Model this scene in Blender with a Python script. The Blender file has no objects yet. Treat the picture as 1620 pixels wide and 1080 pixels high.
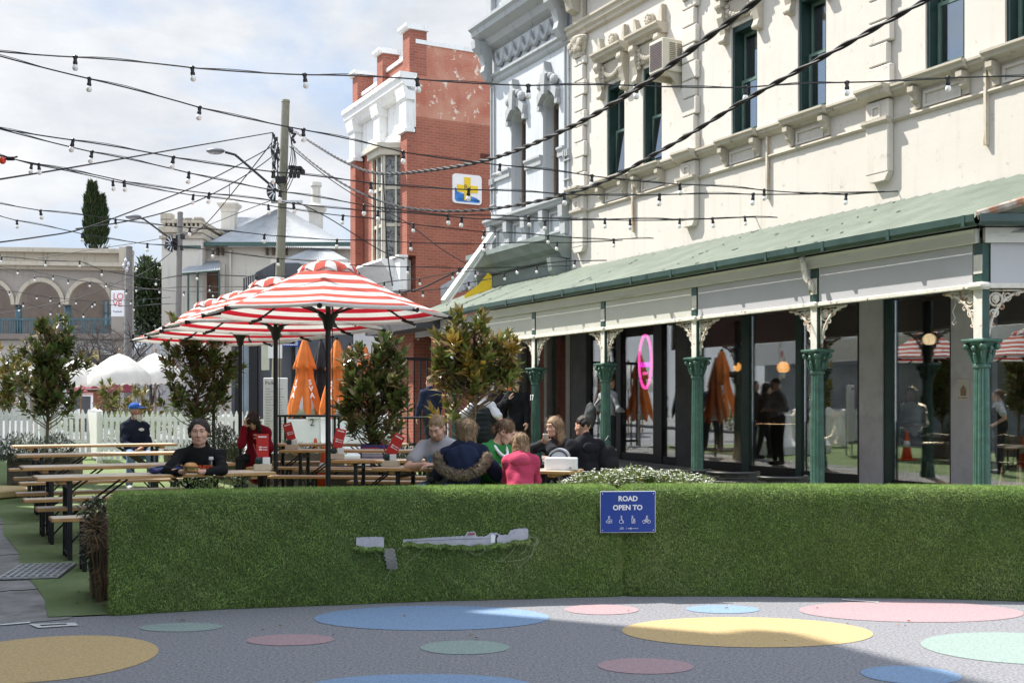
import bpy, math, random
import numpy as np
from math import sin, cos, pi, radians, atan2, sqrt, hypot
from mathutils import Vector, Matrix, Euler

random.seed(7); rng = np.random.default_rng(7)
sc = bpy.context.scene
COL = sc.collection
F, CX, CY, H = 1800.0, 810.0, 645.0, 1.42
TA = 940.0 / 1800.0
SA = TA / sqrt(1 + TA * TA); CA = 1 / sqrt(1 + TA * TA)
RZ = -(pi / 2 - math.atan(TA))          # street frame: local x runs along the street towards the camera, y into the shops

def g(s): return 0.022 * min(max(s - 12, 0), 40)
def st(X, Y): return (-SA * X + CA * Y, CA * X + SA * Y)
def W(s, t, z=0.0): return Vector((-SA * s + CA * t, CA * s + SA * t, z))
def P(px, py, d): return Vector(((px - CX) / F * d, d, H + (CY - py) / F * d))
def onT(px, t):
    k = (px - CX) / F; Z = t / (SA + CA * k)
    return Z * (CA - SA * k), Z
def sz(px, py, t):
    s, Z = onT(px, t); return s, H + (CY - py) / F * Z
def onS(px, s):
    k = (px - CX) / F; Z = s / (CA - SA * k)
    return Z * (SA + CA * k), Z
def at_z(px, py, h=0.0):                   # point on the (slightly rising) ground plus h
    zz = 0.0
    for _ in range(12):
        d = F * (H - zz - h) / (py - CY)
        X = (px - CX) / F * d
        zz = g(st(X, d)[0])
    return Vector((X, d, zz + h))

# ------------------------------------------------------------------ mesh builder
class MB:
    def __init__(s): s.v = []; s.f = []; s.m = []; s.cur = 0
    def mat(s, i): s.cur = i; return s
    def add(s, vs, fs):
        b = len(s.v); s.v.extend([tuple(x) for x in vs])
        for f in fs: s.f.append(tuple(b + i for i in f)); s.m.append(s.cur)
        return s
    def box(s, x0, x1, y0, y1, z0, z1, M=None):
        vs = [(x, y, z) for z in (z0, z1) for y in (y0, y1) for x in (x0, x1)]
        if M is not None: vs = [M @ Vector(v) for v in vs]
        return s.add(vs, [(0, 2, 3, 1), (4, 5, 7, 6), (0, 1, 5, 4), (2, 6, 7, 3), (0, 4, 6, 2), (1, 3, 7, 5)])
    def bbox(s, x0, x1, y0, y1, z0, z1, b=.01, M=None):      # chamfered box
        b = min(b, (x1 - x0) * .45, (y1 - y0) * .45, (z1 - z0) * .45)
        vs = []; idx = {}
        for i, (X, sx) in enumerate(((x0, 1), (x1, -1))):
            for j, (Y, sy) in enumerate(((y0, 1), (y1, -1))):
                for k, (Z, s_) in enumerate(((z0, 1), (z1, -1))):
                    idx[i, j, k] = len(vs)
                    vs += [(X, Y + sy * b, Z + s_ * b), (X + sx * b, Y, Z + s_ * b), (X + sx * b, Y + sy * b, Z)]
        fs = []
        q = lambda i, j, k, a: idx[i, j, k] + a
        for i in (0, 1): fs.append([q(i, 0, 0, 0), q(i, 1, 0, 0), q(i, 1, 1, 0), q(i, 0, 1, 0)][::-1 if i == 0 else 1])
        for j in (0, 1): fs.append([q(0, j, 0, 1), q(1, j, 0, 1), q(1, j, 1, 1), q(0, j, 1, 1)][::1 if j == 0 else -1])
        for k in (0, 1): fs.append([q(0, 0, k, 2), q(1, 0, k, 2), q(1, 1, k, 2), q(0, 1, k, 2)][::-1 if k == 0 else 1])
        for i in (0, 1):
            for j in (0, 1): fs.append([q(i, j, 0, 0), q(i, j, 1, 0), q(i, j, 1, 1), q(i, j, 0, 1)])
        for i in (0, 1):
            for k in (0, 1): fs.append([q(i, 0, k, 0), q(i, 1, k, 0), q(i, 1, k, 2), q(i, 0, k, 2)])
        for j in (0, 1):
            for k in (0, 1): fs.append([q(0, j, k, 1), q(1, j, k, 1), q(1, j, k, 2), q(0, j, k, 2)])
        for key, b0 in idx.items(): fs.append([b0, b0 + 1, b0 + 2])
        if M is not None: vs = [M @ Vector(v) for v in vs]
        return s.add(vs, fs)
    def tube(s, pts, r, n=8, cap=True, twist=None):
        pts = [Vector(p) for p in pts]; N = len(pts)
        rr = r if isinstance(r, (list, tuple)) else [r] * N
        tang = []
        for i in range(N):
            a = pts[max(i - 1, 0)]; b = pts[min(i + 1, N - 1)]; d = b - a
            tang.append(d.normalized() if d.length > 1e-9 else Vector((0, 0, 1)))
        u = tang[0].orthogonal().normalized(); vs = []; fs = []
        for i in range(N):
            u = (u - tang[i] * u.dot(tang[i]))
            u = u.normalized() if u.length > 1e-6 else tang[i].orthogonal().normalized()
            w = tang[i].cross(u)
            for k in range(n):
                a = 2 * pi * k / n
                vs.append(pts[i] + (u * cos(a) + w * sin(a)) * rr[i])
        for i in range(N - 1):
            for k in range(n):
                k2 = (k + 1) % n
                fs.append((i * n + k, i * n + k2, (i + 1) * n + k2, (i + 1) * n + k))
        if cap: fs.append(tuple(range(n))[::-1]); fs.append(tuple((N - 1) * n + k for k in range(n)))
        return s.add(vs, fs)
    def cyl(s, a, b, r0, r1=None, n=16): return s.tube([a, b], [r0, r0 if r1 is None else r1], n)
    def lathe(s, prof, n=20, M=None, flute=0, fa=0):            # prof: (r,z) pairs about z
        vs = []; fs = []; N = len(prof)
        for (r, z) in prof:
            for k in range(n):
                a = 2 * pi * k / n
                q = r * (1 - fa * (1 if (k % 2 and flute) else 0))
                vs.append((q * cos(a), q * sin(a), z))
        for i in range(N - 1):
            for k in range(n):
                k2 = (k + 1) % n
                fs.append((i * n + k, i * n + k2, (i + 1) * n + k2, (i + 1) * n + k))
        fs.append(tuple(range(n))[::-1]); fs.append(tuple((N - 1) * n + k for k in range(n)))
        if M is not None: vs = [M @ Vector(v) for v in vs]
        return s.add(vs, fs)
    def prism(s, poly, f):                         # poly 2d points -> f(p,0) and f(p,1)
        n = len(poly)
        vs = [f(p, 0) for p in poly] + [f(p, 1) for p in poly]
        fs = [tuple(range(n))[::-1], tuple(range(n, 2 * n))] + [(i, (i + 1) % n, n + (i + 1) % n, n + i) for i in range(n)]
        return s.add(vs, fs)
    def sweepx(s, prof, x0, x1):                   # profile (y,z) extruded along x
        return s.prism(prof, lambda p, k: (x1 if k else x0, p[0], p[1]))
    def ell(s, c, r, n=14, m=9, M=None):
        vs = []; fs = []
        for j in range(m + 1):
            th = pi * j / m
            for k in range(n):
                a = 2 * pi * k / n
                v = Vector((r[0] * sin(th) * cos(a), r[1] * sin(th) * sin(a), r[2] * cos(th)))
                if M is not None: v = M @ v
                vs.append(v + Vector(c))
        for j in range(m):
            for k in range(n):
                k2 = (k + 1) % n
                fs.append((j * n + k, (j + 1) * n + k, (j + 1) * n + k2, j * n + k2))
        return s.add(vs, fs)
    def build(s, name, mats, parent=None, smooth=False, label=None, loc=None, rz=None, auto=False):
        me = bpy.data.meshes.new(name); me.from_pydata(s.v, [], s.f)
        if not isinstance(mats, (list, tuple)): mats = [mats]
        for m in mats: me.materials.append(m)
        if len(mats) > 1: me.polygons.foreach_set('material_index', s.m)
        return link(name, me, parent, smooth, label, loc, rz, auto)

def link(name, me, parent=None, smooth=False, label=None, loc=None, rz=None, auto=False):
    me.validate(); me.update()
    o = bpy.data.objects.new(name, me); COL.objects.link(o)
    if smooth: me.polygons.foreach_set('use_smooth', [True] * len(me.polygons))
    if auto:
        try: me.set_sharp_from_angle(angle=radians(38))
        except Exception: pass
    if parent is not None: o.parent = parent
    if label: o['label'] = label
    if loc is not None: o.location = loc
    if rz is not None: o.rotation_euler = (0, 0, rz)
    return o

def mesh_np(name, V, Fc, mats, parent=None, smooth=False, midx=None, **kw):
    me = bpy.data.meshes.new(name)
    V = np.asarray(V, np.float32); Fc = np.asarray(Fc, np.int32)
    me.vertices.add(len(V)); me.vertices.foreach_set('co', V.ravel())
    nf, k = Fc.shape
    me.loops.add(nf * k); me.loops.foreach_set('vertex_index', Fc.ravel())
    me.polygons.add(nf); me.polygons.foreach_set('loop_start', np.arange(0, nf * k, k, dtype=np.int32))
    try: me.polygons.foreach_set('loop_total', np.full(nf, k, dtype=np.int32))
    except Exception: pass
    if not isinstance(mats, (list, tuple)): mats = [mats]
    for m in mats: me.materials.append(m)
    if midx is not None: me.polygons.foreach_set('material_index', np.asarray(midx, np.int32))
    me.update(calc_edges=True)
    if smooth: me.polygons.foreach_set('use_smooth', np.ones(nf, bool))
    o = bpy.data.objects.new(name, me); COL.objects.link(o)
    if parent is not None: o.parent = parent
    return o

def tag(o, label=None, cat=None, group=None, kind=None):
    if label: o['label'] = label
    if cat: o['category'] = cat
    if group: o['group'] = group
    if kind: o['kind'] = kind
    return o
def thing(name, label, cat, loc=(0, 0, 0), rz=0.0, group=None):
    o = bpy.data.objects.new(name, None); COL.objects.link(o); o.empty_display_size = .2
    o.location = loc; o.rotation_euler = (0, 0, rz)
    return tag(o, label, cat, group)
def kids(o): return [c for c in list(COL.objects) if c.parent == o]
def copy_tree(o, parent=None, loc=None, rz=None, label=None):
    c = o.copy(); COL.objects.link(c)
    if parent is not None: c.parent = parent
    for ch in kids(o): copy_tree(ch, c)
    if loc is not None: c.location = loc
    if rz is not None: c.rotation_euler = (0, 0, rz)
    if label: c['label'] = label
    return c

# ------------------------------------------------------------------ materials
def newmat(name):
    m = bpy.data.materials.new(name); m.use_nodes = True
    nt = m.node_tree; nt.nodes.clear()
    out = nt.nodes.new('ShaderNodeOutputMaterial')
    return m, nt, out
def N(nt, typ, **kw):
    n = nt.nodes.new(typ)
    for k, v in kw.items():
        if k.startswith('i_'): n.inputs[k[2:].replace('_', ' ')].default_value = v
        else: setattr(n, k, v)
    return n
def c4(c): return (c[0], c[1], c[2], 1)
def mixc(nt, fac, a, b, blend='MIX'):
    n = nt.nodes.new('ShaderNodeMix'); n.data_type = 'RGBA'; n.blend_type = blend
    for sock, v in ((n.inputs[0], fac), (n.inputs[6], a), (n.inputs[7], b)):
        if hasattr(v, 'links') or isinstance(v, bpy.types.NodeSocket): nt.links.new(v, sock)
        elif isinstance(v, (int, float)): sock.default_value = v
        else: sock.default_value = c4(v)
    return n.outputs[2]
def ramp(nt, fac, p0, p1):
    r = nt.nodes.new('ShaderNodeMapRange'); r.inputs[1].default_value = p0; r.inputs[2].default_value = p1
    nt.links.new(fac, r.inputs[0]); return r.outputs[0]
def noise(nt, co, scale, detail=4, rough=.55, stretch=None, dist=0):
    if stretch:
        mp = nt.nodes.new('ShaderNodeMapping'); mp.inputs['Scale'].default_value = stretch
        nt.links.new(co, mp.inputs[0]); co = mp.outputs[0]
    n = nt.nodes.new('ShaderNodeTexNoise'); n.inputs['Scale'].default_value = scale
    n.inputs['Detail'].default_value = detail; n.inputs['Roughness'].default_value = rough
    n.inputs['Distortion'].default_value = dist
    nt.links.new(co, n.inputs['Vector']); return n.outputs['Fac']
def mat(name, col, rough=.7, var=.18, scale=6, bump=0., bscale=None, metal=0., col2=None, c2=(.5, .7), c2s=3, stretch=None, spec=.4, back=None, trans=0., coat=0., emit=None, estr=0., rand=0., c2stretch=None):
    m, nt, out = newmat(name)
    tc = N(nt, 'ShaderNodeTexCoord'); co = tc.outputs['Object']
    bs = N(nt, 'ShaderNodeBsdfPrincipled')
    bs.inputs['Roughness'].default_value = rough; bs.inputs['Metallic'].default_value = metal
    bs.inputs['Specular IOR Level'].default_value = spec
    if coat: bs.inputs['Coat Weight'].default_value = coat
    lo = [max(0, c * (1 - var)) for c in col]; hi = [min(1, c * (1 + var)) for c in col]
    f1 = noise(nt, co, scale, 5, .6, stretch)
    c = mixc(nt, ramp(nt, f1, .3, .7), lo, hi)
    if col2 is not None:
        f2 = noise(nt, co, c2s, 6, .65, c2stretch)
        c = mixc(nt, ramp(nt, f2, c2[0], c2[1]), c, col2)
    if rand:
        gi = N(nt, 'ShaderNodeNewGeometry')
        r = N(nt, 'ShaderNodeMapRange'); r.inputs[3].default_value = 1 - rand; r.inputs[4].default_value = 1 + rand
        nt.links.new(gi.outputs['Random Per Island'], r.inputs[0])
        vm = N(nt, 'ShaderNodeVectorMath', operation='SCALE'); nt.links.new(c, vm.inputs[0]); nt.links.new(r.outputs[0], vm.inputs['Scale'])
        c = vm.outputs[0]
    if back is not None:
        gi = N(nt, 'ShaderNodeNewGeometry'); c = mixc(nt, gi.outputs['Backfacing'], c, back)
    nt.links.new(c, bs.inputs['Base Color'])
    if emit is not None:
        bs.inputs['Emission Color'].default_value = c4(emit); bs.inputs['Emission Strength'].default_value = estr
    if bump:
        b = N(nt, 'ShaderNodeBump'); b.inputs['Strength'].default_value = bump; b.inputs['Distance'].default_value = .01
        nt.links.new(noise(nt, co, bscale or scale * 4, 5, .6), b.inputs['Height']); nt.links.new(b.outputs[0], bs.inputs['Normal'])
    sh = bs.outputs[0]
    if trans:
        tr = N(nt, 'ShaderNodeBsdfTranslucent'); nt.links.new(c, tr.inputs[0])
        mx = N(nt, 'ShaderNodeMixShader'); mx.inputs[0].default_value = trans
        nt.links.new(sh, mx.inputs[1]); nt.links.new(tr.outputs[0], mx.inputs[2]); sh = mx.outputs[0]
    nt.links.new(sh, out.inputs[0])
    return m
def glass(name, tint=(.8, .85, .83), refl=.12):
    m, nt, out = newmat(name)
    tr = N(nt, 'ShaderNodeBsdfTransparent'); tr.inputs[0].default_value = c4(tint)
    gl = N(nt, 'ShaderNodeBsdfGlossy'); gl.inputs['Roughness'].default_value = 0.002; gl.inputs[0].default_value = (1, 1, 1, 1)
    fr = N(nt, 'ShaderNodeFresnel'); fr.inputs[0].default_value = 1.52
    mr = N(nt, 'ShaderNodeMapRange'); mr.inputs[1].default_value = .04; mr.inputs[2].default_value = .6
    mr.inputs[3].default_value = refl; mr.inputs[4].default_value = .85
    nt.links.new(fr.outputs[0], mr.inputs[0])
    mx = N(nt, 'ShaderNodeMixShader'); nt.links.new(mr.outputs[0], mx.inputs[0])
    nt.links.new(tr.outputs[0], mx.inputs[1]); nt.links.new(gl.outputs[0], mx.inputs[2])
    nt.links.new(mx.outputs[0], out.inputs[0]); return m
def emission(name, col, st_):
    m, nt, out = newmat(name); e = N(nt, 'ShaderNodeEmission'); e.inputs[0].default_value = c4(col); e.inputs[1].default_value = st_
    nt.links.new(e.outputs[0], out.inputs[0]); return m
def brick(name, c1, c2, mortar, bw=.24, bh=.085, ms=.012, paint=None, pz=None):
    m, nt, out = newmat(name)
    tc = N(nt, 'ShaderNodeTexCoord'); sp = N(nt, 'ShaderNodeSeparateXYZ'); nt.links.new(tc.outputs['Object'], sp.inputs[0])
    ad = N(nt, 'ShaderNodeMath', operation='ADD'); nt.links.new(sp.outputs[0], ad.inputs[0]); nt.links.new(sp.outputs[1], ad.inputs[1])
    cb = N(nt, 'ShaderNodeCombineXYZ'); nt.links.new(ad.outputs[0], cb.inputs[0]); nt.links.new(sp.outputs[2], cb.inputs[1])
    bt = N(nt, 'ShaderNodeTexBrick'); nt.links.new(cb.outputs[0], bt.inputs['Vector'])
    bt.inputs['Color1'].default_value = c4(c1); bt.inputs['Color2'].default_value = c4(c2); bt.inputs['Mortar'].default_value = c4(mortar)
    bt.inputs['Scale'].default_value = 1; bt.inputs['Brick Width'].default_value = bw; bt.inputs['Row Height'].default_value = bh
    bt.inputs['Mortar Size'].default_value = ms; bt.inputs['Mortar Smooth'].default_value = .3
    co = tc.outputs['Object']
    c = mixc(nt, ramp(nt, noise(nt, co, 1.3, 6, .65), .3, .75), bt.outputs['Color'], (.75, .75, .75), 'MULTIPLY')
    if paint is not None:
        top = ramp(nt, sp.outputs[2], pz, pz + .05)
        c_p = mixc(nt, ramp(nt, bt.outputs['Fac'], 0, 1.6), paint, mortar)
        c_p = mixc(nt, ramp(nt, noise(nt, co, .55, 6, .62, dist=.4), .42, .60), c_p, (.52, .27, .19))
        c_p = mixc(nt, ramp(nt, noise(nt, co, 2.6, 7, .74), .575, .61), c_p, (.70, .60, .50))
        c = mixc(nt, top, c, c_p)
    bs = N(nt, 'ShaderNodeBsdfPrincipled'); bs.inputs['Roughness'].default_value = .85; bs.inputs['Specular IOR Level'].default_value = .2
    nt.links.new(c, bs.inputs['Base Color'])
    b = N(nt, 'ShaderNodeBump'); b.inputs['Strength'].default_value = .5; b.inputs['Distance'].default_value = .012; b.invert = True
    nt.links.new(bt.outputs['Fac'], b.inputs['Height']); nt.links.new(b.outputs[0], bs.inputs['Normal'])
    nt.links.new(bs.outputs[0], out.inputs[0]); return m
def cloth_wall(name, col, stain, rust=None):
    """Painted render: soft blotches, run-down dirt streaks and chips."""
    m, nt, out = newmat(name)
    tc = N(nt, 'ShaderNodeTexCoord'); co = tc.outputs['Object']
    c = mixc(nt, ramp(nt, noise(nt, co, .9, 5, .6), .3, .75), [x * .95 for x in col], [min(1, x * 1.03) for x in col])
    c = mixc(nt, ramp(nt, noise(nt, co, 1.0, 6, .62, (5, 5, .35)), .55, .78), c, stain)
    c = mixc(nt, ramp(nt, noise(nt, co, 5, 8, .7), .60, .70), c, [x * .72 for x in stain])
    if rust: c = mixc(nt, ramp(nt, noise(nt, co, 1.0, 5, .6, (9, 9, .5)), .70, .76), c, rust)
    bs = N(nt, 'ShaderNodeBsdfPrincipled'); bs.inputs['Roughness'].default_value = .8; bs.inputs['Specular IOR Level'].default_value = .25
    nt.links.new(c, bs.inputs['Base Color'])
    b = N(nt, 'ShaderNodeBump'); b.inputs['Strength'].default_value = .25; b.inputs['Distance'].default_value = .02
    nt.links.new(noise(nt, co, 3, 8, .65), b.inputs['Height']); nt.links.new(b.outputs[0], bs.inputs['Normal'])
    nt.links.new(bs.outputs[0], out.inputs[0]); return m
def stripes(name, a, b, period, backs):
    """Canvas whose stripes run round the canopy (the 'ring' attribute is woven in at build time)."""
    m, nt, out = newmat(name)
    at = N(nt, 'ShaderNodeAttribute', attribute_name='ring')
    md = N(nt, 'ShaderNodeMath', operation='FRACT'); dv = N(nt, 'ShaderNodeMath', operation='DIVIDE'); dv.inputs[1].default_value = period
    nt.links.new(at.outputs['Fac'], dv.inputs[0]); nt.links.new(dv.outputs[0], md.inputs[0])
    gt = N(nt, 'ShaderNodeMath', operation='GREATER_THAN'); gt.inputs[1].default_value = .5; nt.links.new(md.outputs[0], gt.inputs[0])
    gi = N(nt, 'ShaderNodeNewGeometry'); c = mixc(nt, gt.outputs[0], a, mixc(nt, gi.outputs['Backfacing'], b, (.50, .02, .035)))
    co = N(nt, 'ShaderNodeTexCoord').outputs['Object']
    c = mixc(nt, ramp(nt, noise(nt, co, 4, 6, .6), .35, .75), c, (.86, .85, .84), 'MULTIPLY')
    bs = N(nt, 'ShaderNodeBsdfPrincipled'); bs.inputs['Roughness'].default_value = .85; bs.inputs['Specular IOR Level'].default_value = .15
    nt.links.new(c, bs.inputs['Base Color'])
    bp = N(nt, 'ShaderNodeBump'); bp.inputs['Strength'].default_value = .25; bp.inputs['Distance'].default_value = .03
    nt.links.new(noise(nt, co, 5, 4, .5), bp.inputs['Height']); nt.links.new(bp.outputs[0], bs.inputs['Normal'])
    tr = N(nt, 'ShaderNodeBsdfTranslucent'); nt.links.new(c, tr.inputs[0])
    mx = N(nt, 'ShaderNodeMixShader'); mx.inputs[0].default_value = .3
    nt.links.new(bs.outputs[0], mx.inputs[1]); nt.links.new(tr.outputs[0], mx.inputs[2])
    nt.links.new(mx.outputs[0], out.inputs[0]); return m

_tc = {}
def text(name, s, size, m, parent, M, bold=0., extrude=.002, align='CENTER', squash=1.):
    cu = bpy.data.curves.new('t', 'FONT'); cu.body = s; cu.size = size; cu.align_x = align; cu.align_y = 'CENTER'
    cu.extrude = extrude; cu.offset = bold; cu.resolution_u = 3
    o = bpy.data.objects.new('t', cu); COL.objects.link(o)
    dg = bpy.context.evaluated_depsgraph_get(); dg.update()
    me = bpy.data.meshes.new_from_object(o.evaluated_get(dg))
    bpy.data.objects.remove(o); bpy.data.curves.remove(cu)
    me.transform(M @ Matrix.Diagonal((squash, 1, 1, 1))); me.materials.clear(); me.materials.append(m)
    r = bpy.data.objects.new(name, me); COL.objects.link(r)
    if parent is not None: r.parent = parent
    return r
def face_frame(origin, right, up):           # matrix whose x=right, y=up, z=out of the face
    r = Vector(right).normalized(); u = Vector(up).normalized(); n = r.cross(u)
    M = Matrix((r, u, n)).transposed().to_4x4(); M.translation = Vector(origin); return M

# palette
m_asphalt = mat('asphalt', (.225, .225, .24), .9, .45, 55, .7, 110, col2=(.50, .50, .51), c2=(.57, .68), c2s=130, spec=.2)
m_conc = mat('concrete', (.225, .22, .212), .9, .25, 5, .4, 40, col2=(.11, .105, .10), c2=(.52, .72), c2s=2.6)
m_stone = mat('bluestone', (.16, .16, .165), .85, .25, 9, .3, 50)
m_turf = mat('turf', (.150, .205, .090), .95, .3, 90, .8, 260, col2=(.215, .26, .14), c2=(.42, .70), c2s=1.1, spec=.1)
m_blade = mat('grass_fibre', (.245, .360, .100), .7, .2, 2.2, rand=.5, spec=.25, trans=.12, col2=(.33, .40, .15), c2=(.46, .70), c2s=1.7)
m_blade_base = mat('grass_backing', (.065, .105, .032), .95, .3, 60)
m_white = mat('white_paint', (.78, .78, .76), .55, .06, 3, .1, 20)
m_whitetrim = cloth_wall('white_trim', (.76, .76, .74), (.52, .50, .46))
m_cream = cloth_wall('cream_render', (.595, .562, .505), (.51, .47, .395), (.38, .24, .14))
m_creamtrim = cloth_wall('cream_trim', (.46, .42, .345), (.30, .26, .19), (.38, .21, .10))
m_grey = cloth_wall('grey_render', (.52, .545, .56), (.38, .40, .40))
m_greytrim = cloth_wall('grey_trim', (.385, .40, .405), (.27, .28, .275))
m_green = mat('green_paint', (.030, .075, .062), .35, .2, 5, .1, 40, spec=.5)
m_greencol = mat('column_green', (.050, .118, .090), .4, .3, 7, .15, 40, col2=(.13, .20, .165), c2=(.6, .72), c2s=14, spec=.5)
m_dkgreen = mat('dark_green_frame', (.018, .045, .040), .35, .2, 5)
m_gutter = mat('gutter_green', (.030, .062, .052), .35, .25, 4, spec=.5)
m_roofgreen = mat('roof_green', (.165, .192, .152), .5, .16, 2, spec=.35, col2=(.21, .235, .195), c2=(.5, .7), c2s=1.6, c2stretch=(1, .12, 1))
m_black = mat('black_metal', (.012, .012, .014), .45, .3, 10)
m_blackm = mat('black_cable', (.015, .015, .017), .6, .3, 10)
m_wood = mat('table_wood', (.60, .51, .40), .55, .2, 7, .2, 30, col2=(.36, .30, .225), c2=(.48, .72), c2s=3, stretch=(1.2, 14, 14))
m_woodedge = mat('table_edge', (.46, .26, .10), .5, .25, 7, .15, 30, stretch=(1.2, 14, 14))
m_oldwood = mat('weathered_wood', (.17, .145, .12), .85, .3, 8, .4, 30, stretch=(1, 12, 12))
m_pole = mat('pole_wood', (.21, .20, .15), .85, .25, 10, .5, 30, stretch=(6, 6, .6))
m_poleg = mat('pole_wood_grey', (.19, .18, .165), .85, .25, 10, .5, 30, stretch=(6, 6, .6))
m_brick = brick('red_brick', (.41, .138, .088), (.35, .112, .074), (.37, .205, .15), paint=(.43, .14, .09), pz=10.3)
m_brick2 = brick('red_brick_front', (.39, .125, .08), (.32, .095, .065), (.32, .19, .145))
m_pier = mat('pier_render', (.52, .50, .525), .85, .1, 2, .2, 30, col2=(.36, .34, .35), c2=(.5, .8))
m_charcoal = mat('charcoal_wall', (.07, .07, .076), .8, .2, 3, .2, 30)
m_iron = mat('zinc_roof', (.36, .38, .40), .5, .1, 3, metal=.2, spec=.5)
m_glass = glass('shop_glass', (.88, .91, .90), .15)
m_glassup = glass('window_glass', (.55, .6, .6), .30)
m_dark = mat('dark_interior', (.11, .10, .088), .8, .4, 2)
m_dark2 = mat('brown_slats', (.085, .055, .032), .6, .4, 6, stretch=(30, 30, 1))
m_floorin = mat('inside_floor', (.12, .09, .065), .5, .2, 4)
m_orange = mat('orange_canvas', (.66, .185, .045), .8, .15, 5, .4, 14, spec=.2)
m_orangein = mat('canvas_lining', (.55, .52, .55), .9, .1, 6)
m_wcanvas = mat('white_canvas', (.74, .72, .67), .85, .08, 4, .3, 10, trans=.25, spec=.15)
m_bulb = mat('bulb_glass', (.80, .80, .77), .2, .04, 20, spec=.6)
m_steel = mat('steel', (.42, .43, .44), .35, .1, 10, metal=.8)
m_galv = mat('galvanised', (.56, .57, .58), .45, .15, 14, metal=.5)
m_plasticw = mat('white_plastic', (.78, .78, .79), .45, .05, 4)
m_red = mat('red_card', (.55, .035, .03), .5, .1, 6)
m_bluesign = mat('blue_sign', (.012, .045, .26), .3, .08, 4, spec=.5)
m_signwhite = mat('sign_white', (.80, .80, .80), .4, .03, 6)
def leaves_mesh(name, base, dirs, length, width, m, parent, fold=.25, curl=.2, up=None):
    base = np.asarray(base, float); n = len(base); dirs = np.asarray(dirs, float)
    dirs /= np.maximum(np.linalg.norm(dirs, axis=1, keepdims=True), 1e-9)
    upv = np.tile([0, 0, 1.], (n, 1)) if up is None else np.asarray(up, float)
    upv = upv + rng.normal(0, .35, (n, 3))
    side = np.cross(dirs, upv); side /= np.maximum(np.linalg.norm(side, axis=1, keepdims=True), 1e-9)
    nrm = np.cross(side, dirs)
    L = (length * rng.uniform(.7, 1.2, (n, 1))); Wd = width * rng.uniform(.8, 1.2, (n, 1)) * .5
    b0 = base; md = base + dirs * L * .5 + nrm * L * curl * .25; tip = base + dirs * L - nrm * L * curl * .35
    q = base + dirs * L * .48 + nrm * Wd * fold * 2
    l1 = q + side * Wd; r1 = q - side * Wd
    V = np.stack([b0, l1, tip, r1, md], 1).reshape(-1, 3)
    i = np.arange(n)[:, None] * 5
    Fc = np.concatenate([i + np.array([[0, 4, 2, 1]]), i + np.array([[0, 3, 2, 4]])], 1).reshape(-1, 4)
    return mesh_np(name, V, Fc, m, parent)
# ================================================================== GROUND
def sheet(name, pts_fn, mats, z=0.0): pass
def ground_strip(name, t0, t1, ss, z, m, tt=None):
    vs = []; fs = []; T = tt or [t0, t1]
    for s in ss:
        for t in T: vs.append(W(s, t, g(s) + z))
    n = len(T)
    for i in range(len(ss) - 1):
        for j in range(n - 1): fs.append((i * n + j, i * n + j + 1, (i + 1) * n + j + 1, (i + 1) * n + j)[::-1])
    b = MB(); b.add(vs, fs); return b.build(name, m)
SS = [-60, -20, 0, 6, 12, 16, 20, 26, 34, 42, 52, 60, 90, 200, 600]
o = ground_strip('road', -300, 300, SS, 0.0, m_asphalt, [-300, -60, -10, 0, 5, 10, 20, 60, 300]); tag(o, kind='structure')
for p in o.data.polygons:
    pass
# footpaths: a raised slab each side
def slab(name, s0, s1, t0, t1, h, m):
    b = MB(); ss = [s for s in SS if s0 < s < s1]; ss = [s0] + ss + [s1]
    vs = []; fs = []
    for s in ss:
        for (t, z) in ((t0, -.05), (t0, h), (t1, h), (t1, -.05)): vs.append(W(s, t, g(s) + z))
    for i in range(len(ss) - 1):
        for j in range(3): fs.append((i * 4 + j, i * 4 + j + 1, (i + 1) * 4 + j + 1, (i + 1) * 4 + j))
    fs.append((0, 1, 2, 3)); fs.append(tuple((len(ss) - 1) * 4 + j for j in (3, 2, 1, 0)))
    b.add(vs, fs); o = b.build(name, m); return tag(o, kind='structure')
slab('shop_footpath', 5.5, 60, 10.35, 13.45, .12, m_conc)
slab('footpath', 8.9, 46, -6, .22, .11, m_conc)
# bluestone kerb with joints
b = MB()
for i in range(30):
    s0 = 8.6 + i * 1.02; s1 = s0 + 1.0
    M_ = Matrix.Translation(W((s0 + s1) / 2, .36, g((s0 + s1) / 2))) @ Matrix.Rotation(RZ, 4, 'Z')
    b.bbox(-.5, .5, -.15, .14, -.1, .115 + rng.uniform(-.006, .006), .018, M_)
tag(b.build('kerb', m_stone), kind='structure')
# concrete gutter apron
b = MB(); vs = []; fs = []
ss = list(np.linspace(8.15, 34, 60))
for i, s in enumerate(ss):
    e = .92 + .016 * s + .03 * sin(s * 3.1) + .02 * sin(s * 7.7)
    if s < 8.6: e -= (8.6 - s) * .35
    vs += [W(s, .44, g(s) + .005), W(s, e, g(s) + .005)]
for i in range(len(ss) - 1): fs.append((2 * i, 2 * i + 1, 2 * i + 3, 2 * i + 2)[::-1])
b.add(vs, fs); tag(b.build('gutter', m_conc), kind='structure')
b = MB()
for s_, t0, t1, j in ((9.6, .46, .98, 0), (11.9, .46, 1.0, .1), (14.6, .46, 1.05, -.1), (18.2, .46, 1.1, .1)): b.tube([W(s_ + j * k / 6 + .02 * sin(k * 2.3 + s_), t0 + (t1 - t0) * k / 6, g(s_) + .004) for k in range(7)], .009, 4)
tag(b.build('paving_joints', m_black), kind='structure')
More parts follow.
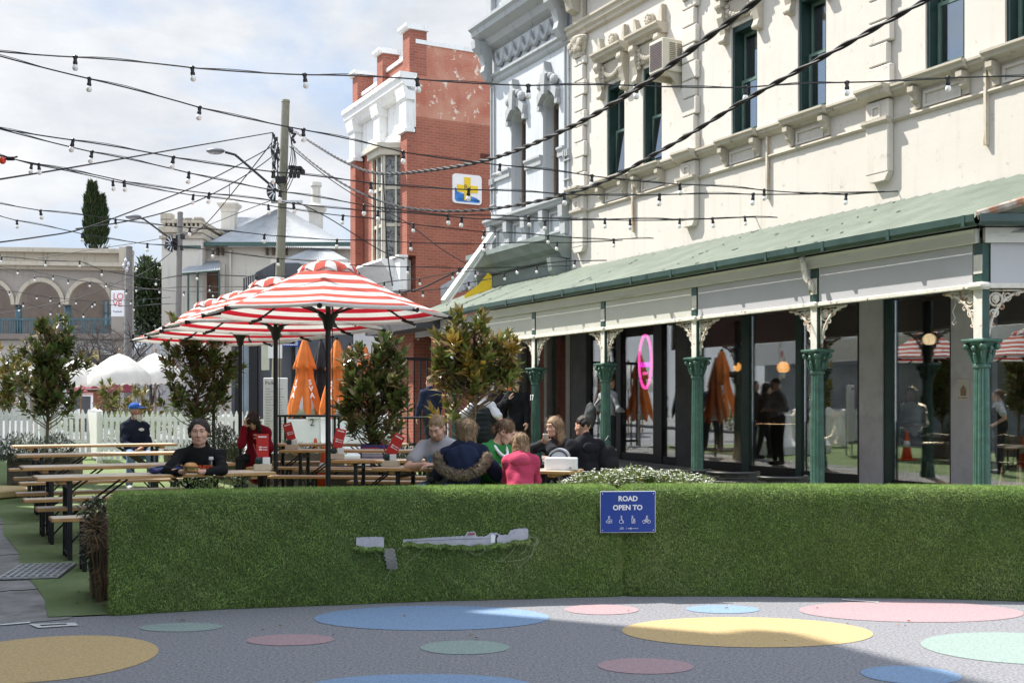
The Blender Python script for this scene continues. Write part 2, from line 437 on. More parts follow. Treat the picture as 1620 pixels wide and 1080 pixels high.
# artificial turf carpet
b = MB(); vs = []; fs = []
rows = list(np.linspace(0, 1, 46))
q0 = at_z(80, 977); q1 = at_z(178, 973)
s_q0 = st(q0.x, q0.y); s_q1 = st(q1.x, q1.y)
tl = [s_q0[1], s_q1[1], 2.6, 4.5, 6.6, 8.4, 10.2]
sl = [s_q0[0], s_q1[0], 8.1, 7.55, 6.7, 5.7, 5.0]
NT = 7; NS = 26
for i in range(NS):
    u = i / (NS - 1)
    for j in range(NT):
        s = sl[j] + (27.0 - sl[j]) * u; t = tl[j] if j else s_q0[1] + .012 * (s - s_q0[0]) + .03 * sin(s * 2.2)
        vs.append(W(s, t, g(s) + .010))
for i in range(NS - 1):
    for j in range(NT - 1): fs.append((i * NT + j, i * NT + j + 1, (i + 1) * NT + j + 1, (i + 1) * NT + j)[::-1])
b.add(vs, fs); o = b.build('turf_carpet', m_turf); tag(o, kind='structure')
# painted dots on the road
dots = [  # x0,x1,ytop,ybottom,colour
 (-100, 243, 1005, 1081, 'orange'), (222, 352, 985, 999, 'mint'), (390, 528, 1003, 1021, 'pink'), (498, 869, 958, 997, 'blue'),
 (665, 806, 1013, 1035, 'mint'), (490, 842, 1066, 1105, 'blue'), (984, 1378, 976, 1024, 'orange'), (1085, 1201, 957, 970, 'blue'),
 (893, 1010, 956, 972, 'pink'), (946, 1097, 1041, 1066, 'pink'), (1265, 1615, 951, 984, 'pink'), (1462, 1780, 1000, 1052, 'mint'),
 (1364, 1518, 1053, 1082, 'blue'), (1622, 1787, 957, 976, 'mint')]
dc = {'orange': (.52, .38, .19), 'mint': (.27, .345, .315), 'pink': (.385, .27, .285), 'blue': (.215, .315, .465)}
dm = {k: mat('road_paint_' + k, v, .9, .22, 60, .6, 110, col2=[x * .5 + .09 for x in v], c2=(.50, .70), c2s=150, spec=.15) for k, v in dc.items()}
dg_ = {k: MB() for k in dc}
for di, (x0, x1, y0, y1, k) in enumerate(dots):
    d0 = F * H / (y1 - CY); d1 = F * H / (y0 - CY); dcn = (d0 + d1) / 2
    rx = (x1 - x0) / 2 * dcn / F; cx = ((x0 + x1) / 2 - CX) / F * dcn; ry = (d1 - d0) / 2
    n = 56; dg_[k].add([(cx + rx * cos(2 * pi * i / n), dcn + ry * sin(2 * pi * i / n), .003) for i in range(n)], [tuple(range(n))])
for k, mb in dg_.items(): tag(mb.build('painted_dots', dm[k]), kind='structure')
# chalk-white road marks: small hatch frame and line by the kerb
b = MB()
for (a, c) in (((0, 989), (48, 985)), ((1332, 949), (1390, 953))):
    p = at_z(*a); q = at_z(*c); n_ = (q - p).cross(Vector((0, 0, 1))).normalized() * .025
    b.add([p - n_ + Vector((0, 0, .007)), q - n_ + Vector((0, 0, .007)), q + n_ + Vector((0, 0, .007)), p + n_ + Vector((0, 0, .007))], [(0, 1, 2, 3)])
o4 = [at_z(46, 988), at_z(60, 994), at_z(125, 990), at_z(118, 985.5)]; i4 = [at_z(62, 989.5), at_z(66, 991.5), at_z(107, 989), at_z(103, 987)]
for p in o4 + i4: p.z = .007
b.add(o4 + i4, [(0, 1, 5, 4), (1, 2, 6, 5), (2, 3, 7, 6), (3, 0, 4, 7)])
tag(b.build('road_markings', mat('road_marking_white', (.55, .55, .54), .85, .25, 30)), kind='structure')
# thin pale edge line along the foot of the barriers
# drain grate
dp = at_z(62, 906); ds, dt = st(dp.x, dp.y)
gr = thing('drain_grate', 'galvanised storm drain grate set in the concrete gutter at the edge of the turf', 'drain grate', (dp.x, dp.y, .016), RZ + radians(74))
b = MB()
for i in range(7): b.box(-.23, .23, -.42 + i * .14 - .006, -.42 + i * .14 + .006, 0, .014)
for i in range(9): b.box(-.224 + i * .056 - .005, -.224 + i * .056 + .005, -.42, .42, .002, .017)
b.build('grate', m_galv, gr)
b = MB(); b.box(-.25, .25, -.44, .44, -.008, -.004); b.build('pit', m_black, gr)
# fallen leaves, as countless bits
b = MB()
for i in range(46):
    px = rng.uniform(120, 178) if i < 22 else rng.uniform(200, 1500); py = rng.uniform(905, 962) if i < 22 else 0
    if i < 22: p = at_z(px, py, .012)
    else:
        p = at_z(px, 956 + rng.uniform(-2, 60), .008)
    a = rng.uniform(0, 6.28); l = rng.uniform(.008, .022)
    b.add([p + Vector((cos(a) * l, sin(a) * l, .003)), p + Vector((-sin(a) * l * .4, cos(a) * l * .4, .008)), p - Vector((cos(a) * l, sin(a) * l, 0)), p + Vector((sin(a) * l * .4, -cos(a) * l * .4, .002))], [(0, 1, 2, 3)])
tag(b.build('leaf_litter', mat('dry_leaf', (.22, .13, .06), .9, .4, 30)), kind='stuff')

# ================================================================== GRASS BARRIERS
base_px = [(174, 974), (330, 965), (500, 958), (660, 952), (800, 948), (985, 943.5), (1140, 943), (1300, 944.5), (1470, 947), (1620, 951), (1800, 958)]
bp_ = [at_z(*q) for q in base_px]
bl = [0]
for i in range(1, len(bp_)): bl.append(bl[-1] + (bp_[i] - bp_[i - 1]).length)
def bpath(l):
    l = min(max(l, 0), bl[-1] - 1e-6)
    X = [p.x for p in bp_]; Y = [p.y for p in bp_]
    i = max(j for j in range(len(bl) - 1) if bl[j] <= l); i = min(i, len(bl) - 2)
    t = (l - bl[i]) / (bl[i + 1] - bl[i])
    p0 = bp_[max(i - 1, 0)]; p1 = bp_[i]; p2 = bp_[i + 1]; p3 = bp_[min(i + 2, len(bp_) - 1)]
    return .5 * ((2 * p1) + (p2 - p0) * t + (2 * p0 - 5 * p1 + 4 * p2 - p3) * t * t + (3 * p1 - p0 - 3 * p2 + p3) * t ** 3)
def bnorm(l):
    d = bpath(l + .03) - bpath(l - .03); d.normalize(); return Vector((d.y, -d.x, 0))    # towards the camera
BH = .815; BT = .46
def l_of_px(px):
    k = (px - CX) / F; lo, hi = 0, bl[-1]
    for _ in range(40):
        m_ = (lo + hi) / 2; p = bpath(m_)
        if p.x / p.y < k: lo = m_
        else: hi = m_
    return lo
def face_pt(px, py, off=.0):
    l = l_of_px(px); p = bpath(l); d = p.y
    return l, H + (CY - py) / F * d
tearA = ([(563, 850), (585, 848.5), (607, 849)], [(561, 864), (603, 865.5), (607, 864)])
tearB = ([(637, 853), (690, 849.5), (735, 847), (738, 841.5), (751, 840), (753, 848), (768, 848), (775, 842.5), (785, 842), (791, 846), (804, 845), (806, 838.5), (818, 835.5), (833, 835), (835, 838)],
         [(637, 857), (690, 860.5), (745, 862.5), (763, 862), (800, 857.5), (835, 852)])
def lerp_pl(pl, x):
    for (x0, y0), (x1, y1) in zip(pl, pl[1:]):
        if x <= x1: return y0 + (y1 - y0) * max(0, (x - x0)) / max(1e-6, x1 - x0)
    return pl[-1][1]
tear_ranges = []
for (tp, bt) in (tearA, tearB):
    x0, x1 = tp[0][0], tp[-1][0]
    for x in np.arange(x0, x1, 2.0):
        l0, zt = face_pt(x, lerp_pl(tp, x)); l1, zb = face_pt(x + 2, lerp_pl(bt, x))
        tear_ranges.append((l0, l1, zb, zt))
TR = np.array(tear_ranges)
def barrier(name, label, l0, l1, dense, end0, end1):
    c = bpath((l0 + l1) / 2)
    root = thing(name, label, 'barrier', (c.x, c.y, 0), 0, None)
    nl = max(8, int((l1 - l0) / .05)); prof = [(0.012, .0), (0.0, .06), (0, .25), (-.006, .45), (0, .65), (.004, BH - .09), (.014, BH - .05), (.036, BH - .02), (.075, BH), (.2, BH + .004), (BT - .075, BH), (BT - .03, BH - .02), (BT, BH - .08), (BT, 0)]
    Vv = []; Ls = []
    q = np.linspace(0, 1, nl + 1)
    ls = l0 + (l1 - l0) * q
    # tighter rows near the ends
    ex = [.0, .01, .03, .06, .1]
    ls = np.unique(np.concatenate([ls, [l0 + e for e in ex], [l1 - e for e in ex]]))
    for l in ls:
        p = bpath(l) - c; n_ = bnorm(l)
        e0 = min(1, (l - l0) / .10) if end0 else 1; e1 = min(1, (l1 - l) / .10) if end1 else 1
        k = 1 - sqrt(max(0, 1 - (1 - min(e0, e1)) ** 2))
        for (d, z) in prof:
            dd = d + (BT / 2 - d) * k * .22; zz = z - (k * .11 * (z / BH) ** 3)
            wob = .006 * sin(l * 5 + z * 7) + .004 * sin(l * 13 + z * 3)
            v = p - n_ * (dd - wob); Vv.append((v.x, v.y, zz)); Ls.append(l)
    n = len(prof); Fq = []
    for i in range(len(ls) - 1):
        for j in range(n - 1): Fq.append((i * n + j, (i + 1) * n + j, (i + 1) * n + j + 1, i * n + j + 1))
    Vv = np.array(Vv); Fq = np.array(Fq)
    caps = [tuple(range(n)), tuple((len(ls) - 1) * n + j for j in range(n))[::-1]]
    mb = MB(); mb.add(Vv.tolist(), [tuple(f) for f in Fq.tolist()] + caps)
    mb.build('core', m_blade_base, root)
    # blades
    a, b_, cc, dd = (Vv[Fq[:, i]] for i in range(4))
    nrm = np.cross(b_ - a, dd - a); area = np.linalg.norm(nrm, axis=1); nrm = nrm / np.maximum(area[:, None], 1e-9)
    back = np.abs((Fq[:, 0] % n) - (n - 3)) <= 1
    wgt = area * np.where((Fq[:, 0] % n) >= n - 3, .08, 1.0)
    num = int(dense * wgt.sum())
    idx = rng.choice(len(Fq), num, p=wgt / wgt.sum()); u = rng.random((num, 1)); v = rng.random((num, 1))
    pt = a[idx] * (1 - u) * (1 - v) + b_[idx] * u * (1 - v) + cc[idx] * u * v + dd[idx] * (1 - u) * v
    L_ = np.array(Ls)[Fq[:, 0]][idx]; Ln = L_ + u[:, 0] * .05
    keep = np.ones(num, bool)
    for (ta, tb, zb, zt) in TR:
        keep &= ~((Ln > ta - .003) & (Ln < tb + .003) & (pt[:, 2] > zb) & (pt[:, 2] < zt) & (nrm[idx][:, 1] < -.3))
    pt = pt[keep]; nn = nrm[idx][keep]; num = len(pt)
    clump = np.sin(pt[:, 0:1] * 21 + pt[:, 2:3] * 33) * .25 + np.sin(pt[:, 0:1] * 7 - pt[:, 2:3] * 11) * .25
    dirv = nn + rng.normal(0, .5, (num, 3)) + np.concatenate([clump, clump * 0, -.55 + .2 * clump], 1)
    dirv /= np.linalg.norm(dirv, axis=1, keepdims=True)
    ln = rng.uniform(.014, .030, (num, 1)); side = np.cross(dirv, rng.normal(0, 1, (num, 3))); side /= np.linalg.norm(side, axis=1, keepdims=True)
    wd = rng.uniform(.0014, .0026, (num, 1))
    tri = np.stack([pt - side * wd, pt + side * wd, pt + dirv * ln], 1).reshape(-1, 3)
    tri[:, 2] = np.maximum(tri[:, 2], .004)
    o = mesh_np('grass_pile', tri, np.arange(len(tri)).reshape(-1, 3), m_blade, root); o['kind'] = 'stuff'
    return root
L_seam = l_of_px(987)
DENS = 30000
bar1 = barrier('turf_barrier', 'torn barrier covered in artificial grass, its pale core showing through two slits', 0, L_seam - .003, DENS, True, True)
bar2 = barrier('turf_barrier', 'untorn grass covered barrier running on to the right of the blue sign', L_seam + .003, bl[-1], DENS, True, False)
# exposed core and torn backing (parts of the torn barrier)
m_core = mat('bare_plastic', (.43, .43, .48), .5, .12, 20, .1, 60, col2=(.30, .30, .34), c2=(.55, .7), c2s=24)
c1 = Vector(bar1.location)
for (tp, bt) in (tearA, tearB):
    mb = MB(); xs = np.arange(tp[0][0], tp[-1][0] + 1, 2.0); vs = []
    for x in xs:
        for yy in (lerp_pl(bt, x) + .6, lerp_pl(tp, x) - .6 + .8 * sin(x * 1.3) * sin(x * .47)):
            l, z = face_pt(x, yy); p = bpath(l) + bnorm(l) * .020; vs.append((p.x - c1.x, p.y - c1.y, z))
    mb.add(vs, [(2 * i, 2 * i + 2, 2 * i + 3, 2 * i + 1) for i in range(len(xs) - 1)])
    mb.build('bare_core', m_core, bar1)
    lip = []; lb = []; ld = []
    for x in xs:
        l, z = face_pt(x, lerp_pl(bt, x) + 1.2 + 1.2 * sin(x * .23)); n_ = bnorm(l); p = bpath(l) + n_ * (.026 + .008 * sin(x * .31)); lip.append((p.x - c1.x, p.y - c1.y, z))
        for _ in range(26): lb.append((p.x - c1.x + rng.normal(0, .006), p.y - c1.y + rng.normal(0, .006), z + rng.normal(0, .007))); ld.append((n_.x + rng.normal(0, .5), n_.y + rng.normal(0, .4), -.7 + rng.normal(0, .6)))
    mb = MB(); mb.tube(lip, .010, 6); lo_ = mb.build('turned_edge', m_blade_base, bar1); leaves_mesh('edge_fibres', lb, ld, .026, .0042, m_blade, lo_)['kind'] = 'stuff'
mb = MB(); vs = []
for i in range(16):
    y = 866 + i * 2.2
    for j in range(6):
        x = 605 + j * 3.6 + i * .45 + (1.5 * sin(i * 2.1 + j) if j in (0, 5) else 0); l, z = face_pt(x, y)
        p = bpath(l) + bnorm(l) * (.022 + .012 * sin(i / 15 * pi) + .0012 * (i % 2)); vs.append((p.x - c1.x, p.y - c1.y, z + .003 * sin(j * 2)))
mb.add(vs, [(i * 6 + j, i * 6 + j + 1, (i + 1) * 6 + j + 1, (i + 1) * 6 + j) for i in range(15) for j in range(5)])
mb.build('torn_flap', mat('turf_backing', (.20, .20, .18), .9, .35, 40, .4, 120, stretch=(1, 1, 8)), bar1)
def bit(name, poly, m, off=.0225):
    mb = MB(); vs = []
    for (x, y) in poly: l, z = face_pt(x, y); p = bpath(l) + bnorm(l) * off; vs.append((p.x - c1.x, p.y - c1.y, z))
    mb.add(vs, [tuple(range(len(vs)))]); mb.build(name, m, bar1)
bit('red_label', [(739, 846), (750, 845.5), (751, 841.5), (740, 842)], mat('faded_red', (.28, .10, .12), .6, .15, 20))
bit('crack', [(783, 857), (786, 858), (785, 851), (788, 846), (785, 844), (783, 850)], m_black)
bit('torn_paper', [(776, 858), (782, 857), (783, 847), (779, 843.5), (776, 845)], m_plasticw)
bit('seam', [(640, 855.6), (740, 851.6), (775, 851.2), (775, 850.6), (740, 851), (640, 855.1)], m_charcoal)
strands = [[(640, 860), (632, 866), (627, 869)], [(625, 890), (626, 897), (622, 902)], [(618, 897), (613, 908), (605, 918)], [(735, 862), (741, 870), (750, 877), (762, 873), (770, 864)],
  [(672, 863), (662, 875), (645, 885), (640, 893), (641, 898)], [(815, 862), (805, 875), (794, 886), (776, 885)], [(845, 855), (842, 868), (838, 877), (820, 885), (795, 887)],
  [(848, 850), (846, 862), (838, 880), (824, 892), (815, 898)], [(828, 858), (840, 862), (848, 858), (850, 850), (842, 846)], [(834, 846), (845, 850), (851, 856), (846, 863)], [(836, 850), (829, 870), (815, 880)],
  [(755, 858), (762, 866), (772, 871)], [(588, 868), (597, 876), (603, 880)]]
mb = MB()
for spx in strands:
    pts = []
    for i in range(len(spx) - 1):
        for k in range(4):
            t = k / 4; x = spx[i][0] + (spx[i + 1][0] - spx[i][0]) * t; y = spx[i][1] + (spx[i + 1][1] - spx[i][1]) * t
            l, z = face_pt(x, y); p = bpath(l) + bnorm(l) * .04; pts.append((p.x - c1.x, p.y - c1.y, z))
    mb.tube(pts, .0022, 5)
mb.build('loose_thread', mat('thread', (.24, .27, .16), .8, .2, 20), bar1)
# ------------------------------------------------------------------ sign on the barrier
l, zt = face_pt(948, 776); l2, zb = face_pt(1035, 840.5)
pa = bpath(l); pb = bpath(l2); nn = (bnorm((l + l2) / 2)); cc = (pa + pb) / 2 + nn * .045
sw = (pb - pa).length; sh = (zt - zb); cz = (zt + zb) / 2
sg = thing('road_sign', 'blue metal sign reading ROAD OPEN TO fixed to the grass barrier', 'sign', (cc.x, cc.y, cz), atan2(nn.y, nn.x) + pi / 2)
fx = lambda x, z, y=-.004: (x * sw, y, z * sh)
b = MB(); b.bbox(-sw / 2, sw / 2, 0, .004, -sh / 2, sh / 2, .002); b.build('border_plate', m_signwhite, sg)
b = MB(); b.box(-sw / 2 + .004, sw / 2 - .004, -.003, -.0005, -sh / 2 + .004, sh / 2 - .004); b.build('face', m_bluesign, sg)
FM = lambda x, z, y=-.0035: face_frame((x * sw, y, z * sh), (1, 0, 0), (0, 0, 1))
text('lettering', 'ROAD', .052, m_signwhite, sg, FM(.0, .315), bold=.0016, extrude=.0008)
text('lettering', 'OPEN TO', .052, m_signwhite, sg, FM(-.005, .10), bold=.0016, extrude=.0008)
def ring(mb, cx, cz_, r, w=.0016, y=-.004, n=18, sx=1):
    mb.tube([(cx + r * cos(2 * pi * i / n) * sx, y, cz_ + r * sin(2 * pi * i / n)) for i in range(n + 1)], w, 5)
def pl(mb, pts, w=.0020, y=-.004): mb.tube([(p[0], y, p[1]) for p in pts], w, 5)
mb = MB()
zc = -.20 * sh
x = -.34 * sw   # walker with a pram
ring(mb, x, zc + .026, .006); pl(mb, [(x - .002, zc + .018), (x - .012, zc - .002), (x - .022, zc - .006), (x - .022, zc - .016), (x - .006, zc - .016), (x - .002, zc - .024)]); pl(mb, [(x, zc + .016), (x + .008, zc + .002), (x + .020, zc + .006), (x + .020, zc - .022)]); pl(mb, [(x + .002, zc - .006), (x + .008, zc - .024)]); pl(mb, [(x - .006, zc - .004), (x + .016, zc - .010)])
mb.build('pictogram', m_signwhite, sg); mb = MB()
x = -.12 * sw   # wheelchair
ring(mb, x, zc + .028, .005); pl(mb, [(x, zc + .021), (x, zc + .002), (x + .012, zc - .002), (x + .018, zc - .022)]); ring(mb, x - .002, zc - .010, .014); pl(mb, [(x, zc + .012), (x + .010, zc + .010)])
mb.build('pictogram', m_signwhite, sg); mb = MB()
x = .09 * sw    # adult and child
ring(mb, x - .004, zc + .028, .005); pl(mb, [(x - .004, zc + .022), (x - .010, zc + .012), (x - .009, zc - .004), (x - .007, zc - .024), (x - .001, zc - .024), (x + .001, zc - .002), (x + .002, zc + .012), (x - .004, zc + .022)]); ring(mb, x + .011, zc + .006, .004); pl(mb, [(x + .011, zc + .001), (x + .006, zc - .008), (x + .008, zc - .024), (x + .014, zc - .024), (x + .016, zc - .008), (x + .011, zc + .001)])
mb.build('pictogram', m_signwhite, sg); mb = MB()
x = .335 * sw   # cyclist
ring(mb, x - .018, zc - .012, .012); ring(mb, x + .018, zc - .012, .012); ring(mb, x + .004, zc + .027, .005); pl(mb, [(x - .018, zc - .012), (x - .006, zc + .004), (x, zc - .012), (x + .018, zc - .012), (x + .010, zc + .006), (x - .006, zc + .004)]); pl(mb, [(x, zc + .020), (x - .008, zc + .008), (x + .002, zc - .002), (x, zc - .016)]); pl(mb, [(x + .001, zc + .018), (x + .012, zc + .008)])
mb.build('pictogram', m_signwhite, sg); mb = MB(); zc = -.40 * sh
pl(mb, [(.0 * sw, zc), (.06 * sw, zc)], .0022); mb.prism([(.045 * sw, zc + .010), (.052 * sw, zc + .010), (.068 * sw, zc), (.052 * sw, zc - .010), (.045 * sw, zc - .010), (.056 * sw, zc)], lambda p, k: (p[0], -.0035 - .0012 * k, p[1]))
pl(mb, [(.075 * sw, zc), (.185 * sw, zc)], .0016); pl(mb, [(-.03 * sw, zc - .009), (-.03 * sw, zc + .009)], .0007)
for i in range(4): pl(mb, [(-.15 * sw + i * .008, zc - .005), (-.15 * sw + i * .008 + .005, zc - .005), (-.15 * sw + i * .008 + .005, zc + .004), (-.15 * sw + i * .008, zc + .004)], .0011)
pl(mb, [(-.13 * sw, zc + .008), (-.085 * sw, zc + .008)], .0009)
for sx in (-.46, .46):
    for sz_ in (-.44, .44): mb.lathe([(.004, 0), (.003, .003), (0.0005, .0035)], 8, face_frame((sx * sw, -.0035, sz_ * sh), (1, 0, 0), (0, 0, 1)))
mb.build('logos', m_signwhite, sg)
# ================================================================== BUILDINGS ALONG THE SHOP SIDE
def wall_holes(mb, x0, x1, z0, z1, holes, depth, y=0.0):
    xs = sorted(set([x0, x1] + [h[0] for h in holes] + [h[1] for h in holes])); zs = sorted(set([z0, z1] + [h[2] for h in holes] + [h[3] for h in holes]))
    for i in range(len(xs) - 1):
        for j in range(len(zs) - 1):
            cx = (xs[i] + xs[i + 1]) / 2; cz = (zs[j] + zs[j + 1]) / 2
            if any(h[0] < cx < h[1] and h[2] < cz < h[3] for h in holes): continue
            mb.add([(xs[i], y, zs[j]), (xs[i + 1], y, zs[j]), (xs[i + 1], y, zs[j + 1]), (xs[i], y, zs[j + 1])], [(0, 1, 2, 3)])
    for (a, b_, c, d) in holes:
        e = y + depth
        mb.add([(a, y, c), (b_, y, c), (b_, y, d), (a, y, d), (a, e, c), (b_, e, c), (b_, e, d), (a, e, d)], [(0, 4, 5, 1), (1, 5, 6, 2), (2, 6, 7, 3), (3, 7, 4, 0)])
def shell(mb, x0, x1, z0, z1, ya, yb):       # sides, back and top of a block whose front is drawn by wall_holes
    mb.add([(x0, ya, z0), (x1, ya, z0), (x1, ya, z1), (x0, ya, z1), (x0, yb, z0), (x1, yb, z0), (x1, yb, z1), (x0, yb, z1)], [(1, 5, 6, 2), (4, 0, 3, 7), (3, 2, 6, 7), (5, 4, 7, 6)])
def corr(mb, a, b_, c, d, waves, amp=.012, per=6, nv=2, rib=0):   # a-b eave, d-c top; waves counted along a-b
    a, b_, c, d = map(Vector, (a, b_, c, d)); nrm = (b_ - a).cross(d - a).normalized(); n = waves * per; vs = []; fs = []
    for j in range(nv):
        v = j / (nv - 1)
        for i in range(n + 1):
            u = i / n; p = (a * (1 - u) + b_ * u) * (1 - v) + (d * (1 - u) + c * u) * v
            q_ = cos(2 * pi * u * waves); vs.append(p + nrm * (amp * (q_ if not rib else max(0, q_) ** 4)))
    w = n + 1
    for j in range(nv - 1):
        for i in range(n): fs.append((j * w + i, j * w + i + 1, (j + 1) * w + i + 1, (j + 1) * w + i))
    mb.add(vs, fs)

# ------------------------------------------------------------------ cream building
S0, T0 = 15.0, 13.5
cream = thing('corner_building', 'cream two storey building with green sash windows above the long green verandah roof', 'building', W(S0, T0, 0), RZ)
lx = lambda s: S0 - s
sL = 22.85; sR = 6.0
win_px = [(960, 988), (1017, 1047), (1157, 1198), (1262, 1307), (1464, 1526), (1590, 1660)]
holes = []
for (p0, p1) in win_px:
    s0_, _ = onT(p0, T0); s1_, _ = onT(p1, T0); holes.append((lx(s0_), lx(s1_), 6.50, 8.52))
mb = MB(); wall_holes(mb, lx(sL), lx(sR), 4.25, 11.2, holes, .30); shell(mb, lx(sL), lx(sR), 4.25, 11.2, 0, 9.5)
mb.build('wall', m_cream, cream)
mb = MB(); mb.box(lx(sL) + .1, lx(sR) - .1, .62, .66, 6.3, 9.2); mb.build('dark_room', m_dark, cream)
m_lightgreen = mat('sash_green', (.14, .22, .18), .4, .15, 6, .1, 40)
for i, (a, b_, c, d) in enumerate(holes):
    mb = MB()      # lining boards
    mb.box(a + .002, a + .055, .035, .34, c + .002, d - .002); mb.box(b_ - .055, b_ - .002, .035, .34, c + .002, d - .002)
    mb.box(a + .055, b_ - .055, .035, .34, d - .10, d - .002); mb.box(a + .055, b_ - .055, .035, .36, c + .002, c + .05)
    w = mb.build('window', m_dkgreen, cream)
    md = (c + d) / 2
    mb = MB()
    for (z0, z1, y) in ((md - .02, d - .10, .26), (c + .05, md + .03, .20)):
        mb.box(a + .055, a + .105, y, y + .045, z0, z1); mb.box(b_ - .105, b_ - .055, y, y + .045, z0, z1)
        mb.box(a + .105, b_ - .105, y + .001, y + .046, z1 - .055, z1); mb.box(a + .105, b_ - .105, y + .001, y + .046, z0, z0 + .075)
    mb.build('sash', m_lightgreen, w)
    mb = MB(); mb.box(a + .10, b_ - .10, .275, .281, md, d - .14)
    if i in (0, 1):   # opened a little at the foot
        mb.add([(a + .1, .14, c + .12), (b_ - .1, .14, c + .12), (b_ - .1, .222, md), (a + .1, .222, md)], [(0, 1, 2, 3)])
    else: mb.box(a + .10, b_ - .10, .222, .228, c + .10, md)
    mb.build('pane', m_glassup, w)
    if i >= 2:
        mb = MB(); mb.box(a + .12, b_ - .12, .36, .37, c + .3, d - .2); mb.build('blind', mat('blind', (.40, .39, .35), .9, .15, 4, stretch=(20, 1, 1)) if i == 2 else bpy.data.materials['blind'], w)
# string course, under-window projections, pedestal row
trim = MB(); pan = MB()
prof = [(0, 6.42), (-.17, 6.42), (-.17, 6.385), (-.14, 6.37), (-.14, 6.33), (-.10, 6.31), (-.06, 6.27), (0, 6.25)]
trim.sweepx(prof, lx(sL), lx(sR))
trim.sweepx([(0, 5.93), (-.05, 5.93), (-.06, 5.90), (-.03, 5.87), (0, 5.87)], lx(sL) + .003, lx(sR) - .003)
for (a, b_, c, d) in holes:
    a2, b2 = a - .22, b_ + .16
    trim.sweepx([(-.17, 6.435), (-.26, 6.435), (-.26, 6.40), (-.22, 6.375), (-.21, 6.33), (-.10, 6.30), (-.10, 6.36)], a2, b2)
    for xx in (a2 + .10, b2 - .10):
        trim.prism([(0, 6.28), (-.20, 6.28), (-.20, 6.20), (-.13, 6.16), (-.12, 6.08), (-.05, 6.03), (-.05, 5.96), (0, 5.96)], lambda p, k, xx=xx: (xx - .055 + .11 * k, p[0] - .001, p[1]))
    pan = MB(); pan.box(a2 + .24, b2 - .24, -.032, -.002, 6.16, 6.20); pan.box(a2 + .24, b2 - .24, -.030, -.002, 5.96, 6.0)
    pan.box(a2 + .20, a2 + .24, -.031, -.002, 5.96, 6.20); pan.box(b2 - .24, b2 - .20, -.031, -.002, 5.96, 6.20); pan.build('under_window_panel', m_cream, cream)
pil = [onT(p, T0)[0] for p in (921, 1095, 1396, 1690)]
pw = .20
caps = MB()
wpan = pan
for k, s in enumerate(pil):
    x = lx(s); pan = MB(); caps = MB()
    # pedestal
    pan.bbox(x - .24, x + .24, -.13, -.001, 5.10, 6.24, .015)
    pan.prism([(x - .24, 5.10), (x + .24, 5.10), (x + .16, 4.98), (x - .16, 4.98)], lambda p, q: (p[0], -.125 + .12 * q, p[1] - .002))
    trim.sweepx([(-.10, 6.44), (-.33, 6.44), (-.33, 6.40), (-.28, 6.37), (-.27, 6.31), (-.14, 6.26), (-.10, 6.26)], x - .30, x + .30)
    trim.sweepx([(-.10, 5.95), (-.20, 5.95), (-.20, 5.90), (-.15, 5.86), (-.1, 5.86)], x - .27, x + .27)
    for (xa, xb, za, zb) in ((x - .09, x + .09, 6.13, 6.16), (x - .09, x + .09, 5.97, 6.0), (x - .09, x - .06, 6.0, 6.13), (x + .06, x + .09, 6.0, 6.13)): pan.box(xa, xb, -.155, -.131, za, zb)
    # rusticated shaft
    z = 6.45; j = 0
    while z < 9.35:
        e = .05 if j % 2 else .0
        pan.bbox(x - pw - .0, x + pw + (.07 if j % 2 == 0 else 0), -.11, -.001, z, min(z + .335, 9.42), .018); z += .35; j += 1
    # capital
    caps.lathe([(.17, 9.42), (.20, 9.47), (.19, 9.52), (.23, 9.60), (.25, 9.72), (.30, 9.80), (.31, 9.86), (.25, 9.90)], 14, Matrix.Translation((x, -.06, 0)) @ Matrix.Diagonal((1, .6, 1, 1)))
    for sx in (-1, 1): caps.lathe([(.02, -.05), (.07, -.04), (.09, 0), (.07, .04), (.02, .05)], 12, face_frame((x + sx * .2, -.2, 9.72), (1, 0, 0), (0, 0, 1)))
    for q in range(5): caps.ell((x - .18 + .09 * q, -.19, 9.58 + .03 * (q % 2)), (.045, .05, .07), 8, 5)
    pan.build('pilaster', m_cream, cream); caps.build('capital', m_creamtrim, cream)
pan = wpan
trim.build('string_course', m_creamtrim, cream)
# relief rust streaks: downpipe stubs between the windows
m_strip = mat('stained_strip', (.52, .48, .40), .85, .2, 3, col2=(.36, .22, .11), c2=(.50, .62), c2s=3, c2stretch=(6, 6, .6))
for p in (1004, 1217, 1563): x = lx(onT(p, T0)[0]); mb = MB(); mb.box(x - .022, x + .022, -.07, -.002, 5.15, 6.26); mb.build('pipe_strip', m_strip, cream)
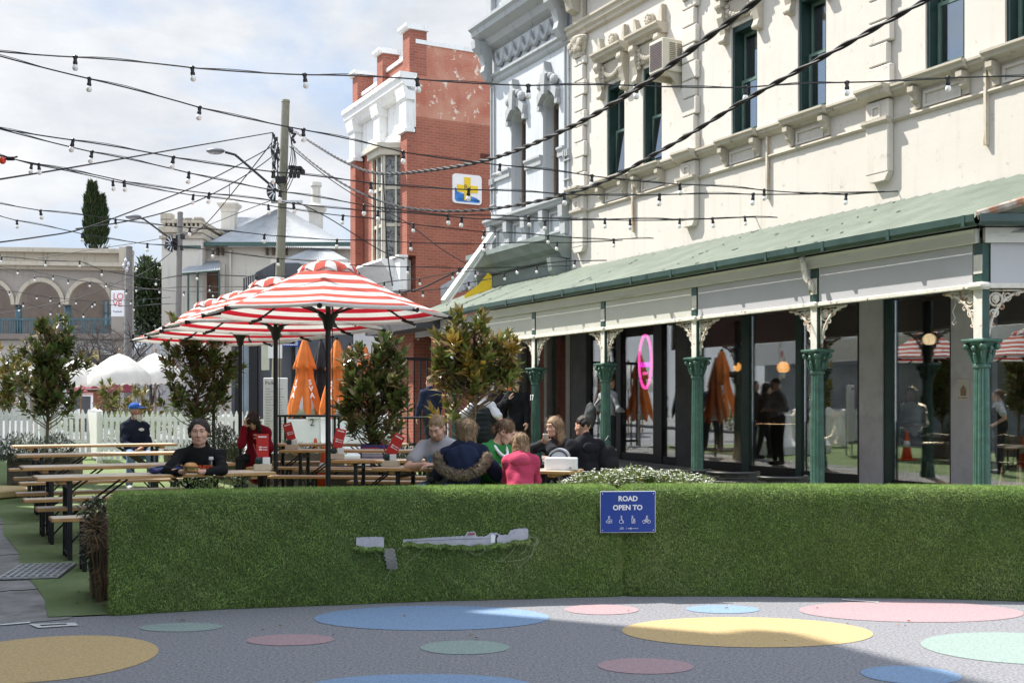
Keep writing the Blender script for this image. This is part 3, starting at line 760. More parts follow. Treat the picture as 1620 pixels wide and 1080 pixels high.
# hoods and consoles
def lerp3(a, b, t): return Vector(a) * (1 - t) + Vector(b) * t
for (a, b_, c, d) in holes:
    mb = MB(); a2, b2 = a - .26, b_ + .22
    mb.sweepx([(0, 9.24), (-.30, 9.24), (-.30, 9.20), (-.25, 9.17), (-.24, 9.12), (-.15, 9.08), (-.12, 9.03), (0, 9.03)], a2, b2)
    mb.bbox(a2 + .2, b2 - .2, -.06, -.002, 8.60, 9.02, .02)
    for xx in (a2 + .13, b2 - .13):
        pf = [(0, 9.02), (-.22, 9.02), (-.23, 8.92), (-.17, 8.82), (-.19, 8.72), (-.14, 8.58), (-.10, 8.42), (-.13, 8.34), (-.09, 8.27), (0, 8.24)]
        mb.prism(pf, lambda p, k, xx=xx: (xx - .075 + .15 * k, p[0] - .002, p[1]))
        mb.lathe([(.02, -.09), (.065, -.085), (.075, 0), (.065, .085), (.02, .09)], 12, Matrix.Translation((xx, -.17, 8.94)) @ Matrix.Rotation(pi / 2, 4, 'Y'))
        mb.lathe([(.02, -.085), (.05, -.08), (.055, 0), (.05, .08), (.02, .085)], 12, Matrix.Translation((xx, -.10, 8.30)) @ Matrix.Rotation(pi / 2, 4, 'Y'))
        for q in range(5): mb.ell((xx + (.11 if xx < (a + b_) / 2 else -.11), -.08, 8.9 - q * .09), (.05, .05, .055), 8, 5)
    for q in range(9):
        u = q / 8; mb.ell((a2 + .27 + (b2 - a2 - .54) * u, -.08, 8.80 - .14 * sin(pi * u)), (.055, .05, .065), 8, 5)
    # crest: acroteria and a rosette
    xm = (a2 + b2) / 2
    mb.lathe([(.14, 0), (.14, .05), (.10, .08), (.04, .10)], 14, face_frame((xm, -.02, 9.46), (1, 0, 0), (0, 0, 1)))
    for q in range(8): mb.ell((xm + .09 * cos(q * pi / 4), -.10, 9.46 + .09 * sin(q * pi / 4)), (.035, .03, .035), 7, 4)
    for xx, sg_ in ((a2 + .06, 1), (b2 - .06, -1)):
        mb.prism([(0, 9.25), (0, 9.62), (.05, 9.60), (.10, 9.48), (.13, 9.34), (.20, 9.25)], lambda p, k, xx=xx, sg_=sg_: (xx + sg_ * p[0], -.12 + .118 * k, p[1]))
    mb.build('window_hood', m_creamtrim, cream)
# entablature
mb = MB()
xa, xb = lx(sL) - .02, lx(sR) + .02
mb.sweepx([(-.003, 10.22), (-.20, 10.22), (-.20, 10.17), (-.15, 10.13), (-.15, 10.05), (-.09, 10.0), (-.09, 9.93), (-.003, 9.90)], xa, xb)
mb.sweepx([(-.004, 11.35), (-.62, 11.35), (-.62, 11.25), (-.52, 11.18), (-.50, 11.05), (-.18, 11.0), (-.12, 10.88), (-.004, 10.85)], xa, xb)
for s in pil:
    x = lx(s); mb.bbox(x - .22, x + .22, -.14, -.004, 10.23, 10.84, .02)
    mb.prism([(0, 11.04), (-.5, 11.04), (-.48, 10.85), (-.25, 10.70), (-.20, 10.48), (0, 10.40)], lambda p, k, x=x: (x - .14 + .28 * k, p[0] - .145, p[1]))
for s in np.arange(sL - 1.6, sR, -1.45):
    x = lx(s); mb.prism([(0, 11.0), (-.40, 11.0), (-.38, 10.86), (-.16, 10.7), (-.10, 10.5), (0, 10.45)], lambda p, k, x=x: (x - .07 + .14 * k, p[0] - .005, p[1]))
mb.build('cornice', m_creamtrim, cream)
# ---- shopfront
sf = [('pier', 907, 930, m_charcoal), ('glass', 930, 976), ('mull', 976, 983, m_black), ('glass', 983, 1034), ('mull', 1034, 1048, m_black), ('glass', 1048, 1069), ('mull', 1069, 1073, m_black),
      ('pier', 1073, 1100, m_charcoal), ('mull', 1100, 1106, m_dkgreen), ('glass', 1106, 1174), ('mull', 1174, 1186, m_dkgreen), ('glass', 1186, 1259), ('mull', 1259, 1269, m_dkgreen), ('glass', 1269, 1357),
      ('mull', 1357, 1362, m_black), ('pier', 1362, 1399, m_pier), ('mull', 1399, 1412, m_dkgreen), ('glass', 1412, 1503), ('mull', 1503, 1507, m_black), ('pier', 1507, 1552, m_pier), ('mull', 1552, 1558, m_dkgreen), ('glass', 1558, 1640), ('mull', 1640, 1650, m_dkgreen), ('pier', 1650, 1760, m_pier)]
fl = .13
for e in sf:
    xa = lx(onT(e[1], T0)[0]); xb = lx(onT(e[2], T0)[0]); gz = g(S0 - xa) + .05
    if e[0] == 'pier':
        mb = MB(); mb.bbox(xa + .001, xb - .001, -.05, .35, gz, 4.249, .012); mb.build('pier', e[3], cream)
    elif e[0] == 'mull':
        mb = MB(); mb.bbox(xa + .001, xb - .001, -.02, .16, gz, 3.62, .01); mb.build('window_frame', e[3], cream)
    else:
        mb = MB(); mb.box(xa, xb, .0, .12, 3.45, 3.62); mb.build('window_head', m_black, cream); mb = MB(); mb.box(xa, xb, .0, .12, gz, gz + .22); o = mb.build('window_sill', m_black, cream)
        mb = MB(); mb.box(xa, xb, .05, .06, gz + .22, 3.45); mb.build('pane', m_glass, o)
mb = MB(); mb.box(lx(sL), lx(sR), -.01, .35, 3.621, 4.248); mb.build('lintel', m_charcoal, cream)
# inside of the shops
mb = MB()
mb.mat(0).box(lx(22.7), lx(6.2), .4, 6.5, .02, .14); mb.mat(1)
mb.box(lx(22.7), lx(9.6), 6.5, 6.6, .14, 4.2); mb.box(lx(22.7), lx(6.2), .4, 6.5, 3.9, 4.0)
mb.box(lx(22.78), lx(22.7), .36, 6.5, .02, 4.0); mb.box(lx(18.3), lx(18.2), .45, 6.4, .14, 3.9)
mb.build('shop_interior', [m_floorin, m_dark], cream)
mb = MB()
for k in range(5):
    x = lx(17.6) + k * 1.0
    mb.box(x, x + .85, 6.3, 6.48, .9, 2.6)
mb.build('wall_shelves', mat('shelf_brown', (.10, .07, .045), .7, .4, 2, stretch=(1, 1, 9)), cream)
tt = 14.3
def inside(px, py, t): s, z = sz(px, py, t); return W(s, t, z), s
for k in range(5): mb = MB(); y = .45 + k * 1.5; mb.box(lx(6.25), lx(6.15), y, y + .1, .14, 3.9); mb.build('side_window_frame', m_dkgreen, cream)
mb = MB(); mb.add([(lx(6.2), .4, .14), (lx(6.2), 6.5, .14), (lx(6.2), 6.5, 3.9), (lx(6.2), .4, 3.9)], [(0, 1, 2, 3)]); mb.build('side_pane', m_glass, cream)
# counters behind the glass
for nm, p0, p1, ztop, lab in (('counter', 986, 1040, 1.02, 'brown timber bar counter behind the glass under the pink neon sign'), ('counter', 1187, 1262, .98, 'dark slatted counter behind the glass where a man in a dark jacket stands')):
    sa, _ = onT(p0, tt); sb, _ = onT(p1, tt); sm = (sa + sb) / 2; w = abs(sa - sb)
    r = thing(nm, lab, 'counter', W(sm, tt, .14), RZ)
    mb = MB(); n = int(w / .06)
    for i in range(n): mb.box(-w / 2 + i * w / n, -w / 2 + (i + .62) * w / n, -.27, -.24, .05, ztop - .06)
    mb.build('slats', m_dark2, r)
    mb = MB(); mb.box(-w / 2, w / 2, -.235, .3, 0, ztop - .06); mb.build('body', m_dark, r)
    mb = MB(); mb.bbox(-w / 2 - .03, w / 2 + .03, -.31, .34, ztop - .055, ztop, .008); mb.build('top', m_dark2, r)
m_lamp = emission('warm_globe', (1.0, .42, .10), 1.6); m_lampw = emission('white_globe', (1.0, .72, .42), 1.3)
for (px, py, t, rr, m_, lab) in ((1162, 580, 14.6, .115, m_lamp, 'glowing amber globe lamp behind the window left of the dark green mullion'), (1238, 581, 14.6, .115, m_lamp, 'glowing amber globe lamp above the man in the dark jacket'), (1469, 537, 14.6, .10, m_lampw, 'pale glowing globe lamp hanging above the woman in white')):
    p, s = inside(px, py, t)
    r = thing('globe_lamp', lab, 'lamp', p, 0, 'globe lamps in the shop')
    mb = MB(); mb.lathe([(rr * sin(a), -rr * cos(a)) for a in np.linspace(.62, pi - .02, 13)], 20); del mb.f[-2], mb.m[-2]; mb.build('globe', m_, r, True)
    pl_ = bpy.data.lights.new('lamp_bulb', 'POINT'); pl_.energy = 480; pl_.shadow_soft_size = .02; pl_.color = (1, .78, .52); po_ = bpy.data.objects.new('lamp_bulb', pl_); COL.objects.link(po_); po_.parent = r; po_.location = (0, 0, -rr * .1)
    mb = MB(); mb.tube([(0, 0, rr), (0, 0, 3.85 - p.z)], .008, 6); mb.build('cord', m_black, r)
# pink neon sign
p, s = inside(1021, 572, 13.62)
r = thing('neon_sign', 'glowing pink oval neon sign hanging in the shop window', 'neon sign', p, RZ)
mb = MB(); mb.tube([(.235 * cos(2 * pi * i / 40), -.02, .57 * sin(2 * pi * i / 40)) for i in range(41)], .015, 8, False); mb.tube([(.205 * cos(2 * pi * i / 40), -.02, .53 * sin(2 * pi * i / 40)) for i in range(41)], .008, 8, False)
mb.build('tube', emission('neon_pink', (1.0, .06, .42), 3.0), r, True)
text('lettering', 'HUMAI', .15, emission('neon_magenta', (.85, .01, .75), 2.2), r, face_frame((0, -.02, -.07), (1, 0, 0), (0, 0, 1)), bold=.006)
text('lettering', 'CAFE', .085, emission('neon_rose', (1, .10, .40), 2.2), r, face_frame((0, -.02, -.25), (1, 0, 0), (0, 0, 1)), bold=.003)
mb = MB(); mb.tube([(0, 0, .57), (0, 0, 3.4 - p.z)], .004, 5); mb.build('wire', m_black, r)
# bluish price cards on the bar
for py, w_ in ((691, .5), (707, .42)):
    p, s = inside(1018, py, 13.98); r = thing('notice_card', 'small lilac notice card on the bar front, ' + ('upper' if py < 700 else 'lower') + ' of the two', 'notice', p, RZ, 'cards on the bar')
    mb = MB(); mb.bbox(-w_ / 2, w_ / 2, -.004, .004, -.085, .085, .002); mb.build('card', mat('lilac_card', (.28, .30, .62), .6, .1, 5) if py < 700 else bpy.data.materials['lilac_card'], r)
    text('lettering', 'LUNCH' if py < 700 else 'OPEN', .12, m_signwhite, r, face_frame((0, -.0045, 0), (1, 0, 0), (0, 0, 1)), bold=.002, extrude=.001)
# row of cups on the bar top
for i in range(7):
    sa, _ = onT(988 + i * 6, 14.25); r = thing('cup_stack', 'white cup standing in the row on the bar behind the glass', 'cup', W(sa, 14.25, 1.16), RZ, 'cups on the bar')
    mb = MB(); mb.lathe([(.03, 0), (.042, .10 + .03 * (i % 3)), (.044, .105 + .03 * (i % 3)), (.036, .10)], 12); mb.build('cup', m_plasticw, r, True)
# surfboard shaped plaque, poster on the pier
p, s = inside(1163, 560, 13.75); r = thing('hanging_plaque', 'pale blue thong shaped plaque hanging in the window above an amber lamp', 'plaque', p, RZ)
mb = MB(); mb.prism([(.09 * cos(a) * (1 + .15 * sin(2 * a)), .22 * sin(a)) for a in np.linspace(0, 2 * pi, 28)[:-1]], lambda q, k: (q[0], -.01 + .02 * k, q[1])); mb.build('board', mat('pale_blue', (.20, .42, .62), .5, .08, 5), r)
mb = MB(); mb.tube([(-.05, -.014, -.06), (-.045, -.014, .04), (0, -.014, .10), (.045, -.014, .04), (.05, -.014, -.06)], .008, 6); mb.build('strap', m_dkgreen, r)
s, z = sz(1529, 616, T0); r = thing('wall_notice', 'small cream notice with a brown picture on the grey pier beside the corner column', 'notice', W(s, T0 - .055, z), RZ)
mb = MB(); mb.bbox(-.105, .105, -.008, 0, -.155, .155, .003); mb.build('sheet', mat('notice_cream', (.55, .50, .44), .7, .08, 4), r)
mb = MB(); mb.prism([(-.05, -.09), (.05, -.09), (.055, .0), (0, .07), (-.055, .0)], lambda q, k: (q[0], -.0085 - .001 * k, q[1])); mb.box(-.07, .07, -.0105, -.0085, -.125, -.112); mb.box(-.09, -.078, -.0105, -.0085, -.13, -.10); mb.build('picture', mat('notice_brown', (.28, .19, .13), .8, .4, 30), r)
# air conditioner
r = thing('air_conditioner', 'boxy cream air conditioner jutting from the upper wall beside a sash window', 'air conditioner', W(18.72, 13.5, 8.08), RZ)
m_acw = mat('ac_beige', (.60, .56, .46), .6, .08, 3, col2=(.45, .38, .26), c2=(.58, .8), c2s=4)
mb = MB(); mb.bbox(-.24, .24, -.50, -.005, 0, .64, .015); mb.build('case', m_acw, r)
mb = MB()
for i in range(16): mb.box(-.20, .20, -.512, -.501, .06 + i * .033, .06 + i * .033 + .018)
mb.build('front_grille', mat('ac_grille', (.10, .075, .08), .6, .2, 10), r)
mb = MB()
for (y0, y1) in ((-.34, -.20), (-.16, -.03)):
    for i in range(12): mb.box(.241, .249, y0, y1, .12 + i * .038, .12 + i * .038 + .018)
mb.build('side_vent', mat('ac_vent', (.22, .19, .12), .7, .2, 10), r)
mb = MB(); mb.box(-.20, -.16, -.45, -.01, -.12, -.002); mb.box(.16, .20, -.45, -.01, -.03, -.002); mb.prism([(-.4, -.01), (-.01, -.01), (-.01, -.3)], lambda q, k: (.165 + .03 * k, q[0], q[1])); mb.build('bracket', m_creamtrim, r)

# ------------------------------------------------------------------ verandah
ver = thing('verandah', 'long street verandah with green corrugated roof and cream fascia on fluted green columns', 'verandah', W(S0, 11.0, 0), RZ)
vx = lambda s: S0 - s
ZG0, ZG1, ZT = 3.51, 3.62, 4.62
sC = onT(1553, 11.0)[0]; sE = 22.6
ye, yw = -.22, 2.49                                   # eave edge, wall line
mb = MB(); corr(mb, (vx(sE), ye, ZG1 - .02), (vx(sC) + .12, ye, ZG1 - .02), (vx(sC) + 2.7, yw, ZT), (vx(sE), yw, ZT), 62, .030, 10, 2, 1)
mb.build('roof_sheet', m_roofgreen, ver, True)
cosr = Matrix.Rotation(-RZ, 3, 'Z')                   # world direction -> local
dirE = (cosr @ Vector((1, .03, 0))).normalized()
c0 = Vector((vx(sC), 0, 0)); e1 = c0 + dirE * 3.2
eout = Vector((dirE.y, -dirE.x, 0))
ec = Vector((vx(sC) + .12, ye, 0)); ee = e1 + eout * .22
mb = MB(); corr(mb, (ec.x, ec.y, ZG1 - .02), (ee.x, ee.y, ZG1 - .02), (vx(sC) + 4.2, yw + .6, ZT), (vx(sC) + 2.7, yw, ZT), 15, .03, 10, 2, 1)
mb.build('roof_sheet', m_roofgreen, ver, True)
mb = MB(); mb.tube([(ec.x, ec.y, ZG1 + .01), (vx(sC) + 2.7, yw, ZT + .03)], .055, 8); mb.build('hip_flashing', mat('rusty_flashing', (.30, .26, .22), .7, .4, 6, col2=(.28, .12, .06), c2=(.5, .6), c2s=8), ver)
# gutter: quad profile
gp = [(0, 0), (-.10, .0), (-.125, .04), (-.125, .125), (-.11, .125), (-.108, .05), (-.09, .018), (0, .018)]
mb = MB(); mb.sweepx([(ye + .03 + p[0], ZG0 + p[1]) for p in gp], vx(sE), ec.x + .03)
Mg = Matrix(((dirE.x, -dirE.y, 0), (dirE.y, dirE.x, 0), (0, 0, 1))).to_4x4()
def along(mb, prof, a, L, off=0):      # profile (out,z): out positive away from the building
    mb.prism(prof, lambda p, k: tuple(Vector((a.x, a.y, 0)) + dirE * (L * k) + eout * p[0] + Vector((0, 0, p[1]))))
along(mb, [(.19 - p[0] if False else -p[0] - .03, ZG0 + p[1]) for p in gp], Vector((ec.x, ec.y, 0)) + eout * .0, 3.3)
mb.build('gutter', m_gutter, ver)
for s in np.arange(sE - .7, sC, -1.15): mb = MB(); mb.box(vx(s), vx(s) + .05, ye - .102, ye - .06, ZG0 - .004, ZG0 + .127); mb.build('gutter_clip', m_gutter, ver)
posts = [onT(p, 11.0)[0] for p in (1553, 1293, 1103, 958, 848)]
m_fascia = mat('fascia_cream', (.60, .585, .53), .6, .06, 2, col2=(.42, .40, .35), c2=(.6, .78), c2s=2, c2stretch=(.5, 1, 5))
m_valance = [mat('valance_lilac', (.47, .465, .48), .6, .05, 1.5), mat('valance_cream', (.56, .55, .49), .6, .05, 1.5)]
mb = MB(); mb.bbox(vx(sE), vx(sC) - .0, -.10, -.03, 3.335, 3.508, .008); along(mb, [(.03, 3.335), (.10, 3.335), (.10, 3.508), (.03, 3.508)], c0, 3.2)
mb.sweepx([(-.13, 3.495), (-.10, 3.495), (-.10, 3.46)], vx(sE), vx(sC) - .02)
mb.build('fascia_board', m_fascia, ver)
mb = MB()
edge = [sE + .0] + posts[::-1]
for i in range(len(posts)):
    sa = posts[i]; sb = posts[i + 1] if i < 4 else sE
    mv = m_valance[0 if i < 2 else 1]
    v_ = MB(); v_.bbox(vx(sb) + (.085 if i < 4 else 0), vx(sa) - .085, -.052, -.03, 2.87, 3.332, .004); v_.build('valance_panel', mv, ver)
v_ = MB(); along(v_, [(.030, 2.87), (.052, 2.87), (.052, 3.332), (.030, 3.332)], c0 + dirE * .085, 3.0); v_.build('valance_panel', mat('valance_lilac_side', (.47, .465, .48), .6, .05, 1.5), ver)  # same lilac as the nearest street panels
m_oldwhite = mat('peeling_white', (.66, .63, .56), .7, .15, 6, col2=(.26, .17, .10), c2=(.6, .66), c2s=11)
mb.bbox(vx(sE), vx(sC), -.075, -.02, 2.812, 2.868, .008); along(mb, [(.02, 2.812), (.075, 2.812), (.075, 2.868), (.02, 2.868)], c0 + dirE * .02, 3.2)
mb.build('valance_rail', m_oldwhite, ver)
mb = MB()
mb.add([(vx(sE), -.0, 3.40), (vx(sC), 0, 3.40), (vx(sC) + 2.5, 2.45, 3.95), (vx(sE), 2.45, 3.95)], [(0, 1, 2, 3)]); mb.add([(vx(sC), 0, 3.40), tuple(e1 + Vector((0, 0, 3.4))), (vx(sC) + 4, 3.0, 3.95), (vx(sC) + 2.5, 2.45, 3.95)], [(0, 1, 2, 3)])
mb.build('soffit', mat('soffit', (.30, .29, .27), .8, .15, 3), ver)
m_ironlace = mat('iron_lace', (.64, .60, .52), .6, .12, 8, col2=(.30, .15, .06), c2=(.50, .60), c2s=16)
def scroll(mb, c, r, turns, dr, a0, M, w=.011, flip=1):
    pts = []
    n = int(turns * 16)
    for i in range(n + 1):
        a = a0 + flip * 2 * pi * i / 16; rr = r * (1 - dr * i / n)
        pts.append(M @ Vector((c[0] + rr * cos(a), 0, c[1] + rr * sin(a))))
    mb.tube(pts, w, 6)
def bracket(M):          # local: x out from the post, z down from the rail, made of a curved arm, scrolls and a shield
    b = MB(); R_ = .46
    arc = [M @ Vector((.02 + R_ - R_ * cos(a), 0, -.56 + .54 * sin(a))) for a in np.linspace(0, pi / 2, 12)]
    b.tube(arc, [.020] * 12, 6); b.tube([M @ Vector((.012, 0, -.56)), M @ Vector((.012, 0, -.01))], .014, 6); b.tube([M @ Vector((0, 0, -.012)), M @ Vector((.50, 0, -.012))], .013, 6)
    scroll(b, (.10, -.12), .075, 1.0, .0, 0, M, .013); scroll(b, (.10, -.12), .05, 1.6, .8, 1, M, .010)
    scroll(b, (.235, -.085), .062, 1.7, .75, 2.2, M); scroll(b, (.075, -.275), .056, 1.7, .75, 0.5, M, flip=-1); scroll(b, (.36, -.045), .034, 1.4, .7, 2.5, M, .008); scroll(b, (.055, -.41), .036, 1.4, .7, 0, M, .008, -1)
    scroll(b, (.175, -.205), .03, 1.2, .5, 4, M, .008)
    b.prism([(.06, -.06), (.14, -.06), (.145, -.13), (.10, -.185), (.055, -.13)], lambda p, k: M @ Vector((p[0], -.008 + .016 * k, p[1])))
    return b
def column(px, s, i, corner=False):
    gz = g(s) + .12; x = vx(s)
    c = MB(); c.bbox(x - .062, x + .062, -.060, .062, 2.22, 3.333, .008); po = c.build('post', m_green, ver)
    w_ = MB(); w_.box(x - .060, x + .060, -.0665, -.0602, 2.222, 2.80)
    w_.box(x - .060, x + .060, -.0665, -.0602, 2.98, 3.20); w_.build('painted_face', m_oldwhite, po)
    c = MB(); c.bbox(x - .085, x + .085, -.105, -.0, 2.80, 2.875, .02) if not corner else c.bbox(x - .12, x + .12, -.13, .05, 2.795, 2.88, .03); c.build('corbel', m_oldwhite, po)
    # fluted shaft with base and capital
    M_ = Matrix.Translation((x, 0, 0))
    c = MB(); c.lathe([(.13, gz), (.13, gz + .10), (.115, gz + .12), (.115, gz + .20), (.10, gz + .24)], 20, M_); c.lathe([(.098, gz + .24), (.094, gz + .9), (.084, 1.86), (.083, 1.88)], 32, M_, 1, .10)
    c.lathe([(.086, 1.88), (.10, 1.895), (.10, 1.92), (.086, 1.935)], 20, M_)
    c.build('column', m_greencol, po, True, auto=True)
    c = MB(); c.lathe([(.082, 1.935), (.088, 2.0), (.10, 2.10), (.145, 2.17), (.16, 2.18)], 18, M_)
    c.bbox(x - .165, x + .165, -.165, .165, 2.182, 2.222, .012)
    for k in range(8):      # acanthus leaves curling outwards, volutes on the corners
        a = k * pi / 4; r2 = .14 if k % 2 else .115
        p0 = Vector((x + .088 * cos(a), .088 * sin(a), 1.95)); tip = Vector((x + r2 * cos(a), r2 * sin(a), 2.06 + (.06 if k % 2 else 0)))
        c.tube([p0, (p0 + tip) / 2 + Vector((cos(a) * .012, sin(a) * .012, .01)), tip, tip + Vector((cos(a) * .02, sin(a) * .02, -.02))], [.026, .024, .022, .010], 6)
    for k in range(4):
        a = pi / 4 + k * pi / 2; c.ell((x + .165 * cos(a), .165 * sin(a), 2.135), (.042, .042, .042), 10, 6)
        c.ell((x + .13 * cos(a + pi / 4), .13 * sin(a + pi / 4), 2.11), (.03, .03, .035), 8, 5)
    c.build('capital', m_greencol, po, True, auto=True)
    for sgn in ((-1, 1) if not corner else (-1,)):
        bracket(Matrix.Translation((x + sgn * .065, 0, 2.805)) @ Matrix.Diagonal((sgn, 1, 1, 1))).build('bracket', m_ironlace, po, True)
    if corner:
        bracket(Matrix.Translation((x, 0, 2.805)) @ Mg @ Matrix.Translation((.065, 0, 0))).build('bracket', m_ironlace, po, True)
    if i == 4:
        text('house_number', '17', .16, m_signwhite, po, face_frame((x, -.100, 1.62), (1, 0, 0), (0, 0, 1)), bold=.003)
    return po
for i, s in enumerate(posts): column(0, s, i, i == 0)
# downpipe at the second post
x = vx(posts[1]) - .09
mb = MB(); mb.tube([(x, -.20, 3.50), (x, -.17, 3.42), (x, -.15, 3.30), (x + .02, -.13, 3.20), (x + .09, -.11, 3.12), (x + .09, -.10, 3.0)], .042, 10); mb.build('downpipe', m_oldwhite, ver, True)
# loose wire hook dangling under the soffit
mb = MB(); x = vx(onT(1500, 11)[0]); mb.tube([(x, .1, 3.3), (x + .003, .1, 2.75)], .003, 5); mb.tube([(x, .1, 2.75), (x + .03, .1, 2.68), (x - .02, .1, 2.58), (x + .02, .1, 2.50), (x - .03, .1, 2.45), (x, .1, 2.42), (x + .035, .1, 2.46)], .007, 5); mb.build('hanging_wire', m_oldwhite, ver)

# ------------------------------------------------------------------ grey terrace building
G0 = 25.0
grey = thing('terrace_building', 'narrow pale grey terrace building with two arched windows and a swagged frieze', 'building', W(G0, 13.5, 0), RZ)
gx = lambda s: G0 - s
gA, gB = gx(27.05), gx(22.87)
gh = []
for p0, p1 in ((809, 832), (859, 884)): gh.append((gx(onT(p0, 13.5)[0]), gx(onT(p1, 13.5)[0]), 6.35, 8.98))
mb = MB(); wall_holes(mb, gA, gB, 4.2, 12.3, gh, .42); shell(mb, gA, gB, 0.1, 12.3, 0, 9)
for (a, b_, c, d) in gh:        # arch spandrels
    n = 8; w = b_ - a; rise = .22
    crv = [(a + w * i / n, d - rise * (2 * i / n - 1) ** 2) for i in range(n + 1)]
    for i in range(n): mb.add([(crv[i][0], 0, crv[i][1]), (crv[i + 1][0], 0, crv[i + 1][1]), (crv[i + 1][0], 0, d), (crv[i][0], 0, d), (crv[i][0], .42, crv[i][1]), (crv[i + 1][0], .42, crv[i + 1][1])], [(0, 1, 2, 3), (0, 4, 5, 1)])
mb.build('wall', m_grey, grey)
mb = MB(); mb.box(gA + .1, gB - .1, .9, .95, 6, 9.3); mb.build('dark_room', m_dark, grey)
m_brownsash = mat('brown_sash', (.16, .12, .09), .5, .25, 8)
for (a, b_, c, d) in gh:
    mb = MB(); mb.box(a, a + .06, .30, .40, c, d - .05); mb.box(b_ - .06, b_, .30, .40, c, d - .05); mb.box(a + .06, b_ - .06, .31, .39, d - .28, d - .03); mb.box(a + .06, b_ - .06, .31, .37, 7.55, 7.63); mb.box(a + .06, b_ - .06, .31, .39, c, c + .10)
    w_ = mb.build('window', m_brownsash, grey); mb = MB(); mb.box(a + .05, b_ - .05, .345, .352, c + .08, d - .2); mb.build('pane', m_glassup, w_)
    # hood: curved archivolt with keystone and finial, imposts
    mb = MB(); xm = (a + b_) / 2; w = b_ - a; n = 12
    for i in range(n):
        u0 = -1.12 + 2.24 * i / n; u1 = -1.12 + 2.24 * (i + 1) / n
        z0 = d - .22 * u0 * u0; z1 = d - .22 * u1 * u1
        q = [(xm + u0 * w / 2, z0 + .05), (xm + u1 * w / 2, z1 + .05), (xm + u1 * w / 2 * 1.1, z1 + .27), (xm + u0 * w / 2 * 1.1, z0 + .27)]
        mb.prism(q, lambda p, k: (p[0], -.14 + .138 * k, p[1]))
    mb.prism([(xm - .07, d - .05), (xm + .07, d - .05), (xm + .12, d + .42), (xm - .12, d + .42)], lambda p, k: (p[0], -.24 + .238 * k, p[1]))
    mb.prism([(xm - .16, d + .42), (xm + .16, d + .42), (xm + .05, d + .52), (xm, d + .75), (xm - .05, d + .52)], lambda p, k: (p[0], -.20 + .198 * k, p[1]))
    for sx in (-1, 1):
        mb.ell((xm + sx * w * .42, -.10, d + .25), (.13, .10, .13), 10, 6); mb.ell((xm + sx * w * .25, -.12, d + .36), (.09, .08, .08), 10, 6)
        mb.box(xm + sx * w * .56 - .06, xm + sx * w * .56 + .06, -.12, -.002, d - .34, d - .22)
    mb.build('window_hood', m_greytrim, grey)
mb = MB()
wx = sorted([h[0] for h in gh] + [h[1] for h in gh])
for (xa, xb) in ((gA + .25, wx[0] - .02), (wx[1] + .02, wx[2] - .02), (wx[3] + .02, gB - .25)):   # impost band and dado between the openings
    mb.sweepx([(-.002, 7.58), (-.10, 7.58), (-.10, 7.53), (-.06, 7.48), (-.06, 7.36), (-.002, 7.34)], xa, xb)
mb.sweepx([(-.003, 10.18), (-.14, 10.18), (-.14, 10.12), (-.08, 10.08), (-.08, 10.0), (-.05, 9.96), (-.003, 9.93)], gA - .01, gB + .0)
mb.sweepx([(-.004, 11.42), (-.66, 11.42), (-.66, 11.34), (-.58, 11.28), (-.56, 11.16), (-.30, 11.06), (-.22, 10.92), (-.10, 10.86), (-.004, 10.82)], gA - .05, gB + .0)
mb.sweepx([(-.004, 12.55), (-.20, 12.55), (-.20, 12.45), (-.10, 12.35), (-.004, 12.3)], gA - .08, gB + .0)
for x in (gA + .16, gB - .14):
    mb.bbox(x - .15, x + .15, -.16, -.003, 11.43, 12.29, .02)
    mb.prism([(0, 11.02), (-.52, 11.02), (-.50, 10.82), (-.30, 10.66), (-.22, 10.4), (-.26, 10.24), (-.14, 10.05), (0, 10.0)], lambda p, k, x=x: (x - .11 + .22 * k, p[0] - .1, p[1]))
    mb.box(x - .12, x - .09, -.05, -.002, 6.6, 9.9); mb.box(x + .06, x + .09, -.05, -.002, 6.6, 9.9)
    z = 5.4
    while z < 7.3: mb.box(x - .12, x + .14, -.07, -.003, z, z + .03); z += .45
    for q in range(3): mb.box(x - .10 + q * .08, x - .06 + q * .08, -.10, -.003, 7.30, 7.46)
mb.bbox(gA + .75, gA + 1.95, -.12, -.003, 11.55, 12.2, .04); mb.bbox(gA + 2.15, gB - .5, -.12, -.003, 11.55, 12.2, .04)
# swags
for i in range(7):
    xa = gA + .42 + i * (gB - gA - .84) / 7; w = (gB - gA - .84) / 7
    pts = [(xa + w * u, -.06, 10.62 - .26 * sin(pi * u)) for u in np.linspace(0, 1, 9)]
    mb.tube(pts, [.03 + .05 * sin(pi * u) for u in np.linspace(0, 1, 9)], 7)
    mb.tube([(xa, -.07, 10.74), (xa + .02, -.07, 10.58), (xa - .01, -.06, 10.36)], [.035, .05, .025], 6)
# first floor parapet: pedestals, panels, rail; shop cornice and signboard
mb.sweepx([(-.004, 6.36), (-.26, 6.36), (-.26, 6.30), (-.20, 6.26), (-.18, 6.20), (-.004, 6.18)], gA - .02, gB)
for k in range(5):
    x = gA + .2 + k * (gB - gA - .4) / 4
    mb.prism([(-.003, 6.18), (-.20, 6.18), (-.19, 5.9), (-.12, 5.75), (-.12, 5.5), (-.003, 5.5)], lambda p, q, x=x: (x - .1 + .2 * q, p[0], p[1]))
    if k < 4:
        xa, xb = x + .2, x + (gB - gA - .4) / 4 - .2
        for (p, q, r_, s_) in ((xa, xb, 6.05, 6.10), (xa, xb, 5.58, 5.63), (xa, xa + .05, 5.63, 6.05), (xb - .05, xb, 5.63, 6.05)): mb.box(p, q, -.06, -.003, r_, s_)
mb.build('mouldings', m_greytrim, grey)
m_gg = mat('grey_green', (.20, .235, .22), .7, .15, 3)
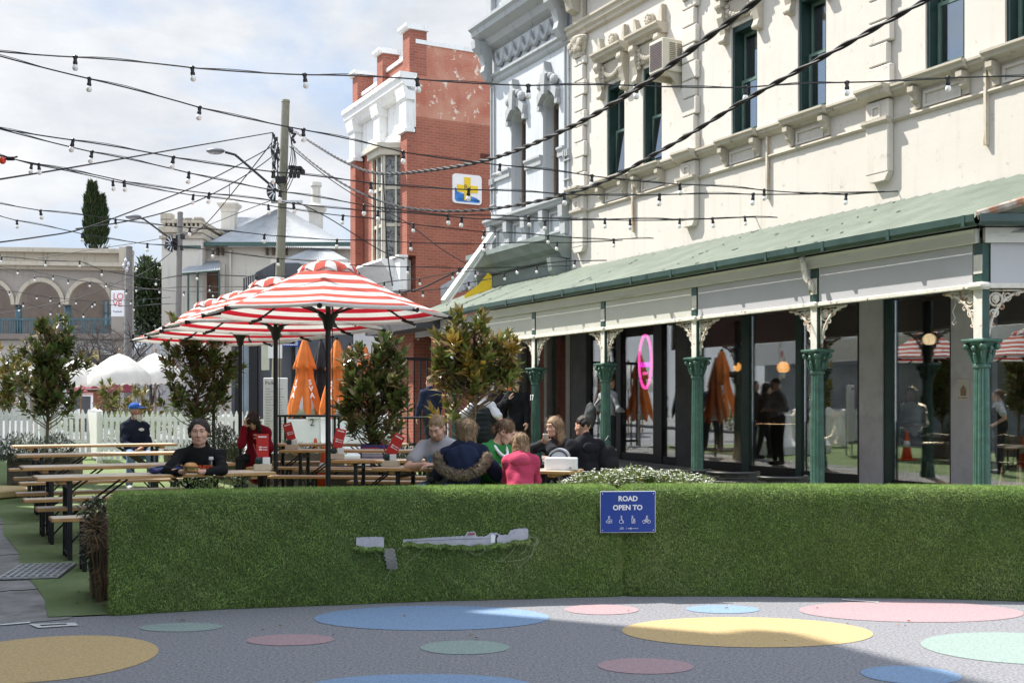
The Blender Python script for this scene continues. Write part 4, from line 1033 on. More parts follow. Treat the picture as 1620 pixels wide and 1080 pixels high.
mb = MB(); mb.sweepx([(-.004, 5.42), (-.70, 5.42), (-.70, 5.30), (-.62, 5.24), (-.50, 5.10), (-.30, 5.02), (-.25, 4.92), (-.004, 4.9)], gA - .1, gB + .0); mb.box(gA, gB, -.12, -.004, 4.25, 4.88)
for x in (gA + .02, gB - .2): mb.prism([(-.13, 4.9), (-.55, 4.9), (-.5, 4.6), (-.22, 4.3), (-.13, 4.25)], lambda p, q, x=x: (x + .18 * q, p[0], p[1]))
mb.build('shop_cornice', m_gg, grey)
# its ground floor: two glazed bays, pilasters
mb = MB()
for a_, b2 in ((gA, gA + .25), (gA + 1.55, gA + 1.75), (gB - 1.25, gB - 1.1), (gB - .2, gB)): mb.bbox(a_ + .002, b2 - .002, -.04, .3, .2, 4.19, .01)
mb.build('pier', mat('pier_taupe', (.24, .23, .22), .8, .1, 3), grey)
mb = MB(); mb.box(gA + .25, gB - .2, .0, .2, 3.4, 4.19); mb.box(gA + .25, gB - .2, .02, .2, .2, .55); mb.build('shop_frame', m_charcoal, grey)
mb = MB(); mb.box(gA + .25, gB - .2, .1, .108, .55, 3.4); mb.build('pane', m_glass, grey)
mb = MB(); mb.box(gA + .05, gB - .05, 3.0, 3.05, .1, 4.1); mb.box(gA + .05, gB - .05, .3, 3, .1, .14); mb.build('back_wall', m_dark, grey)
# curtains seen in the window
mb = MB()
for i in range(22): mb.tube([(gB - .95 + i * .035, .42 + .02 * (i % 2), .3), (gB - .95 + i * .035, .42 + .02 * (i % 2), 3.3)], .02, 6)
mb.build('curtain', mat('curtain', (.30, .29, .28), .9, .15, 4), grey)
# verandah of the grey shop
v2 = thing('shop_verandah', 'shorter green roofed verandah in front of the grey terrace shop', 'verandah', W(G0, 11.3, 0), RZ)
mb = MB(); corr(mb, (gx(27.6), -.22, 3.66), (gx(22.62), -.22, 3.66), (gx(22.62), 2.19, 4.62), (gx(27.6), 2.19, 4.62), 22, .030, 10, 2, 1); mb.build('roof_sheet', m_roofgreen, v2, True)
mb = MB(); mb.sweepx([(-.19 + p[0], 3.56 + p[1]) for p in gp], gx(27.65), gx(22.61)); mb.build('gutter', m_gutter, v2)
mb = MB(); mb.bbox(gx(27.6), gx(22.62), -.08, -.02, 3.20, 3.55, .006); mb.build('fascia_board', m_valance[0], v2)
for s in (27.3, 24.6):
    x = gx(s); mb = MB(); mb.lathe([(.09, g(s) + .12), (.07, .6), (.06, 2.2), (.12, 2.3), (.05, 2.32), (.045, 3.2)], 14, Matrix.Translation((x, 0, 0))); po = mb.build('post', m_green, v2, True, auto=True)
    mb = MB(); mb.box(x - .05, x + .05, -.085, -.05, 2.34, 3.2); mb.build('painted_face', m_white, po)
    for sgn in (-1, 1): bracket(Matrix.Translation((x + sgn * .05, 0, 3.18)) @ Matrix.Diagonal((sgn, 1, 1, 1))).build('bracket', m_ironlace, po, True)
# white hip rail of the lane awning and yellow hoarding
a = W(28.2, 13.35, 5.55)
pA = P(779, 369, 29.6); pB = P(701, 477, 27.2)
r = thing('awning_rail', 'white sloping rail running down in front of the red brick side wall', 'rail', pB)
mb = MB(); mb.tube([Vector((0, 0, 0)), pA - pB], .075, 4); mb.tube([Vector((.08, .1, -.07)), pA - pB + Vector((.08, .1, -.07))], .03, 6); mb.build('rail', m_white, r)
yp = [P(*q, 29.2) for q in ((735, 466), (757, 450), (772, 431), (778, 436), (778, 470), (735, 474))]
r = thing('hoarding', 'bright yellow curved hoarding peeping over the far end of the green verandah roof', 'hoarding', yp[0])
mb = MB(); mb.prism(yp, lambda p, k: tuple(p - yp[0] + Vector((0, .12 * k, 0)))); mb.build('panel', mat('yellow_paint', (.75, .50, .02), .6, .1, 3), r)
sp_ = [P(*q, 31.0) for q in ((697, 470), (757, 455), (757, 424), (733, 428), (716, 442), (697, 452))]
r = thing('shop_sign', 'grey and white painted sign board beside the yellow hoarding', 'sign', sp_[0])
mb = MB(); mb.prism(sp_, lambda p, k: tuple(p - sp_[0] + Vector((0, .1 * k, 0)))); mb.build('board', mat('sign_grey', (.45, .46, .50), .6, .35, 1.4, col2=(.15, .12, .10), c2=(.55, .62), c2s=2.5), r)

# ------------------------------------------------------------------ red brick building
B0 = 32.2
bb = thing('brick_building', 'red brick building with white cornices and a bay window, its upper side wall flaking paint', 'building', W(B0, 13.5, 0), RZ)
bx = lambda s: B0 - s
BL = bx(37.3)
mb = MB(); mb.mat(0); mb.add([(0, 0, .2), (0, 12, .2), (0, 12, 12.55), (0, 0, 12.55)], [(0, 1, 2, 3)]); mb.mat(1)
mb.add([(BL, 0.02, .2), (0, 0.02, .2), (0, .02, 11.9), (BL, .02, 11.9)], [(0, 1, 2, 3)]); mb.add([(BL, 0, .2), (BL, 12, .2), (BL, 12, 12), (BL, 0, 12)], [(3, 2, 1, 0)]); mb.add([(BL, 0, 11.9), (0, 0, 11.9), (0, 12, 11.9), (BL, 12, 11.9)], [(0, 1, 2, 3)])
mb.build('wall', [m_brick, m_brick2], bb)
mb = MB(); mb.box(-.30, .04, -.02, 12, 12.552, 12.68); mb.build('wall_coping', m_whitetrim, bb)
def pier_(x0, x1, z0, z1, capz=.16):
    mb = MB(); mb.box(x0, x1, -.22, .35, z0, z1); o = mb.build('pier', m_brick2, bb)
    if capz: mb = MB(); mb.sweepx([(.40, z1 + .001), (-.30, z1 + .001), (-.36, z1 + .08), (-.36, z1 + capz), (.40, z1 + capz)], x0 - .08, x1 + .08); mb.build('cap', m_whitetrim, o)
pxs = [(-.52, .02), (-2.75, -2.25), (BL, BL + .5)]
for (x0, x1), zt in zip(pxs, (12.95, 12.85, 12.75)): pier_(x0 - .0, x1, 11.62, zt)
mb = MB(); mb.box(BL + .5, -2.75, -.05, .25, 11.6, 12.05); mb.box(-2.25, -.52, -.05, .25, 11.6, 12.25); mb.build('parapet', m_brick2, bb)
mb = MB(); mb.box(BL + .5, -2.75, -.10, .30, 12.05, 12.16); mb.box(-2.25, -.52, -.10, .30, 12.25, 12.36); mb.build('parapet_coping', m_whitetrim, bb)
wt = MB()
wt.sweepx([(-.0, 11.62), (-.56, 11.62), (-.56, 11.48), (-.50, 11.40), (-.48, 11.28), (-.38, 11.20), (-.28, 11.08), (-.0, 11.05)], BL - .15, .10)
wt.box(BL, 0, -.06, -.0, 10.0, 11.05)
for (x0, x1) in pxs:
    wt.bbox(x0, x1 + .02, -.34, -.061, 9.92, 11.05, .02); wt.sweepx([(-.06, 11.19), (-.46, 11.19), (-.44, 11.06), (-.42, 10.98), (-.40, 10.86), (-.36, 10.80), (-.06, 10.8)], x0 - .06, x1 + .08); wt.box(x0 - .05, x1 + .07, -.40, -.061, 9.82, 9.92)
wt.sweepx([(-.06, 10.10), (-.16, 10.10), (-.12, 9.98), (-.06, 9.98)], BL + .5, -.55)
wt.build('white_cornice', m_whitetrim, bb)
for (x0, x1) in pxs:
    mb = MB(); mb.box(x0, x1, -.30, -.0, 6.07, 9.81); mb.build('pier', m_brick2, bb)
    mb = MB(); mb.box(x0, x1, -.30, -.0, .3, 4.95); mb.build('pier', m_brick2, bb)
# bay window
m_bay = mat('bay_cream', (.50, .47, .38), .7, .1, 4); m_leaded = mat('leaded_glass', (.16, .17, .17), .25, .4, 4, col2=(.05, .05, .05), c2=(.52, .56), c2s=9, spec=.6)
by = [(-2.25, -.0), (-1.85, -.70), (-.95, -.70), (-.55, -.0)]
mb = MB(); mb.prism([(-2.5, .0), (-2.0, -.95), (-.8, -.95), (-.45, .0)], lambda p, k: (p[0], p[1], 9.45 + .16 * k)); mb.prism([(-2.4, .0), (-1.95, -.85), (-.85, -.85), (-.5, .0)], lambda p, k: (p[0], p[1], 9.25 + .199 * k)); bay = mb.build('bay_window', m_bay, bb)
mb = MB(); mb.prism([(-2.5, .0), (-1.9, -.5), (-.9, -.5), (-.45, .0)], lambda p, k: (p[0], p[1] * (1 - .3 * k), 9.612 + .25 * k)); mb.build('bay_roof', m_whitetrim, bay)
mb = MB()
for (p, q) in zip(by, by[1:]):
    for u in ((0, .09), (.46, .54), (.91, 1)):
        a0 = Vector((p[0] + (q[0] - p[0]) * u[0], p[1] + (q[1] - p[1]) * u[0], 0)); a1 = Vector((p[0] + (q[0] - p[0]) * u[1], p[1] + (q[1] - p[1]) * u[1], 0)); n_ = (a1 - a0).normalized().cross(Vector((0, 0, 1))) * .04
        mb.prism([tuple(a0), tuple(a1), tuple(a1 + n_), tuple(a0 + n_)], lambda v, k: (v[0], v[1], 5.9 + 3.349 * k))
    for z in (5.9, 7.05, 8.2): mb.prism([(p[0], p[1]), (q[0], q[1]), (q[0] * .98, q[1] + .05), (p[0], p[1] + .05)], lambda v, k, z=z: (v[0], v[1], z + .1 * k - .001))
mb.build('bay_frame', m_bay, bay)
mb = MB(); mb.prism([(b_[0] * .985 - .02, b_[1] + .06) for b_ in by], lambda v, k: (v[0], v[1], 5.92 + 3.3 * k)); mb.build('pane', m_leaded, bay)
mb = MB(); mb.sweepx([(-.0, 5.98), (-.95, 5.98), (-1.0, 5.90), (-.85, 5.75), (-.7, 5.55), (-.45, 5.2), (-.35, 4.95), (-.0, 4.95)], -2.6, -.40)
for (x0, x1) in pxs: mb.bbox(x0 - .04, x1 + .05, -.55, -.301, 4.96, 5.99, .03); mb.box(x0 - .10, x1 + .10, -.62, -.31, 5.99, 6.06)
mb.box(BL + .5, -2.6, -.3, -.0, 5.2, 5.9); mb.build('white_band', m_whitetrim, bb)
mb = MB()    # ground floor arch and scrollwork in white
for i in range(14):
    a0 = pi * i / 14; a1 = pi * (i + 1) / 14
    mb.prism([(-1.4 + .95 * cos(a0), 3.7 + .95 * sin(a0)), (-1.4 + .95 * cos(a1), 3.7 + .95 * sin(a1)), (-1.4 + .7 * cos(a1), 3.7 + .7 * sin(a1)), (-1.4 + .7 * cos(a0), 3.7 + .7 * sin(a0))], lambda p, k: (p[0], -.16 + .158 * k, p[1]))
for i in range(10): mb.ell((-2.6 + .12 * sin(i * 2.1), -.1, 3.4 + i * .15), (.14, .1, .12), 8, 5)
mb.build('arch_trim', m_whitetrim, bb)
mb = MB(); mb.box(BL + .5, -.52, -.05, -.001, .5, 3.6); mb.build('shop_glass', m_dark, bb)
# dark awning of the brick shop front and grey ledge on the side
mb = MB(); mb.box(-.0, .7, .3, 9, 3.05, 3.25); mb.build('side_ledge', m_charcoal, bb)
mb = MB(); mb.box(.0, .03, 2.2, 2.65, 9.25, 9.42); mb.build('air_vent', mat('vent_dark', (.10, .03, .02), .9, .2, 10), bb)
# cross sign
t_, Z_ = onS(738, B0); z_ = H + (CY - 300) / F * Z_
r = thing('cross_sign', 'square white sign with a yellow cross over blue on the red brick side wall', 'sign', W(B0 - .06, t_, z_), RZ)
mb = MB(); n = 40; hw, hh, rr = .50, .46, .11
poly = []
for (cx_, cz_, a0) in ((hw - rr, hh - rr, 0), (-hw + rr, hh - rr, pi / 2), (-hw + rr, -hh + rr, pi), (hw - rr, -hh + rr, 3 * pi / 2)):
    for i in range(6): a = a0 + i * pi / 10; poly.append((cx_ + rr * cos(a), cz_ + rr * sin(a)))
mb.prism(poly, lambda p, k: (-.06 + .06 * k, p[0], p[1])); mb.build('box', m_signwhite, r)
mb = MB(); mb.prism([(p[0] * .86, -.40 + .22 * (1 + sin(p[0] * 9)) if p[1] > 0 else p[1] * .88) for p in poly], lambda p, k: (.0005 + .004 * k, p[0], p[1])); mb.build('blue_patch', mat('sign_blue_patch', (.04, .20, .55), .4, .5, 3), r)
mb = MB(); c_ = [(.11, .11), (.11, .36), (-.11, .36), (-.11, .11), (-.36, .11), (-.36, -.11), (-.11, -.11), (-.11, -.36), (.11, -.36), (.11, -.11), (.36, -.11), (.36, .11)]
mb.prism(c_, lambda p, k: (.006 + .006 * k, p[0], p[1] + .01)); mb.build('cross', mat('sign_yellow', (.80, .55, .02), .4, .06, 4), r)
text('emblem', 'Rx', .22, m_black, r, face_frame((.0135, 0, .05), (0, 1, 0), (0, 0, 1)), extrude=.001)
# ================================================================== FOLIAGE HELPERS
def leafmat(name, col, back, rough=.35, rand=.35, col2=None, spec=.5, trans=.12, c2=(.5, .65), c2s=3):
    return mat(name, col, rough, .25, 5, rand=rand, back=back, col2=col2, c2=c2, c2s=c2s, spec=spec, trans=trans)
m_magn = [leafmat('magnolia_leaf', (.10, .158, .048), (.17, .13, .05), .2, .5, (.18, .21, .055)), leafmat('magnolia_leaf_gold', (.15, .20, .05), (.27, .19, .06), .24, .5, (.46, .29, .05), c2=(.55, .63), c2s=2.6)]
m_bark = mat('bark', (.17, .125, .085), .9, .3, 12, .4, 40, stretch=(3, 3, .6))
m_soft = leafmat('grey_shrub_leaf', (.115, .14, .105), (.16, .18, .14), .6, .3, spec=.2)
m_dkleaf = leafmat('dark_leaf', (.030, .055, .020), (.035, .05, .02), .4, .4)
m_palegr = leafmat('pale_green_leaf', (.19, .25, .075), (.22, .26, .10), .5, .35, spec=.2)
m_flower = mat('white_petal', (.80, .80, .74), .7, .05, 10)
m_dry = leafmat('dry_straw', (.24, .17, .10), (.22, .15, .09), .8, .4, spec=.1)
def magnolia(label, loc, h_tr, blobs, n_ros, mi, seed, lean=0.0, base_branches=True, group='potted magnolia trees', leaf=.175):
    r2 = np.random.default_rng(seed)
    root = thing('magnolia_tree', label, 'tree', loc, 0, group)
    top = max(b[2] for b in blobs)
    tr = MB(); pts = [(0, 0, 0)]
    for k in range(1, 9): pts.append((lean * k / 8 + .02 * sin(k * 1.7 + seed), .02 * cos(k * 2.1 + seed), top * k / 8))
    tr.tube(pts, [.030 * (1 - .75 * k / 8) + .004 for k in range(9)], 8)
    vol = np.array([b[3] * b[4] * b[5] for b in blobs]); ros = []
    for _ in range(int(n_ros * 1.1)):
        bI = r2.choice(len(blobs), p=vol / vol.sum()); cx, cy, cz, rx, ry, rz_ = blobs[bI]
        v = r2.normal(0, 1, 3); v /= np.linalg.norm(v); q = r2.uniform(.25, 1) ** .5 * r2.uniform(.92, 1.18)
        ros.append((cx + v[0] * rx * 1.22 * q, cy + v[1] * ry * q, cz + v[2] * rz_ * q))
    base = []; dirs = []
    for (x, y, z) in ros:
        zt = max(h_tr * .9, z - .25 - .35 * hypot(x, y)); zt = min(zt, top * .98); a = Vector((lean * zt / top, 0, zt)); e = Vector((x, y, z))
        mid = (a + e) / 2 + Vector((0, 0, -.06)); tr.tube([a, mid, e], [.011, .008, .004], 5)
        ax = (e - a).normalized() * .7 + Vector((r2.normal(0, .3), r2.normal(0, .3), .5)); ax.normalize(); u = ax.orthogonal().normalized(); w = ax.cross(u)
        nl = int(r2.integers(13, 20))
        for k in range(nl):
            an = k * 2.4 + r2.uniform(-.3, .3); op = .25 + 1.25 * (k / nl); d = ax * cos(op) + (u * cos(an) + w * sin(an)) * sin(op)
            base.append(e - ax * (.012 * k)); dirs.append(d)
    tr.build('trunk', m_bark, root, True)
    leaves_mesh('crown', [tuple(b_) for b_ in base], [tuple(d) for d in dirs], leaf, leaf * .40, m_magn[mi], root)
    return root
def planter(name, label, loc, w, d, h, rz, m=None, cat='planter', group='timber planter boxes'):
    r = thing(name, label, cat, loc, rz, group); m = m or m_oldwood
    mb = MB(); n = max(2, int(round(h / .14)))
    for i in range(n):
        z0 = i * h / n + .004; z1 = (i + 1) * h / n - .004
        mb.bbox(-w / 2, w / 2, -d / 2, -d / 2 + .03, z0, z1, .004); mb.bbox(-w / 2, w / 2, d / 2 - .03, d / 2, z0, z1, .004)
        mb.bbox(-w / 2, -w / 2 + .03, -d / 2 + .031, d / 2 - .031, z0, z1, .004); mb.bbox(w / 2 - .03, w / 2, -d / 2 + .031, d / 2 - .031, z0, z1, .004)
    mb.build('boards', m, r)
    mb = MB(); mb.box(-w / 2 + .03, w / 2 - .03, -d / 2 + .03, d / 2 - .03, 0, h - .06); mb.build('soil', mat('soil', (.05, .035, .025), .95, .4, 20) if 'soil' not in bpy.data.materials else bpy.data.materials['soil'], r)
    for sx in (-1, 1): mb = MB(); mb.bbox(sx * (w / 2 - .04) - .035, sx * (w / 2 - .04) + .035, -d / 2 - .018, -d / 2 - .001, 0, h + .01, .004); mb.build('corner_post', m, r)
    return r
def shrub(name, label, loc, blobs, n, length, width, m, cat='shrub', group=None, stems=10, upw=.4, flowers=0, seed=1, stem_m=None):
    r2 = np.random.default_rng(seed); root = thing(name, label, cat, loc, 0, group)
    vol = np.array([b[3] * b[4] * b[5] for b in blobs]); base = []; dirs = []
    for _ in range(n):
        i = r2.choice(len(blobs), p=vol / vol.sum()); b = blobs[i]; v = r2.normal(0, 1, 3); v /= np.linalg.norm(v); q = r2.random() ** .45
        lump = 1 + .18 * sin(v[0] * 5 + i) * cos(v[2] * 6 + seed)
        p = np.array([b[0] + v[0] * b[3] * q * lump, b[1] + v[1] * b[4] * q * lump, max(.01, b[2] + v[2] * b[5] * q * lump)]); base.append(p); dirs.append(v * .6 + np.array([0, 0, upw]) + r2.normal(0, .45, 3))
    st_ = MB()
    for k in range(stems):
        i = int(r2.integers(0, len(base))); e = Vector(base[i]); st_.tube([(e.x * .25, e.y * .25, 0), (e.x * .6, e.y * .6, e.z * .6), tuple(e)], [.010, .007, .003], 5)
    st_.build('stems', stem_m or m_bark, root)
    leaves_mesh('foliage', base, dirs, length, width, m, root)
    if flowers:
        fb = []; fd = []
        for _ in range(flowers):
            b = blobs[r2.choice(len(blobs), p=vol / vol.sum())]; v = r2.normal(0, 1, 3); v[2] = abs(v[2]) * 1.2; v /= np.linalg.norm(v); p = np.array([b[0] + v[0] * b[3], b[1] + v[1] * b[4], b[2] + v[2] * b[5] * r2.uniform(.7, 1.25)])
            for k in range(4): fb.append(p); fd.append(np.array([cos(k * pi / 2), sin(k * pi / 2), .3]) + r2.normal(0, .1, 3))
        leaves_mesh('flowers', fb, fd, .016, .012, m_flower, root)
    return root

# ================================================================== FAR BUILDINGS (street end)
def campanel(mb, pts, d, th): mb.prism([P(x, y, d) for x, y in pts], lambda p, k: (p.x, p.y + th * k, p.z))
AD = 52.0
c = P(60, 645, AD)
arc = thing('arcade_building', 'old two storey arcaded building with peeling parapet at the end of the street', 'building', (c.x, c.y, .8))
def L(px, py, dd=0): p = P(px, py, AD); return Vector((p.x - c.x, dd, p.z - .8))
m_arc = cloth_wall('arcade_render', (.335, .30, .26), (.20, .175, .15)); m_arct = cloth_wall('arcade_parapet', (.46, .41, .32), (.15, .135, .11))
m_teal = mat('teal_paint', (.06, .12, .14), .5, .2, 6)
mb = MB()    # upper wall with arches, drawn as strips between arch curve and top
tops = 447; spr = 482; rad = 33
def ztop(px): return 405 if False else 412
cols_ = [-92, -14, 65, 143]
x = -170
for cxp in cols_:
    n = 14
    for i in range(n):
        u0 = -1 + 2 * i / n; u1 = -1 + 2 * (i + 1) / n
        y0 = spr - 36 * sqrt(max(0, 1 - u0 * u0)); y1 = spr - 36 * sqrt(max(0, 1 - u1 * u1))
        q = [L(cxp + u0 * rad, y0), L(cxp + u1 * rad, y1), L(cxp + u1 * rad, 420), L(cxp + u0 * rad, 420)]
        mb.prism([tuple(p) for p in q], lambda p, k: (p[0], p[1] + .5 * k, p[2]))
for a, b2 in ((-170, -125), (-59, -47), (19, 32), (98, 110), (176, 206)):
    q = [L(a, 420), L(b2, 420), L(b2, 482 if b2 < 170 else 560), L(a, 482 if b2 < 170 else 560)]; mb.prism([tuple(p) for p in q], lambda p, k: (p[0], p[1] + .5 * k, p[2]))
mb.build('arcade_wall', m_arc, arc)
mb = MB()
for cxp in cols_:
    for i in range(18):
        a0 = pi * i / 18; a1 = pi * (i + 1) / 18
        q = [L(cxp + R_ * cos(a), spr - (R_ * 1.09) * sin(a)) for R_, a in ((33, a0), (33, a1), (39, a1), (39, a0))]; mb.prism([tuple(p) for p in q], lambda p, k: (p[0], p[1] - .14 + .138 * k, p[2]))
mb.build('arch_moulding', m_arct, arc)
mb = MB()
q = [L(-170, 396), L(206, 400), L(206, 420), L(-170, 414)]; mb.prism([tuple(p) for p in q], lambda p, k: (p[0], p[1] + .02 + .5 * k, p[2]))
for y0, y1, o_ in ((389, 395.9, .25), (412, 418, .5), (418.1, 423, .25)):
    q = [L(-170, y0), L(208, y0 + 6), L(208, y1 + 6), L(-170, y1)]; mb.prism([tuple(p) for p in q], lambda p, k, o_=o_: (p[0], p[1] - o_ + (.4 + o_) * k, p[2]))
q = [L(192, 392), L(205, 392), L(205, 424), L(192, 424)]; mb.prism([tuple(p) for p in q], lambda p, k: (p[0], p[1] - .31 + .6 * k, p[2]))
mb.build('parapet', m_arct, arc)
mb = MB()
for px_ in (-53, 25.5, 104): mb.tube([L(px_, 482, .25), L(px_, 528, .25)], .15, 10)
mb.build('column', m_teal, arc, True)
mb = MB(); a = L(-170, 506, .1); b2 = L(180, 506, .1)
for i in range(90): p = a.lerp(b2, i / 89); mb.box(p.x - .025, p.x + .025, .08, .11, p.z - .68, p.z)
mb.box(a.x, b2.x, .05, .15, a.z, a.z + .08); mb.build('balcony_railing', m_teal, arc)
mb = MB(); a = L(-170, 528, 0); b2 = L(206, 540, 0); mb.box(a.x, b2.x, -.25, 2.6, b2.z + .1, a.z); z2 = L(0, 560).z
mb.box(a.x, L(170, 0).x, 3.1, 3.3, a.z, L(0, 424).z); mb.build('balcony_back_wall', mat('balcony_brown_wall', (.20, .165, .14), .9, .15, 2), arc)  # even brown, darker than the arcade front
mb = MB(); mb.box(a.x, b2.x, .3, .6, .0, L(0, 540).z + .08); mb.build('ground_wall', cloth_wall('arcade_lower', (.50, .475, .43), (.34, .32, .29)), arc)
mb = MB()
for (x0, x1, y0, y1) in ((44, 68, 585, 650), (122, 172, 590, 650), (155, 240, 560, 585)):
    p = L(x0, y1); q = L(x1, y0); mb.box(p.x, q.x, .24, .29, max(0, p.z), q.z)
mb.build('doorway', m_dark, arc)
for (x0, x1, y0, y1) in ((49, 70, 487, 512), (128, 141, 467, 506), (142, 153, 467, 506)):
    p = L(x0, y1); q = L(x1, y0); mb = MB(); mb.box(p.x, q.x, 3.0, 3.09, p.z, q.z); w_ = mb.build('window', mat('far_glass', (.25, .30, .33), .2, .3, 1, spec=.7), arc)
    mb = MB(); xm = (p.x + q.x) / 2; mb.box(xm - .03, xm + .03, 2.95, 2.99, p.z, q.z); mb.box(p.x - .06, p.x, 2.95, 3.05, p.z, q.z); mb.box(q.x, q.x + .06, 2.95, 3.05, p.z, q.z); zz = (p.z + q.z) / 2; mb.box(p.x, q.x, 2.96, 2.985, zz - .03, zz + .03); mb.build('frame', m_teal if x0 > 100 else m_white, w_)
text('street_number', '28', .75, mat('gilt', (.62, .48, .16), .4, .1, 5), arc, face_frame(L(143, 563) + Vector((0, .22, 0)), (1, 0, 0), (0, 0, 1)), bold=.01)
p = P(186, 480, 50.5); r = thing('shop_banner', 'white banner reading LOVE in red letters hanging beside the arcade', 'banner', p)
hw, hh = 10.2 * 50.5 / F, 20.5 * 50.5 / F
mb = MB(); mb.bbox(-hw, hw, 0, .05, -hh, hh, .01); mb.build('board', m_signwhite, r)
m_redl = mat('red_lettering', (.62, .06, .05), .5, .1, 5)
for s_, x_, z_ in (('L', -.11, .30), ('O', .12, .30), ('V', -.10, -.02), ('E', .11, -.02)): text('lettering', s_, .40, m_redl, r, face_frame((x_, -.004, z_), (1, 0, 0), (0, 0, 1)))
mb = MB(); mb.tube([(-.2 + .02 * i, -.006, -.36 + .035 * sin(i * 1.9) + .02 * sin(i * .8)) for i in range(21)], .008, 5); mb.build('script', m_blackm, r)
# house with iron roof
HD = 60.0
c2_ = P(440, 645, HD); hs = thing('gabled_house', 'cream house with a corrugated iron hip roof, two tall chimneys and a crenellated corner tower', 'house', (c2_.x, c2_.y, .8))
def Q(px, py, dd=0):
    d = HD + dd; return Vector(((px - CX) / F * d - c2_.x, dd, H + (CY - py) / F * d - .8))
def qbox(mb, x0, x1, y0, y1, d0, d1):
    a = Q(x0, y1, 0); b_ = Q(x1, y0, 0); mb.box(a.x, b_.x, d0, d1, a.z, b_.z)
m_hw = cloth_wall('house_wall', (.56, .53, .46), (.42, .39, .33))
mb = MB(); qbox(mb, 328, 580, 390, 655, 0, 9); qbox(mb, 265, 328, 372, 655, -1.0, 4); mb.build('wall', m_hw, hs)
mb = MB()
ap = Q(437, 332, 4.0); e0 = Q(322, 388, -.6); e1_ = Q(566, 394, -.6); b0 = Q(330, 388, 9.6); b1 = Q(560, 392, 9.6)
ap2 = Q(452, 332, 4.5)
corr(mb, e0, e1_, ap2, ap, 70, .03, 4, 2); corr(mb, b0, e0, ap, ap + Vector((0, .2, 0)), 20, .03, 4, 2); corr(mb, e1_, b1, ap2 + Vector((0, .2, 0)), ap2, 20, .03, 4, 2)
rf = mb.build('roof', m_iron, hs)
mb = MB(); corr(mb, Q(335, 372, 3), Q(430, 372, 3), Q(405, 344, 6), Q(378, 344, 6), 24, .03, 4); mb.build('rear_roof', m_iron, rf)
mb = MB(); qbox(mb, 320, 567, 386, 392, -.75, -.55); mb.build('gutter', m_green, hs)
for px_ in (344, 352, 422, 432, 452): mb = MB(); qbox(mb, px_, px_ + 3, 393, 404, -.3, -.01); mb.build('eaves_bracket', m_dark2, hs)
for (xc, y0, w, pot) in ((363, 316, 11, 0), (500, 322, 10, 1)):
    mb = MB(); a = Q(xc, 366, 3); t = Q(xc, y0, 3); hwid = w * HD / F; hz = (t.z - a.z)
    M_ = Matrix.Translation((a.x, 3, a.z)) @ Matrix.Rotation(pi / 4, 4, 'Z'); k = 1.414
    mb.lathe([(hwid * k, 0), (hwid * k, hz * .58), (hwid * k * 1.1, hz * .60), (hwid * k * 1.1, hz * .66), (hwid * k * 1.15, hz * .70), (hwid * k * 1.5, hz * .80), (hwid * k * 1.55, hz * .86), (hwid * k * 1.1, hz * .92), (hwid * k * .8, hz * 1.0)], 4, M_)
    ch = mb.build('chimney', m_hw, rf)
    if pot:
        mb = MB(); mb.lathe([(.26, hz), (.24, hz + .9), (.32, hz + .95), (.3, hz + 1.15), (.2, hz + 1.1)], 12, Matrix.Translation((a.x, 3, a.z))); mb.build('chimney_pot', m_hw, ch, True, auto=True)
    else:
        mb = MB(); mb.tube([(a.x, 3, a.z + hz), (a.x, 3, a.z + hz + .9)], .02, 5); mb.build('spike', m_black, ch)
# tower top: crenellations
mb = MB(); qbox(mb, 262, 330, 364, 373, -1.25, 4.2); qbox(mb, 264, 328, 352, 358, -1.1, 4.0)
for x0, x1, y0 in ((264, 281, 343), (290, 300, 350), (302, 312, 350), (316, 328, 349)): qbox(mb, x0, x1, y0, 353, -1.1, -.5)
for x0 in range(268, 326, 7): qbox(mb, x0, x0 + 3, 358, 364, -1.05, -.7)
qbox(mb, 262, 330, 378, 382, -1.12, 0)
mb.build('tower_parapet', m_arct, hs)
mb = MB(); qbox(mb, 270, 326, 393, 397, -1.1, -1.0); mb.build('tower_gutter', m_green, hs)
# little verandah
mb = MB(); corr(mb, Q(282, 432, -2.2), Q(348, 426, -2.2), Q(346, 412, -.1), Q(312, 414, -.1), 16, .03, 4); mb.build('porch_roof', m_iron, hs)
mb = MB(); a = Q(282, 433, -2.2); b_ = Q(348, 428, -2.2); mb.tube([a, b_], .06, 6)
for px_ in (284, 298, 313, 347): mb.tube([Q(px_, 431, -2.15), Q(px_, 500, -2.15)], .06, 6)
mb.build('porch_post', m_green, hs)
mb = MB(); qbox(mb, 288, 345, 430, 520, -.1, -.01); mb.build('porch_back', mat('porch_brown', (.12, .075, .05), .8, .3, 3), hs)
mb = MB(); qbox(mb, 348, 357, 418, 470, -.2, -.01); qbox(mb, 364, 367, 396, 470, -.2, -.01); mb.build('downpipe', m_hw, hs)
mb = MB(); corr(mb, Q(438, 416, -3), Q(566, 420, -3), Q(512, 390, 0), Q(500, 390, 0), 34, .03, 4); corr(mb, Q(440, 416, 2), Q(438, 416, -3), Q(500, 390, 0), Q(500, 390, .2), 8, .03, 4); mb.build('lower_roof', m_iron, rf)
mb = MB(); qbox(mb, 445, 562, 420, 470, -2.6, -.2); mb.build('lower_wall', m_hw, hs)
